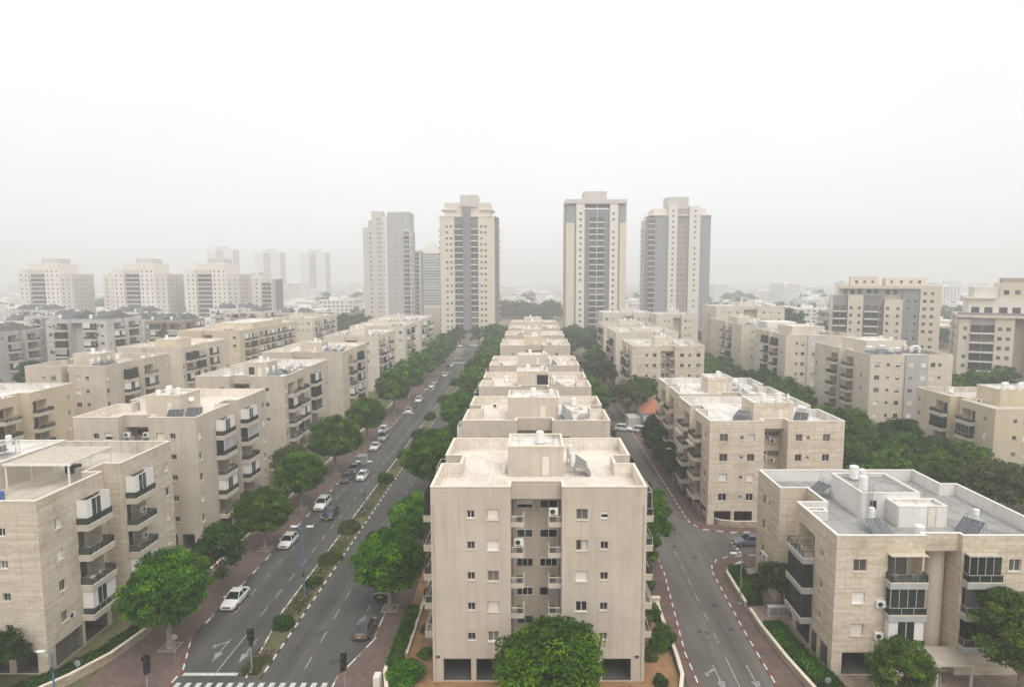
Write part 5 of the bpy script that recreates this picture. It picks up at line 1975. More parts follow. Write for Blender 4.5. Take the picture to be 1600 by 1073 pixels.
tower('beige tower with white balcony slabs on a grey bay and flat crown', 21.0, 395.0, 37.0, 26.0, [
    (0.3, 5.3, 0.3, 'tower_beige', 72.0, []), (5.3, 6.4, -0.2, 'tower_brown', 82.6, cols((5.85,), 0.6, 0.9)), (6.4, 11.5, 0.9, 'tower_pale', 83.4, cols((9.0,))), (11.5, 26.8, 0.1, 'tower_grey', 80.2, [('b', 14.4, 23.6, 'far_white', 1.2), ('w', 12.4, 0.5, 0.9, PT, 'tower_grey'), ('w', 25.6, 0.5, 0.9, PT, 'tower_grey')]),
    (26.8, 31.8, 0.9, 'tower_pale', 83.4, cols((29.0,))), (31.8, 33.0, -0.2, 'tower_brown', 82.6, []), (33.0, 36.7, 0.3, 'tower_beige', 72.0, [])], FT, 3.0, 2,
    left=[(1, 14, 0.2, 'tower_beige', 82.0, cols((4, 9)))], right=[(1, 14, 0.2, 'tower_beige', 82.0, cols((4, 9)))],
    caps=[('upper_bay', 0.6, 6.3, -0.1, 12, 72.0, 82.8, 'tower_blue'), ('upper_bay', 32.9, 36.6, -0.1, 12, 72.0, 82.8, 'tower_blue'), ('crown_band', -0.2, 37.2, -1.2, 24, 83.4, 86.0, 'tower_mid'), ('machine_room', 11, 25, 1.0, 16, 86, 91.0, 'tower_mid'), ('mullion', 18.85, 19.15, -1.25, 0.1, 0, 82, 'far_white')])
tower('tower with two grey-blue bays and a brown recess, rightmost of the tall four', 81.0, 449.0, 43.4, 28.0, [
    (0.0, 4.8, 0.0, 'tower_brown', 80.5, [('b', 0.1, 4.7, 'tower_pale', 1.2)]), (4.8, 13.9, 0.4, 'tower_blue', 81.4, cols((12.2,), 0.7, 0.9, 'tower_blue')), (13.9, 20.0, 1.3, 'tower_pale', 88.5, cols((17.0,), 1.5, 1.3)),
    (20.0, 28.2, -0.5, 'tower_brown', 86.5, cols((21.2, 23.4, 25.6), 0.9, 1.2, 'tower_brown')), (28.2, 35.8, 1.3, 'tower_pale', 88.0, cols((32.2,), 1.5, 1.3)), (35.8, 43.3, 0.4, 'tower_blue', 81.4, cols((37.2,), 0.7, 0.9, 'tower_blue'))], FT, 3.0, 3,
    left=[(1, 16, 0.4, 'tower_pale', 80, [('b', 5, 12, 'tower_pale', 1.2)])],
    caps=[('penthouse', 4.0, 40.5, 2, 22, 81.3, 86.5, 'tower_pale'), ('terrace_slab', 0.6, 43.6, -1.0, 22, 81.45, 82.2, 'tower_pale'), ('machine_room', 13.4, 28.0, 1.2, 16, 86, 94.4, 'tower_mid')])
tower('hazy grey tower with stepped roof, leftmost of the tall four', -133.0, 512.0, 37.0, 30.0, [
    (0.0, 7.2, 0.3, 'tower_mid', 78.5, cols((5.8,))), (7.2, 16.2, 0.8, 'tower_mid', 91.0, cols((12.0, 13.8), 1.0)), (16.2, 19.3, 1.3, 'tower_pale', 87.0, cols((16.9,), 0.7)), (19.3, 31.8, 0.2, 'tower_fog', 90.0, cols((24.4, 26.4), 0.8, 1.0, 'tower_fog')),
    (31.8, 37.0, 0.5, 'tower_mid', 77.0, [('b', 32.0, 36.8, 'far_white', 1.2)])], FT, 3.0, 4,
    right=[(1, 12, 0.5, 'tower_mid', 76, [('b', 3, 9, 'far_white', 1.2)])], caps=[('penthouse', 3.5, 8, 3, 20, 78, 84, 'tower_mid'), ('crown_band', 19, 36.4, 2, 22, 89.9, 90.9, 'tower_mid'), ('upper_bay', 31.9, 36.9, 0, 20, 77.0, 90, 'tower_fog')])
tower('slim hazy tower with balconies right behind the grey tower', -110.0, 566.0, 12.0, 20.0, [(0, 6, 0.4, 'tower_mid', 67, cols((3,))), (6, 12, 0.8, 'tower_mid', 63, [('b', 6.3, 11.7, 'far_white', 1.2)])], FT, 3.0, 5)
tower('faint banded tower with a pointed dome beside the dark-striped tower', -150.0, 860.0, 30.0, 26.0, [(0, 30, 0.3, 'tower_pale', 76, [('b', 0.5, 29.5, 'far_white', 1.0)])], FT, 3.0, 6,
      caps=[('upper_tier', 4, 26, 3, 22, 76, 80, 'tower_pale'), ('upper_tier', 8, 22, 6, 20, 80, 84, 'tower_pale'), ('pinnacle', 13, 17, 10, 15, 84, 88.5, 'tower_pale')])
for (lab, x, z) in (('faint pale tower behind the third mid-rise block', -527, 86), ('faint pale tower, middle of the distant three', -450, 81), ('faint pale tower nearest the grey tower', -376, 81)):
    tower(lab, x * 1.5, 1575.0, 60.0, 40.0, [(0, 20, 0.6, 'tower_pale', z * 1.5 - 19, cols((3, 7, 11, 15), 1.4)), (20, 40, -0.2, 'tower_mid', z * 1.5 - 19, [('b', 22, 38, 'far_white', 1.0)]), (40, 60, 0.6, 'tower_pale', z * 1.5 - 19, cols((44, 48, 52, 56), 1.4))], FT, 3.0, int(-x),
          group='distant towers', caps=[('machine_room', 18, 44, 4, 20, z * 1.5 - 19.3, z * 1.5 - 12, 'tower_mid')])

# mid-rise blocks on the left
for (lab, x, y, k) in (('hazy cream mid-rise block, leftmost of three', -384.0, 482.0, 1), ('hazy cream mid-rise block, middle of three', -313.0, 482.0, 2), ('hazy cream mid-rise block, rightmost of three, before a faint tower', -259.0, 482.0, 3)):
    tower(lab, x, y, 40.0, 26.0, [
        (0, 8, 0.8, 'tower_pale', 45.5, cols((2.5, 6.0), 1.2)), (8, 20, -0.2, 'tower_mid', 45.0, [('b', 9, 19.4, 'far_white', 1.2)]), (20, 31, 0.6, 'tower_pale', 49.0, cols((22, 25.5, 29), 1.2)), (31, 40, 0.0, 'tower_mid', 42.0, cols((33, 37), 1.2))], 3.25, 3.0, 70 + k,
        cat='apartment block', name='apartment_tower', group='hazy mid-rise blocks', caps=[('penthouse', 5, 30, 2, 22, 41.9, 49.6, 'tower_pale'), ('machine_room', 15, 27, 4, 18, 49.5, 53.4, 'tower_mid')],
        right=[(2, 14, 0.3, 'tower_mid', 41, cols((4, 8, 12), 1.2))], core='tower_mid')
for k, (x, y, lab) in enumerate(((-336.0, 505.0, 'pale mid-rise behind the leftmost cream block'), (-272.0, 510.0, 'pale mid-rise behind the middle cream block'), (-224.0, 506.0, 'pale mid-rise behind the rightmost cream block'))):
    tower(lab, x, y, 20.0, 22.0, [(0, 11, 0.5, 'tower_pale', 41, cols((3, 8), 1.3)), (11, 20, 0.0, 'tower_mid', 38, [('b', 12, 19, 'far_white', 1.2)])], 3.25, 3.0, 79 + k, cat='apartment block', name='apartment_tower', caps=[('machine_room', 2, 8, 4, 14, 38, 43, 'tower_mid')])

rm1 = tower('wide beige and grey mid-rise with wavy balconies on the right', 129.0, 275.0, 45.4, 24.0, [
    (0.6, 6.8, -0.3, 'tower_blue', 31.0, [('b', 0.8, 6.6, 'tower_pale', 1.8)]), (7.0, 13.6, 1.6, 'tower_beige', 31.4, cols((8.4, 12.0), 1.3, 1.3)), (13.8, 22.2, -0.3, 'tower_blue', 31.0, [('b', 14.2, 20.2, 'tower_pale', 2.0), ('w', 21.2, 1.0, 1.3, PT, 'tower_blue')]),
    (22.4, 30.0, 2.4, 'tower_beige', 29.6, cols((23.8, 28.0), 1.3, 1.3)), (30.0, 37.0, 0.6, 'tower_blue', 34.0, cols((32.4, 35.2), 1.3, 1.3, 'tower_pale')), (37.0, 45.4, 1.2, 'tower_beige', 34.9, cols((38.8, 41.8), 1.5, 1.3))], 3.1, 2.6, 8, cat='apartment block', name='apartment_tower',
    left=[(1, 9, 0.4, 'tower_beige', 31.0, cols((3, 6.5), 1.3, 1.3)), (9, 16, -0.1, 'tower_mid', 31.0, [('b', 9.4, 15.6, 'tower_pale', 1.5)]), (16, 23.5, 0.6, 'tower_beige', 31.4, cols((18, 21.5), 1.3, 1.3))],
    caps=[('glazed_storey', 3.4, 36.9, 1.4, 20, 29.0, 34.0, 'tower_mid'), ('roof_frame', 3.0, 45.5, -1.3, 20, 34.0, 35.4, 'tower_beige'), ('penthouse', 8, 20, 4, 18, 35.4, 39.0, 'tower_beige'), ('penthouse', 23, 40, 4, 18, 35.4, 38.4, 'tower_beige'), ('railing', 14.0, 22.0, -1.9, -1.85, 31.0, 32.0, 'tower_blue')]
         + [('penthouse_window', u, u + 1.2, 3.94, 3.99, 36.2, 37.4, 'pane_tower') for u in (10, 13.5, 17, 25, 29, 33, 36.5)] + [('storey_window', u, u + 1.8, 1.33, 1.39, 31.6, 33.6, 'pane_tower') for u in (5, 8, 11, 15, 18, 23, 26, 34)], core='tower_mid', rz=-0.4)
rm1.scale = (0.88, 0.9, 1.0)
tower('cream terraced mid-rise with planted terraces at the right edge', 142.6, 213.0, 34.0, 24.0, [
    (0, 3.2, 0.6, 'tower_beige', 25.0, cols((1.8,), 1.1, 1.2)), (3.2, 9.8, -0.4, 'tower_mid', 25.4, [('b', 3.2, 9.8, 'tower_pale', 1.9)]), (9.8, 15.0, 0.8, 'tower_beige', 25.4, cols((11.2, 13.4), 1.3, 1.3)), (15.0, 18.4, -1.2, 'tower_brown', 25.0, []), (18.4, 34, 0.4, 'tower_beige', 25.4, cols((20, 24, 29), 1.3, 1.3))], 3.1, 1.6, 9,
    left=[(1, 8, 0.4, 'tower_beige', 25.0, cols((3, 6), 1.3, 1.3)), (8, 15, -0.2, 'tower_mid', 25.0, [('b', 8.4, 14.6, 'tower_pale', 1.6)]), (15, 23.5, 0.4, 'tower_beige', 25.0, cols((17, 20.5), 1.3, 1.3))],
    cat='apartment block', name='apartment_tower', caps=[('terrace_slab', -0.6, 34, -1.4, 22, 25.4, 26.3, 'tower_beige'), ('upper_tier', 2.6, 34, 2.4, 20, 26.3, 31.5, 'tower_pale'), ('upper_tier', 4.0, 11.0, 3.5, 18, 31.5, 35.4, 'tower_pale'), ('upper_tier', 11.0, 34.0, 3.0, 18, 31.5, 36.8, 'tower_beige'), ('roof_slab', 1.8, 10, 1.6, 14, 31.52, 31.9, 'tower_pale'),
                                                   ('machine_room', 12, 18, 7, 14, 36.8, 38.4, 'tower_brown')]
    + [('terrace_window', u, u + 2.2, 2.33, 2.39, 26.6, 28.8, 'pane_tower') for u in (3.4, 7, 11, 14.5, 19)] + [('tier_window', u, u + 1.4, 2.94, 2.99, 33.0, 34.4, 'pane_tower') for u in (12, 15, 18.5, 22)] + [('terrace_rail', -0.6, 20, -1.38, -1.34, 26.3, 27.1, 'tower_blue')], core='tower_beige', rz=-0.5)

# grey blocks with dark pitched roofs, far left
GREY = [('grey block with deep shaded balconies at the left edge', -186.0, 198.0, 20.0, 20.0, 'stucco_grey', 6), ('light grey block with dark pitched roof, second from the left edge', -163.5, 215.0, 20.5, 20.0, 'stucco_lightgrey', 7),
        ('grey block with stacked white balconies', -176.0, 262.0, 18.0, 20.0, 'stucco_lightgrey', 6), ('brown-grey block behind the yellow roof cabin', -155.0, 256.0, 15.0, 18.0, 'stucco_brown', 6),
        ('white-grey block before the leftmost mid-rise', -252.0, 300.0, 19.0, 20.0, 'white_wall', 5), ('pale grey block beside the white-grey one', -228.0, 288.0, 18.0, 20.0, 'stucco_lightgrey', 6), ('whitish block with dark roof behind the pale grey one', -214.0, 322.0, 20.0, 20.0, 'white_wall', 6),
        ('grey block between whitish ones before the middle mid-rise', -186.0, 312.0, 17.0, 18.0, 'stucco_grey', 5), ('pale block with metal roof left of the cream row', -158.0, 330.0, 19.0, 20.0, 'stucco_pale', 6), ('whitish block with pitched roof before the middle mid-rise', -182.0, 362.0, 22.0, 20.0, 'white_wall', 6),
        ('light grey block far left under the mid-rises', -284.0, 346.0, 22.0, 20.0, 'stucco_lightgrey', 6), ('whitish block far left in the haze', -246.0, 366.0, 20.0, 20.0, 'white_wall', 5), ('pale cream block left of the dark grove', -150.0, 372.0, 20.0, 18.0, 'stucco_pale', 5)]
for i, (lab, x, y, w, d, wm, fl) in enumerate(GREY):
    b = apartment(lab, x, y, W_=w, D=d, floors=fl, wl=w * 0.36, wr=w * 0.40, wall=wm, roofmat='roof_grey', cop='coping_white', detail=1, seed=100 + i, left=False, front_floors=list(range(2, fl)), side_floors=list(range(2, fl)), service=False, cabin=False, group='grey blocks on the left', parapet=0.8, front_bal=True)
    zz = 2.75 + 2.97 * fl
    for (a0, a1) in (((0.06, 0.42), (0.56, 0.94)) if i % 3 != 2 else ((0.5, 0.92),)):
        m = MB()
        x0_, x1_ = w * a0, w * a1
        ym, top = d * 0.5, zz + 3.6
        m.quad((x0_, 2, zz + 0.8), (x1_, 2, zz + 0.8), (x1_ - 1.5, ym, top), (x0_ + 1.5, ym, top))
        m.quad((x1_, d - 2, zz + 0.8), (x0_, d - 2, zz + 0.8), (x0_ + 1.5, ym, top), (x1_ - 1.5, ym, top))
        m.ngon([(x0_, d - 2, zz + 0.8), (x0_, 2, zz + 0.8), (x0_ + 1.5, ym, top)])
        m.ngon([(x1_, 2, zz + 0.8), (x1_, d - 2, zz + 0.8), (x1_ - 1.5, ym, top)])
        m.box(x0_ + 0.3, x1_ - 0.3, 2.3, d - 2.3, zz + 0.01, zz + 0.8, 1, 't')
        pr = put('pitched_roof', m.mesh('pitched_roof', ['dark_roof', 'white_wall']), b)
        solar_heater(pr, (x0_ + x1_) / 2 + 2, 4, zz + 1.6, 0, False)
        tank(pr, (x0_ + x1_) / 2 - 2, 3.0, zz + 0.9, 0.5, 1.4)


# far houses
def far_house(seed, w, d, h_, pitched, wall):
    rg = random.Random(seed)
    o = put('far_house', None)
    box_part('wall', o, 0, w, 0, d, 0, h_, wall)
    if pitched:
        m = MB()
        m.quad((-0.4, -0.4, h_), (w + 0.4, -0.4, h_), (w - 2, d / 2, h_ + 2.6), (2, d / 2, h_ + 2.6))
        m.quad((w + 0.4, d + 0.4, h_), (-0.4, d + 0.4, h_), (2, d / 2, h_ + 2.6), (w - 2, d / 2, h_ + 2.6))
        m.ngon([(-0.4, d + 0.4, h_), (-0.4, -0.4, h_), (2, d / 2, h_ + 2.6)])
        m.ngon([(w + 0.4, -0.4, h_), (w + 0.4, d + 0.4, h_), (w - 2, d / 2, h_ + 2.6)])
        put('roof', m.mesh('roof', [rg.choice(['dark_roof', 'terracotta', 'dark_roof'])]), o)
    else:
        box_part('roof', o, -0.15, w + 0.15, -0.15, d + 0.15, h_, h_ + 0.5, 'far_white')
        box_part('roof_cabin', o, w * 0.3, w * 0.6, d * 0.3, d * 0.7, h_ + 0.5, h_ + 3, wall)
    n = int(w / 3.2)
    for q in range(int(h_ / 3.1)):
        for k in range(n):
            if rg.random() < 0.85:
                put('window', pane_box(1.3, 1.3), o, ((k + 0.5) * w / n, 0, q * 3.1 + 1.0))
    return o


PROTO = [far_house(1, 16, 12, 6.6, True, 'far_white'), far_house(2, 22, 14, 9.6, False, 'far_white'), far_house(3, 18, 14, 12.6, False, 'tower_pale'), far_house(4, 14, 12, 7, True, 'tower_pale'), far_house(5, 30, 16, 12.8, False, 'far_white')]
rg = random.Random(77)
spots = []
for (x0, x1, y0, y1, n) in ((-420, -170, 400, 470, 16), (-640, -180, 540, 760, 34), (-330, -120, 390, 520, 12), (140, 420, 330, 480, 26), (130, 640, 500, 820, 36), (180, 330, 255, 330, 8), (-90, 60, 640, 900, 10), (-300, -140, 470, 620, 14), (150, 300, 420, 560, 14)):
    t = 0
    while t < n:
        x, y = rg.uniform(x0, x1), rg.uniform(y0, y1)
        if all((x - a) ** 2 / 900 + (y - b) ** 2 / 500 > 1 for a, b in spots):
            spots.append((x, y))
        t += 1
first = set()
for i, (x, y) in enumerate(sorted(spots, key=lambda p: p[1])):
    k = rg.randrange(5)
    o = PROTO[k] if k not in first else copy_tree(PROTO[k])
    first.add(k)
    o.location = (x, y, 0)
    o.rotation_euler = (0, 0, rg.uniform(-0.35, 0.35))
    s = rg.uniform(0.9, 1.15)
    o.scale = (s, s, rg.uniform(0.9, 1.2))
    sd = 'left of the towers' if x < -60 else ('right of the towers' if x > 100 else 'between the towers')
    lk = ['white house with pitched roof', 'flat-roofed white house', 'flat-roofed pale apartment house', 'pale house with pitched roof', 'long flat-roofed white house'][k]
    dst = 'near the hazy mid-rises' if y < 480 else 'far off in the haze'
    tag(o, lk + ' ' + sd + ', ' + dst, 'house', 'low houses ' + sd)
for k in range(5):
    if k not in first:
        tag(PROTO[k], 'pale house', 'house')


def dim_house(seed, w, d, h_, wall, pitched):
    """house so far off that its windows are specks: still boxes set into rows on the wall"""
    rg = random.Random(seed)
    o = put('far_house', None)
    box_part('wall', o, 0, w, 0, d, 0, h_, wall)
    m = MB()
    if pitched:
        m.quad((-0.4, -0.4, h_), (w + 0.4, -0.4, h_), (w - 2, d / 2, h_ + 3), (2, d / 2, h_ + 3))
        m.quad((w + 0.4, d + 0.4, h_), (-0.4, d + 0.4, h_), (2, d / 2, h_ + 3), (w - 2, d / 2, h_ + 3))
        m.ngon([(-0.4, d + 0.4, h_), (-0.4, -0.4, h_), (2, d / 2, h_ + 3)])
        m.ngon([(w + 0.4, -0.4, h_), (w + 0.4, d + 0.4, h_), (w - 2, d / 2, h_ + 3)])
    else:
        m.box(-0.2, w + 0.2, -0.2, d + 0.2, h_, h_ + 0.6)
        m.box(w * 0.3, w * 0.55, d * 0.3, d * 0.7, h_ + 0.6, h_ + 3.2)
    put('roof', m.mesh('roof', ['dark_roof' if pitched else 'far_white']), o)
    m = MB()
    n = int(w / 3.4)
    for q in range(int(h_ / 3.1)):
        for k in range(n):
            if rg.random() < 0.85:
                c = (k + 0.5) * w / n
                m.box(c - 0.75, c + 0.75, -0.06, -0.003, q * 3.1 + 1.0, q * 3.1 + 2.4)
    tag(put('window_rows', m.mesh('window_rows', ['pane_tower']), o), kind='stuff')
    return o


DIM = [dim_house(11, 24, 16, 9.5, 'far_white', False), dim_house(12, 18, 14, 6.5, 'tower_pale', True), dim_house(13, 30, 18, 15.6, 'far_white', False), dim_house(14, 22, 20, 21.8, 'tower_pale', False), dim_house(15, 40, 20, 12.5, 'tower_pale', False), dim_house(16, 26, 22, 31.0, 'far_white', False)]
rg = random.Random(31)
far = []
for (t0, t1, y0, y1, n) in ((-0.86, -0.20, 560, 1000, 70), (-0.86, -0.20, 1000, 1900, 60), (0.17, 0.80, 500, 1000, 75), (0.17, 0.80, 1000, 1900, 65), (-0.05, 0.06, 900, 1700, 16), (0.14, 0.20, 520, 900, 8)):
    for k in range(n * 3):
        y = rg.uniform(y0, y1)
        x = rg.uniform(t0, t1) * y
        if sum(1 for f in far if f[2] == (t0, y0)) >= n:
            break
        if all((x - a) ** 2 + (y - b) ** 2 > 34 ** 2 for a, b, _ in far) and all((x - a) ** 2 + (y - b) ** 2 > 40 ** 2 for a, b in spots):
            far.append((x, y, (t0, y0)))
used = set()
for (x, y, _) in far:
    k = rg.choice((0, 0, 1, 1, 2, 2, 3, 4, 4, 5) if y > 700 else (0, 1, 1, 2, 4))
    o = DIM[k] if k not in used else copy_tree(DIM[k])
    used.add(k)
    o.location = (x, y, 0)
    o.rotation_euler = (0, 0, rg.uniform(-0.4, 0.4))
    o.scale = (rg.uniform(0.85, 1.2), 1, rg.uniform(0.85, 1.15))
    sd = 'left of the towers' if x < -60 else ('right of the towers' if x > 100 else 'in the gap between the towers')
    lk = ['small flat white building', 'small dark-roofed pale house', 'four-storey white building', 'tall narrow pale building', 'long pale low building', 'high white building'][k]
    tag(o, 'hazy ' + lk + ' on the skyline ' + sd, 'building', 'hazy skyline buildings ' + sd)
for k in range(len(DIM)):
    if k not in used:
        tag(DIM[k], 'hazy pale building on the skyline', 'building')
for i, (x, y, w) in enumerate(((-46, 1180, 60), (30, 1230, 70), (-60, 980, 46))):
    o = thing('shed', ['long white shed left in the gap between the beige towers', 'long white shed behind a tree line between the towers', 'nearer long white shed in the gap between the towers'][i], 'shed', (x, y, 0))
    box_part('wall', o, 0, w, 0, 24, 0, 5, 'tower_mid')
    box_part('roof', o, -0.5, w + 0.5, -0.5, 24.5, 5, 6, 'far_white')

# ------------------------------------------------------------------ trees
FL = [(-37.4, 62.8, 1.27, 'broad ficus with a round clipped crown nearest the crosswalk, left pavement'), (-37.6, 87.0, 1.10, 'clipped round ficus beside the parked white hatchback'),
      (-38.2, 103.0, 1.22, 'clipped ficus beside the white sport utility car'), (-38.2, 122.0, 1.42, 'wide ficus before the grey container on the left pavement'), (-38.4, 147.0, 1.30, 'ficus leaning over the white parked truck'),
      (-38.8, 178.0, 1.50, 'large dark ficus right behind the boulevard lamp'), (-38.8, 200.0, 1.52, 'large ficus next beyond the dark one on the left pavement'), (-38.8, 226.0, 1.50, 'hazy ficus beyond the large pair, left pavement'),
      (-38.8, 246.0, 1.45, 'ficus beside the far crosswalk, left pavement'), (-39.0, 268.0, 1.55, 'tall hazy ficus merging into the far left clump'), (-39.0, 292.0, 1.6, 'farthest hazy ficus on the left pavement')]
for i, (x, y, s, lab) in enumerate(FL):
    tree('ficus' if y < 160 else 'ficus_far', lab, x, y, s * 0.86, s * (1.04 if y < 160 else 1.08), 'ficus trees on the left pavement', i, 'ficus_tree', 0.1)
tree('dark', 'small dark loose-crowned tree between the first two ficuses, left pavement', -37.6, 74.2, 1.25, None, None, 0, 'street_tree', 0.1)
FR = [(-16.3, 70.6, 1.18, 'dense ficus over the dark parked car by the central block'), (-16.2, 85.5, 1.0, 'ficus second from the crosswalk on the central pavement'), (-16.6, 107.0, 1.52, 'large ficus beside the second central block'),
      (-16.8, 150.0, 1.42, 'ficus beside the fourth central block'), (-17.2, 190.0, 1.45, 'ficus beside the fifth central block'), (-17.2, 212.0, 1.55, 'hazy ficus beside the sixth central block'), (-17.2, 240.0, 1.5, 'hazy ficus beside the seventh central block'),
      (-17.4, 276.0, 1.6, 'hazy ficus near the far end of the central pavement'), (-19.0, 330.0, 1.9, 'farthest ficus on the central pavement')]
for i, (x, y, s, lab) in enumerate(FR):
    tree('ficus' if y < 160 else 'ficus_far', lab, x, y, s * 0.88, s * 1.04, 'ficus trees on the central pavement', i + 1, 'ficus_tree', 0.1)
tree('dark', 'dark tree between the large ficus and the second central block', -14.6, 121.0, 1.5, None, None, 1)
tree('ficus', 'big leafy tree in front of the foremost block', 1.5, 52.4, 1.22, 1.06, None, 1)
tree('big', 'leafy tree at the foot of the stone block with grey roof', 32.6, 53.2, 0.70, 0.66, None, 0)
tree('big', 'large leafy tree covering the right bottom corner', 44.2, 54.2, 1.14, 1.02, None, 1)
tree('dark', 'small tree at the left bottom corner by the pergola building', -50.2, 55.6, 1.05, 0.8, None, 1)
tree('big', 'broad tree between the foremost block and the side road', 14.5, 82.0, 0.98, 1.22, None, 0, z=0.1)
tree('big', 'tree hugging the right flank of the foremost block', 13.3, 77.0, 0.75, 1.0, None, 1)
tree('dark', 'tree at the right flank of the second central block', 14.8, 109.0, 1.1, 1.1, None, 1, z=0.1)
tree('dark', 'tree at the right flank of the third central block', 15.0, 131.0, 1.15, 1.1, None, 0, z=0.1)
for i, (x, y, s, k, lab) in enumerate([(14.8, 160, 1.2, 'mid', 'tree by the fourth central block on the side road'), (15.0, 176, 1.3, 'mid', 'tree by the fifth central block on the side road'), (16.0, 205, 1.3, 'round', 'dark tree by the sixth central block on the side road'),
                                    (26.0, 170, 1.25, 'olive', 'broad olive-green tree hanging over the side road'), (31.0, 176, 1.25, 'mid', 'tree behind the olive-green one above the tiled house'), (40.0, 172, 1.2, 'round', 'dark round tree behind the red tiled roof'),
                                    (26.2, 122, 0.95, 'dark', 'dark shrubby tree beside the far right pavement'), (26.6, 129, 1.1, 'dark', 'dark tree second along the far right pavement'), (26.4, 113.5, 0.9, 'dark', 'bright small tree at the bend of the far right pavement'),
                                    (26.8, 137, 1.2, 'dark', 'dark tree nearest the parked white cars'), (24.5, 214, 1.2, 'round', 'dark tree shading the far side road'), (24.0, 240, 1.4, 'mid', 'tree by the pale block on the side road'),
                                    (29.2, 71.2, 0.6, 'olive', 'loose tree in the garden behind the slim street lamp'), (33.4, 82.6, 0.45, 'dark', 'small bushy tree at the corner by the blue-grey car')]):
    tree(k, lab, x, y, s, None, None, i)
# the green strip between the two right-hand rows
STRIP = []
rg = random.Random(19)
for (x0, x1, y0, y1, st) in ((53, 78, 98, 150, 6.6), (54, 72, 150, 235, 7.4), (54, 72, 235, 300, 10.0)):
    y = y0
    while y < y1:
        x = x0
        while x < x1:
            STRIP.append((x + rg.uniform(-2, 2), y + rg.uniform(-2, 2)))
            x += st
        y += st
ORD = ['first', 'second', 'third', 'fourth', 'fifth', 'sixth', 'seventh', 'eighth', 'ninth', 'tenth', 'eleventh', 'twelfth', 'thirteenth', 'fourteenth', 'fifteenth', 'sixteenth', 'seventeenth', 'eighteenth', 'nineteenth', 'twentieth']
STRIP.sort(key=lambda q: q[1])
cnt = {}
for i, (x, y) in enumerate(STRIP):
    if (x < 52 and y < 120) or (x > 73 and y > 139):
        continue
    k = rg.choice(['mid', 'mid', 'round', 'mid', 'olive'])
    where = 'before the cream block' if y < 128 else ('before the tan and grey block' if y < 170 else ('along the middle of the green strip' if y < 220 else 'at the hazy end of the green strip'))
    what = {'mid': 'leafy green tree ', 'round': 'dark rounded tree ', 'olive': 'olive-green tree '}[k]
    cnt[what + where] = cnt.get(what + where, 0) + 1
    lab = ORD[min(19, cnt[what + where] - 1)] + ' ' + what + where + ' from the side street'
    tree(k, lab, x, y, rg.uniform(0.85, 1.25), None, 'trees of the right green strip', i)
for i, (x, y, s, lab) in enumerate([(64, 96.5, 0.8, 'dark tree behind the grey-roofed block by the side street'), (73, 95.5, 0.9, 'tree behind the right end of the grey-roofed block'), (82, 100, 0.95, 'dark tree under the cream block at the right edge'), (91, 104, 1.0, 'tree at the foot of the cream block by the picture edge'),
                                (110, 166, 1.1, 'tree between the two tan and grey blocks'), (118, 176, 1.2, 'leafy tree behind the cluttered roof'), (126, 184, 1.2, 'leafy tree before the terraced mid-rise'), (136, 192, 1.2, 'broad tree before the terraced mid-rise'), (148, 198, 1.2, 'tree at the foot of the terraced mid-rise'),
                                (160, 198, 1.1, 'tree under the right end of the terraced mid-rise'), (112, 196, 1.2, 'tree between the two right mid-rises'), (104, 210, 1.2, 'tree before the wide mid-rise')]):
    tree('mid' if i % 3 else 'round', lab, x, y, s, None, None, i)
for i, (x, y, s, lab) in enumerate([(-104, 128, 1.1, 'tree behind the yellowish block at the left edge'), (-122, 170, 1.3, 'dark tree behind the satellite-dish block'), (-150, 192, 1.5, 'dark tree before the shaded grey block'), (-137, 200, 1.2, 'tree before the light grey block'), (-158, 180, 1.4, 'tree at the left edge under the grey block'),
                                (-140, 240, 1.2, 'dark tree between the light grey and brown-grey blocks'), (-196, 240, 1.3, 'dark tree behind the leftmost grey block'), (-76, 98, 0.9, 'tree behind the pergola building'), (-44.2, 115, 0.9, 'bare-looking olive shrub tree between two boulevard blocks')]):
    tree('round' if i < 7 else 'olive', lab, x, y, s, None, None, i)
# dark groves beyond
MASS = []
rg = random.Random(5)
for (x0, x1, y0, y1, n, smin, smax, lab) in ((-150, -112, 385, 440, 16, 1.4, 1.9, 'dark hazy tree in the grove before the grey tower'), (122, 150, 368, 405, 10, 2.0, 2.8, 'tall dark hazy tree right of the four towers'), (140, 260, 330, 380, 24, 1.3, 1.9, 'dark hazy tree behind the wide mid-rise'),
                                          (-50, 30, 560, 640, 18, 1.8, 2.6, 'faint tree in the gap between the beige towers'), (-420, -200, 430, 470, 20, 1.0, 1.6, 'hazy tree at the foot of the mid-rises'), (150, 520, 480, 640, 60, 1.4, 2.2, 'faint tree among the far right houses'), (180, 620, 640, 900, 70, 1.4, 2.4, 'hazy tree on the right skyline'), (-700, -190, 700, 950, 60, 1.4, 2.2, 'hazy tree on the left skyline'),
                                          (-600, -160, 560, 720, 30, 1.2, 1.8, 'faint tree among the far left houses'), (-300, 500, 900, 1000, 36, 2.0, 3.0, 'very faint tree on the skyline'), (-60, 110, 370, 384, 12, 1.1, 1.4, 'hazy tree along the cross street below the towers'), (18, 50, 296, 312, 5, 1.6, 2.1, 'dark tree before the low white office building')):
    for k in range(n):
        x, y, q = rg.uniform(x0, x1), rg.uniform(y0, y1), rg.uniform(smin, smax)
        if y0 >= 470:
            MASS.append((x, y, q, k))
        else:
            tree('far', lab, x, y, q, None, 'distant trees', k)
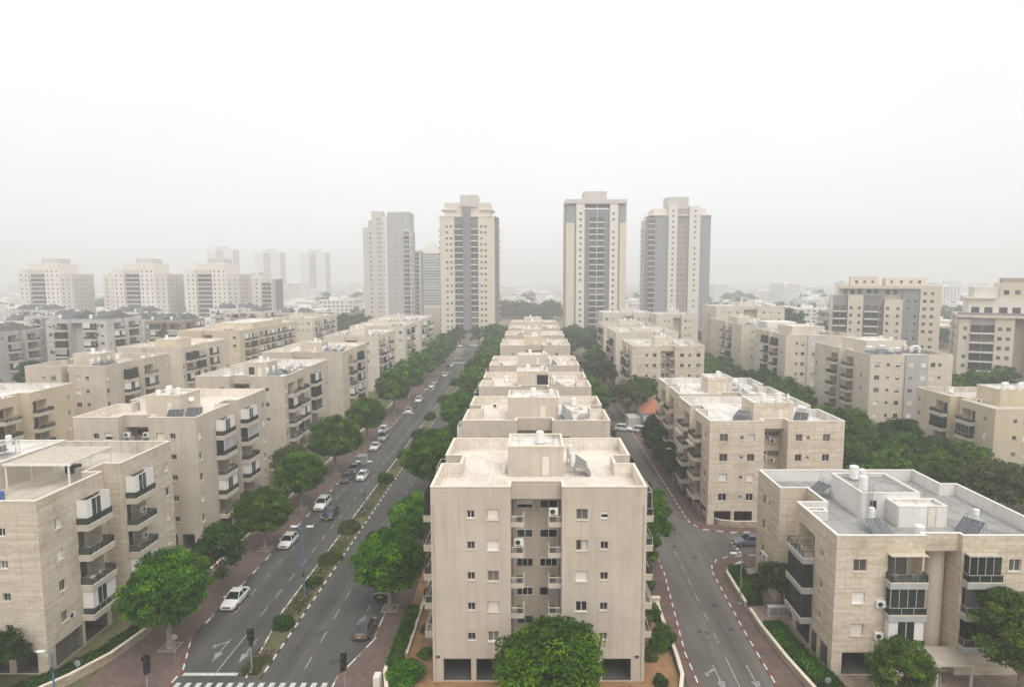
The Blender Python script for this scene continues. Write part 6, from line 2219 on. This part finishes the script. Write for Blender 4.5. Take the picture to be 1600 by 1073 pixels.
# woods so far off that they read as one dim mass
mv, mt_ = [], []
for (x, y, q, k) in MASS:
    rs = np.random.RandomState(k * 13 + int(abs(x)))
    nC = 26
    d = rs.normal(size=(nC, 3))
    d /= np.linalg.norm(d, axis=1, keepdims=True)
    c = d * np.array([3.8, 3.8, 3.4]) * (0.4 + 0.6 * rs.random(nC))[:, None] + np.array([0, 0, 3.6])
    v, t_ = leaf_cloud(rs, c, 1.5 * (0.7 + 0.6 * rs.random(nC)), 22, 0.62)
    mv.append(v * q + np.array([x, y, 0]))
    mt_.append(t_)
tag(put('far_woods', leaf_mesh('far_woods', np.concatenate(mv), np.concatenate(mt_), 'leaf_dark')), 'hazy woods and garden trees fading on the skyline', 'woods', kind='stuff')
for (x, y, s, lab) in ((172, 352, 1.15, 'slim cypress left of the wide mid-rise'), (-92, 420, 1.0, 'slim hazy cypress beside the boulevard end'), (160, 356, 0.9, 'second slim cypress near the wide mid-rise')):
    tree('cone', lab, x, y, s, None, None, 0, 'cypress_tree')

# ------------------------------------------------------------------ hedges and bushes
for (lab, path, w, hh, mt, sd) in (('clipped hedge curving behind the low stone wall at the pergola building', [(-50, 52.5), (-46.5, 55.2), (-44.2, 58.2), (-42.8, 61.6), (-42.2, 66), (-42.1, 71)], 1.3, 1.1, 'leaf_dark', 1),
                                   ('low hedge behind the second ficus on the boulevard', [(-42.6, 78), (-42.7, 108)], 1.2, 1.2, 'leaf_dark', 2),
                                   ('clipped hedge between the boulevard pavement and the foremost block', [(-13.4, 58.5), (-13.4, 69.5)], 1.3, 1.3, 'leaf_mid', 3),
                                   ('wide clipped hedge in front of the grey-roofed block', [(28.4, 50), (27.6, 56.5), (26.7, 61.5), (26.3, 66.5)], 2.1, 1.1, 'leaf_ficus', 4),
                                   ('clipped hedge behind the slim street lamp wall', [(26.2, 71.5), (26.3, 79.5)], 1.8, 1.4, 'leaf_ficus', 5)):
    me = hedge_mesh([(p[0] - path[0][0], p[1] - path[0][1]) for p in path], w, hh, sd, mat=mt)
    tag(put('hedge', me, None, (path[0][0], path[0][1], 0)), lab, 'hedge')
BM = {'r': bush_mesh(1, 1.0, 1.4, 'leaf_mid'), 'd': bush_mesh(2, 1.0, 1.2, 'leaf_dark'), 'f': bush_mesh(3, 1.0, 0.8, 'leaf_olive'), 'g': bush_mesh(4, 1.0, 1.5, 'leaf_ficus')}
for (k, lab, x, y, s, sz) in (('g', 'round bush in the right strip of the central garden, middle one', 13.6, 63.0, 1.35, 1.5), ('r', 'round bush in the right strip of the central garden, nearest the pale wall', 13.4, 68.4, 1.15, 1.3), ('f', 'low olive weed clump beside the foremost block', 11.9, 61.2, 0.9, 0.9),
                              ('d', 'low spiky bush at the right corner of the central garden', 12.2, 57.0, 0.8, 0.6), ('r', 'bush farther up the right garden strip', 14.0, 76.0, 1.3, 1.3), ('g', 'leafy bush at the bottom right of the foremost block', 8.6, 53.0, 1.9, 1.1), ('g', 'leafy bush at the bottom left of the foremost block', -6.6, 53.2, 1.3, 0.8),
                              ('g', 'bulky bush at the left corner of the central garden', -12.0, 57.4, 1.8, 1.1), ('d', 'dark bush against the left flank of the foremost block', -11.2, 73.0, 1.6, 2.0), ('r', 'dry weed clump left of the foremost block', -10.6, 61.6, 0.9, 0.4), ('f', 'brownish weed patch left of the foremost block', -10.8, 66.5, 1.2, 0.5),
                              ('d', 'round dark bush on the median nearest the traffic light', -27.2, 66.6, 1.15, 1.15), ('f', 'spreading olive bush on the median behind the first lamp', -27.3, 83.4, 1.6, 1.2), ('d', 'flat dark bush on the median beyond the first lamp', -27.3, 76.6, 1.2, 0.7), ('f', 'reddish olive bush on the median before the second lamp', -27.6, 93.8, 1.7, 1.7),
                              ('d', 'dark bush on the median beyond the second lamp', -27.4, 117.0, 1.5, 1.5), ('d', 'bush on the median before the third lamp', -27.4, 134.0, 1.5, 1.3), ('d', 'small bush on the median beyond the third lamp', -27.4, 152.0, 1.7, 1.5), ('d', 'bush on the far median by the fourth central block', -27.4, 171.0, 1.8, 1.6), ('d', 'bush on the hazy far median', -27.4, 196.0, 2.0, 1.8),
                              ('d', 'last dark bush on the hazy median', -27.4, 228.0, 2.2, 2.0), ('f', 'low ground cover patch on the median end', -26.9, 60.4, 0.9, 0.35), ('r', 'bush at the garden wall of the stained stone block', 28.6, 106.0, 1.6, 1.2), ('d', 'dark bush at the bend below the stained stone block', 28.8, 110.0, 1.8, 1.4),
                              ('r', 'bush by the entrance of the grey-roofed block', 31.0, 66.8, 1.2, 0.9), ('d', 'dark bush under the tree behind the slim lamp', 28.6, 76.0, 1.6, 1.5)):
    tag(put('bush', BM[k], None, (x, y, 0.05), x + y, (s, s, sz)), lab, 'bush')
# grassy ground cover on the median and in the gardens: nobody could count it
rs = np.random.RandomState(8)
n = 9000
yy = 58 + rs.random(n) ** 1.5 * 110
xx = -28.2 + rs.random(n) * 1.9
keep = np.sin(yy * 0.45) + np.sin(yy * 0.17 + 1) + rs.normal(scale=0.5, size=n) > -0.2
p = np.stack([xx, yy, np.full(n, 0.12)], 1)[keep]
n = len(p)
a = np.stack([rs.normal(scale=0.10, size=n), rs.normal(scale=0.10, size=n), 0.10 + 0.22 * rs.random(n)], 1)
b = np.cross(a, rs.normal(size=(n, 3)))
b *= 0.045 / (np.linalg.norm(b, axis=1, keepdims=True) + 1e-9)
gv = np.stack([p - b, p + b, p + a + b * 0.3, p + a - b * 0.3], 1).reshape(-1, 3)
tag(put('ground_cover', leaf_mesh('ground_cover', gv, rs.random(n), 'leaf_olive')), 'low green and dry ground cover along the boulevard median', 'ground cover', kind='stuff')

# ------------------------------------------------------------------ cars
car('sedan', 'car_white', 'white sedan parked by the kerb nearest the crosswalk', -34.95, 72.2)
car('hatch', 'car_white', 'white hatchback parked second along the left kerb', -34.95, 88.8)
car('suv', 'car_white', 'white sport utility car parked third along the left kerb', -35.0, 104.0)
car('sedan', 'car_navy', 'dark blue sedan driving beside the white sport utility car', -32.3, 99.8)
car('hatch', 'car_white', 'white car driving behind the dark blue sedan', -32.3, 119.4, 0.02)
car('sedan', 'car_grey', 'dark grey car parked before the grey container', -35.0, 118.4)
car('suv', 'car_grey', 'dark pickup-like car parked right before the grey container', -35.0, 123.6)
car('hatch', 'car_grey', 'dark grey hatchback parked by the central kerb, seen from behind', -18.0, 65.8, math.pi - 0.04)
car('sedan', 'car_black', 'black car half hidden under the ficus by the central block', -17.9, 74.6, math.pi)
car('sedan', 'car_white', 'white sedan parked beyond the grey container', -35.1, 141.0)
car('van', 'car_silver', 'white and grey van parked behind the white sedan under a ficus', -35.3, 149.5)
car('suv', 'car_white', 'white car parked behind the van', -36.9, 156.5)
car('hatch', 'car_white', 'white hatchback parked beside the third boulevard lamp', -35.0, 180.0)
car('sedan', 'car_grey', 'dark car parked between two white ones far up the boulevard', -35.0, 188.0)
car('suv', 'car_white', 'white sport utility car parked behind the dark one far up', -35.0, 196.5)
car('hatch', 'car_white', 'small white car far up the boulevard on the left kerb', -35.0, 223.0, detail=False)
car('sedan', 'car_silver', 'silver car parked far up the boulevard', -35.1, 232.0, detail=False)
car('sedan', 'car_white', 'white car driving near the far crosswalk', -33.8, 249.0, detail=False)
car('van', 'car_grey', 'dark grey van parked by the far crosswalk', -35.2, 268.0, detail=False)
car('hatch', 'car_white', 'white car behind the dark grey van', -35.0, 277.0, detail=False)
car('sedan', 'car_black', 'dark car beyond the far crosswalk', -32.0, 318.0, detail=False)
car('sedan', 'car_steelblue', 'blue-grey sedan on the side street by the corner', 31.4, 88.8, -math.pi / 2)
car('suv', 'car_white', 'white car parked at the bend, left of two', 23.4, 158.4, 1.2)
car('suv', 'car_white', 'white car parked at the bend, right of two', 27.4, 156.0, 1.2, z=0.13)
car('hatch', 'car_silver', 'silver car under the olive-green tree on the side road', 18.6, 178.0, detail=False)
car('sedan', 'car_white', 'white car by the kerb far up the side road', 18.6, 196.0, detail=False)
car('hatch', 'car_white', 'white hatchback by the kerb farther up the side road', 18.6, 208.0, detail=False)
car('van', 'car_white', 'white van crossing at the far end of the side road', 24.0, 282.0, 1.4, detail=False)
car('hatch', 'car_white', 'white car at the far end of the side road', 20.0, 266.0, detail=False)
for i in range(9):
    car(['sedan', 'hatch', 'suv'][i % 3], ['car_white', 'car_silver', 'car_white'][i % 3], 'pale parked car on the hazy cross street below the towers', -58 + i * 8.5, 358 + (i % 2) * 3, math.pi / 2, 'cars on the hazy cross street', detail=False)

# grey container on the kerb
o = thing('waste_container', 'grey waste container on the parking lane behind the dark cars', 'container', (-34.9, 129.0, 0.012))
m = MB()
m.box(-1.0, 1.0, -1.0, 1.0, 0.15, 1.7)
for k in range(5):
    m.box(-0.9 + k * 0.42, -0.84 + k * 0.42, -1.05, -1.0, 0.2, 1.65)
put('bin_body', m.mesh('bin_body', ['balcony_grey']), o)
m = MB()
m.box(-1.05, 1.05, -1.05, 1.05, 1.7, 1.85)
put('lid', m.mesh('lid', ['grey_pole']), o)


# ------------------------------------------------------------------ street furniture
def street_lamp(label, x, y, h_, two, mat, z=0.1, group=None):
    o = thing('street_lamp', label, 'street lamp', (x, y, z), 0, group)
    m = MB()
    m.tube((0, 0, 0), (0, 0, 1.3), 0.12, 0.11, 10)
    m.tube((0, 0, 1.3), (0, 0, h_), 0.085, 0.05, 10)
    put('pole', m.mesh('pole', [mat]), o)
    m = MB()
    m.box(-0.22, 0.22, -0.22, 0.22, 0, 0.05)
    put('base_plate', m.mesh('base_plate', ['concrete']), o)
    m = MB()
    m.box(-0.13, 0.13, -0.16, -0.12, 2.6, 3.1)
    if mat == 'blue_pole':
        put('control_box', m.mesh('control_box', ['dark_metal']), o)
    for s in ((-1, 1) if two else (-1,)):
        m = MB()
        m.tube((0, 0, h_ - 0.1), (s * 0.7, 0, h_ + 0.12), 0.04, 0.035, 7)
        put('arm', m.mesh('arm', [mat]), o)
        m = MB()
        m.box(s * 0.95 - 0.38, s * 0.95 + 0.38, -0.14, 0.14, h_ + 0.08, h_ + 0.2, 0)
        m.box(s * 0.95 - 0.3, s * 0.95 + 0.3, -0.1, 0.1, h_ + 0.05, h_ + 0.08, 1)
        put('lamp_head', m.mesh('lamp_head', ['white_paint', 'lamp_clear']), o)
    return o


street_lamp('blue double-armed lamp on the median nearest the crosswalk', -27.2, 73.4, 8.6, True, 'blue_pole', group='median lamps')
street_lamp('blue double-armed lamp second along the median', -27.3, 102.0, 8.2, True, 'blue_pole', group='median lamps')
for i, (y, lab) in enumerate(((141.0, 'grey double-armed lamp third along the median'), (172.0, 'grey double-armed lamp fourth along the median'), (204.0, 'hazy double-armed lamp fifth along the median'), (240.0, 'hazy double-armed lamp sixth along the median'), (276.0, 'faint double-armed lamp at the far median end'))):
    street_lamp(lab, -27.6, y, 8.0, True, 'grey_pole', group='median lamps')
street_lamp('slim single-armed lamp on the right pavement by the hedge', 24.55, 71.8, 6.0, False, 'grey_pole', 0.12)
street_lamp('grey pole lamp on the far right pavement before dark trees', 26.9, 118.0, 6.0, False, 'grey_pole', 0.12)
street_lamp('pale blue pole with a camera arm at the left bottom corner', -43.4, 54.8, 4.4, False, 'blue_pole', 0.0)
street_lamp('grey-blue pole in front of the entrance of the grey-roofed block', 36.6, 54.0, 3.6, False, 'grey_pole', 0.0)


def traffic_light(label, x, y, h_, rz=0.0, z=0.1):
    o = thing('traffic_light', label, 'traffic light', (x, y, z), rz)
    m = MB()
    m.tube((0, 0, 0), (0, 0, h_ - 0.2), 0.065, 0.06, 10)
    m.box(-0.2, 0.2, -0.2, 0.2, 0, 0.05, 1)
    put('pole', m.mesh('pole', ['steel', 'concrete']), o)
    for (dx, zz, r_) in ((0.0, h_ - 1.0, 0.0), (0.22, h_ - 1.55, 1.57)):
        m = MB()
        m.box(-0.20, 0.20, 0.08, 0.32, 0, 0.95)
        m.box(-0.33, 0.33, 0.06, 0.08, -0.1, 1.1)
        s = put('signal_head', m.mesh('signal_head', ['black_plastic']), o, (dx, 0, zz), r_)
        for k, mt in enumerate(('dark_metal', 'dark_metal', 'dark_metal')):
            q = MB()
            q.tube((0, 0.32, 0.16 + k * 0.31), (0, 0.345, 0.16 + k * 0.31), 0.11, n=12)
            q.box(-0.13, 0.13, 0.32, 0.5, 0.27 + k * 0.31, 0.29 + k * 0.31)
            put('signal_lamp', q.mesh('signal_lamp', [mt]), s)
    m = MB()
    m.box(-0.14, 0.14, -0.3, -0.08, h_ - 0.35, h_ + 0.05)
    put('signal_head', m.mesh('signal_head', ['black_plastic']), o)
    return o


traffic_light('traffic light on the end of the median', -27.1, 58.6, 4.3, 0.1)
traffic_light('traffic light on the left pavement by the crosswalk', -34.8, 54.6, 4.1, -0.3)
traffic_light('traffic light on the central pavement by the crosswalk', -16.9, 54.6, 4.3, 2.8)


def round_sign(label, x, y, h_, z=0.12):
    o = thing('road_sign', label, 'road sign', (x, y, z))
    m = MB()
    m.tube((0, 0, 0), (0, 0, h_), 0.03, n=8)
    put('post', m.mesh('post', ['steel']), o)
    m = MB()
    m.tube((0, 0.03, h_ - 0.1), (0, 0.05, h_ - 0.1), 0.3, n=20)
    put('sign_plate', m.mesh('sign_plate', ['steel']), o)
    return o


round_sign('round road sign seen from behind near the first ficus', -35.5, 60.4, 2.6)
round_sign('round road sign at the side street corner', 26.4, 83.4, 2.4)
round_sign('small sign post in the hedge at the pergola building', -43.4, 57.8, 1.6, 0)
round_sign('small sign post by the hedge of the grey-roofed block', 27.2, 55.2, 1.6, 0)
o = thing('utility_cabinet', 'pale grey utility cabinet beside the wide hedge', 'utility cabinet', (26.9, 69.0, 0))
box_part('cabinet_body', o, 0, 2.2, 0, 0.6, 0, 1.15, 'white_wall')
box_part('door', o, 0.1, 1.05, -0.03, -0.003, 0.15, 1.05, 'steel')
box_part('door', o, 1.15, 2.1, -0.03, -0.003, 0.15, 1.05, 'steel')
o = thing('utility_cabinet', 'small white cabinet on the stone wall by the stained block', 'utility cabinet', (28.3, 102.6, 0))
box_part('cabinet_body', o, 0, 0.9, 0, 0.5, 0, 1.4, 'white_wall')
box_part('door', o, 0.08, 0.82, -0.03, -0.003, 0.3, 1.3, 'cream_pvc')
o = thing('utility_cabinet', 'white cabinet in the wall end of the central garden', 'utility cabinet', (-14.6, 55.6, 0))
box_part('cabinet_body', o, 0, 0.6, 0, 0.9, 0, 1.5, 'white_wall')
box_part('door', o, 0.06, 0.54, -0.03, -0.003, 0.3, 1.4, 'cream_pvc')
o = thing('stone_planter', 'cream stone gate pier in the right garden strip', 'gate pier', (13.2, 71.2, 0))
box_part('pier_body', o, 0, 1.8, 0, 0.5, 0, 1.0, 'stone_fine')
box_part('coping', o, -0.06, 1.86, -0.06, 0.56, 1.002, 1.1, 'coping')

# square tree pits
for i, (x, y, s) in enumerate([(p[0], p[1], 0.9) for p in FL[:5]] + [(p[0], p[1], 0.9) for p in FR[:3]]):
    m = MB()
    m.box(-s, s, -s, s, 0, 0.02, 0)
    for a in ((-s, s, -s, -s + 0.12), (-s, s, s - 0.12, s), (-s, -s + 0.12, -s + 0.12, s - 0.12), (s - 0.12, s, -s + 0.12, s - 0.12)):
        m.box(a[0], a[1], a[2], a[3], 0.02, 0.06, 1)
    tag(put('tree_pit', m.mesh('tree_pit', ['soil', 'kerb_bare']), None, (x, y, 0.123)), kind='structure')

# ------------------------------------------------------------------ things left on balconies
def chair_mesh():
    m = MB()
    m.box(-0.24, 0.24, -0.24, 0.22, 0.40, 0.44)
    m.box(-0.24, 0.24, 0.18, 0.22, 0.44, 0.86)
    for sx in (-0.22, 0.18):
        for sy in (-0.22, 0.18):
            m.box(sx, sx + 0.04, sy, sy + 0.04, 0, 0.40)
        m.box(sx, sx + 0.04, -0.22, 0.2, 0.60, 0.64)
    return m.mesh('plastic_chair', ['white_paint'])


def rack_mesh():
    m = MB()
    for sx in (-0.7, 0.7):
        m.tube((sx, -0.25, 0), (sx, 0.25, 0.95), 0.015, n=5, mi=1)
        m.tube((sx, 0.25, 0), (sx, -0.25, 0.95), 0.015, n=5, mi=1)
    for k in range(4):
        m.tube((-0.7, -0.22 + k * 0.15, 0.93), (0.7, -0.22 + k * 0.15, 0.93), 0.01, n=4, mi=1)
    for k, mi in enumerate((0, 2, 0, 3)):
        x = -0.6 + k * 0.32
        m.box(x, x + 0.26, -0.22 + (k % 2) * 0.15, -0.2 + (k % 2) * 0.15, 0.4, 0.95, mi)
    return m.mesh('drying_rack', ['cloth_white', 'steel', 'cloth_blue', 'cloth_red'])


CH, RK, PP = chair_mesh(), rack_mesh(), bush_mesh(9, 0.32, 0.55, 'leaf_mid', 30, 0.07, 14)
for (kind, lab, x, y, z, r_) in ((0, 'white plastic chair on the pergola building, second balcony from below', -46.0, 64.6, 6.11, 1.2), (0, 'second white chair on the pergola building, balcony above the lowest', -46.1, 66.0, 6.11, 2.0), (1, 'drying rack with laundry on the pergola building, third balcony up', -46.0, 65.2, 9.31, 1.57),
                                 (2, 'potted plant on the pergola building, third balcony up', -45.7, 66.7, 9.31, 0), (0, 'white chair on the open top balcony of the grey-roofed block', 34.6, 57.9, 9.31, 0.4), (0, 'second chair on the open top balcony of the grey-roofed block', 36.3, 57.9, 9.31, -0.5), (2, 'potted plant at the corner of the open top balcony, grey-roofed block', 34.0, 57.75, 9.31, 0),
                                 (1, 'drying rack on the side balcony of the grey-roofed block', 28.3, 65.4, 9.31, 1.57), (1, 'laundry on a street balcony of the second boulevard block', -45.9, 95.0, 2.76 + 2.97 * 2, 1.57), (1, 'laundry on the upper side balcony of the foremost block', 11.2, 62.6, 2.76 + 2.97 * 2, 1.57),
                                 (2, 'potted plant on a street balcony of the second boulevard block', -45.8, 93.2, 2.76, 0), (1, 'laundry on the corner balcony of the stained stone block', 26.8, 103.0, 2.76 + 3.12 * 2, 1.57), (0, 'white chair on the corner balcony of the stained stone block', 26.8, 102.2, 2.76 + 3.12 * 3, 1.57)):
    nm = ('plastic_chair', 'drying_rack', 'potted_plant')[kind]
    tag(put(nm, (CH, RK, PP)[kind], None, (x, y, z), r_), lab, ('chair', 'drying rack', 'plant')[kind])

# ------------------------------------------------------------------ air
m = MB()
m.box(-3300, 3300, -320, 5300, -1.0, 120.0)
hz = put('haze', m.mesh('haze', []))
hm = bpy.data.materials.new('haze')
hm.use_nodes = True
t = hm.node_tree
t.nodes.clear()
out = t.nodes.new('ShaderNodeOutputMaterial')
pv = t.nodes.new('ShaderNodeVolumePrincipled')
pv.inputs['Color'].default_value = (0.90, 0.92, 0.94, 1)
pv.inputs['Density'].default_value = 0.00082
pv.inputs['Anisotropy'].default_value = 0.0
t.links.new(pv.outputs[0], out.inputs['Volume'])
hz.data.materials.append(hm)
hz['kind'] = 'stuff'
hz['label'] = 'pale morning haze over the whole town'
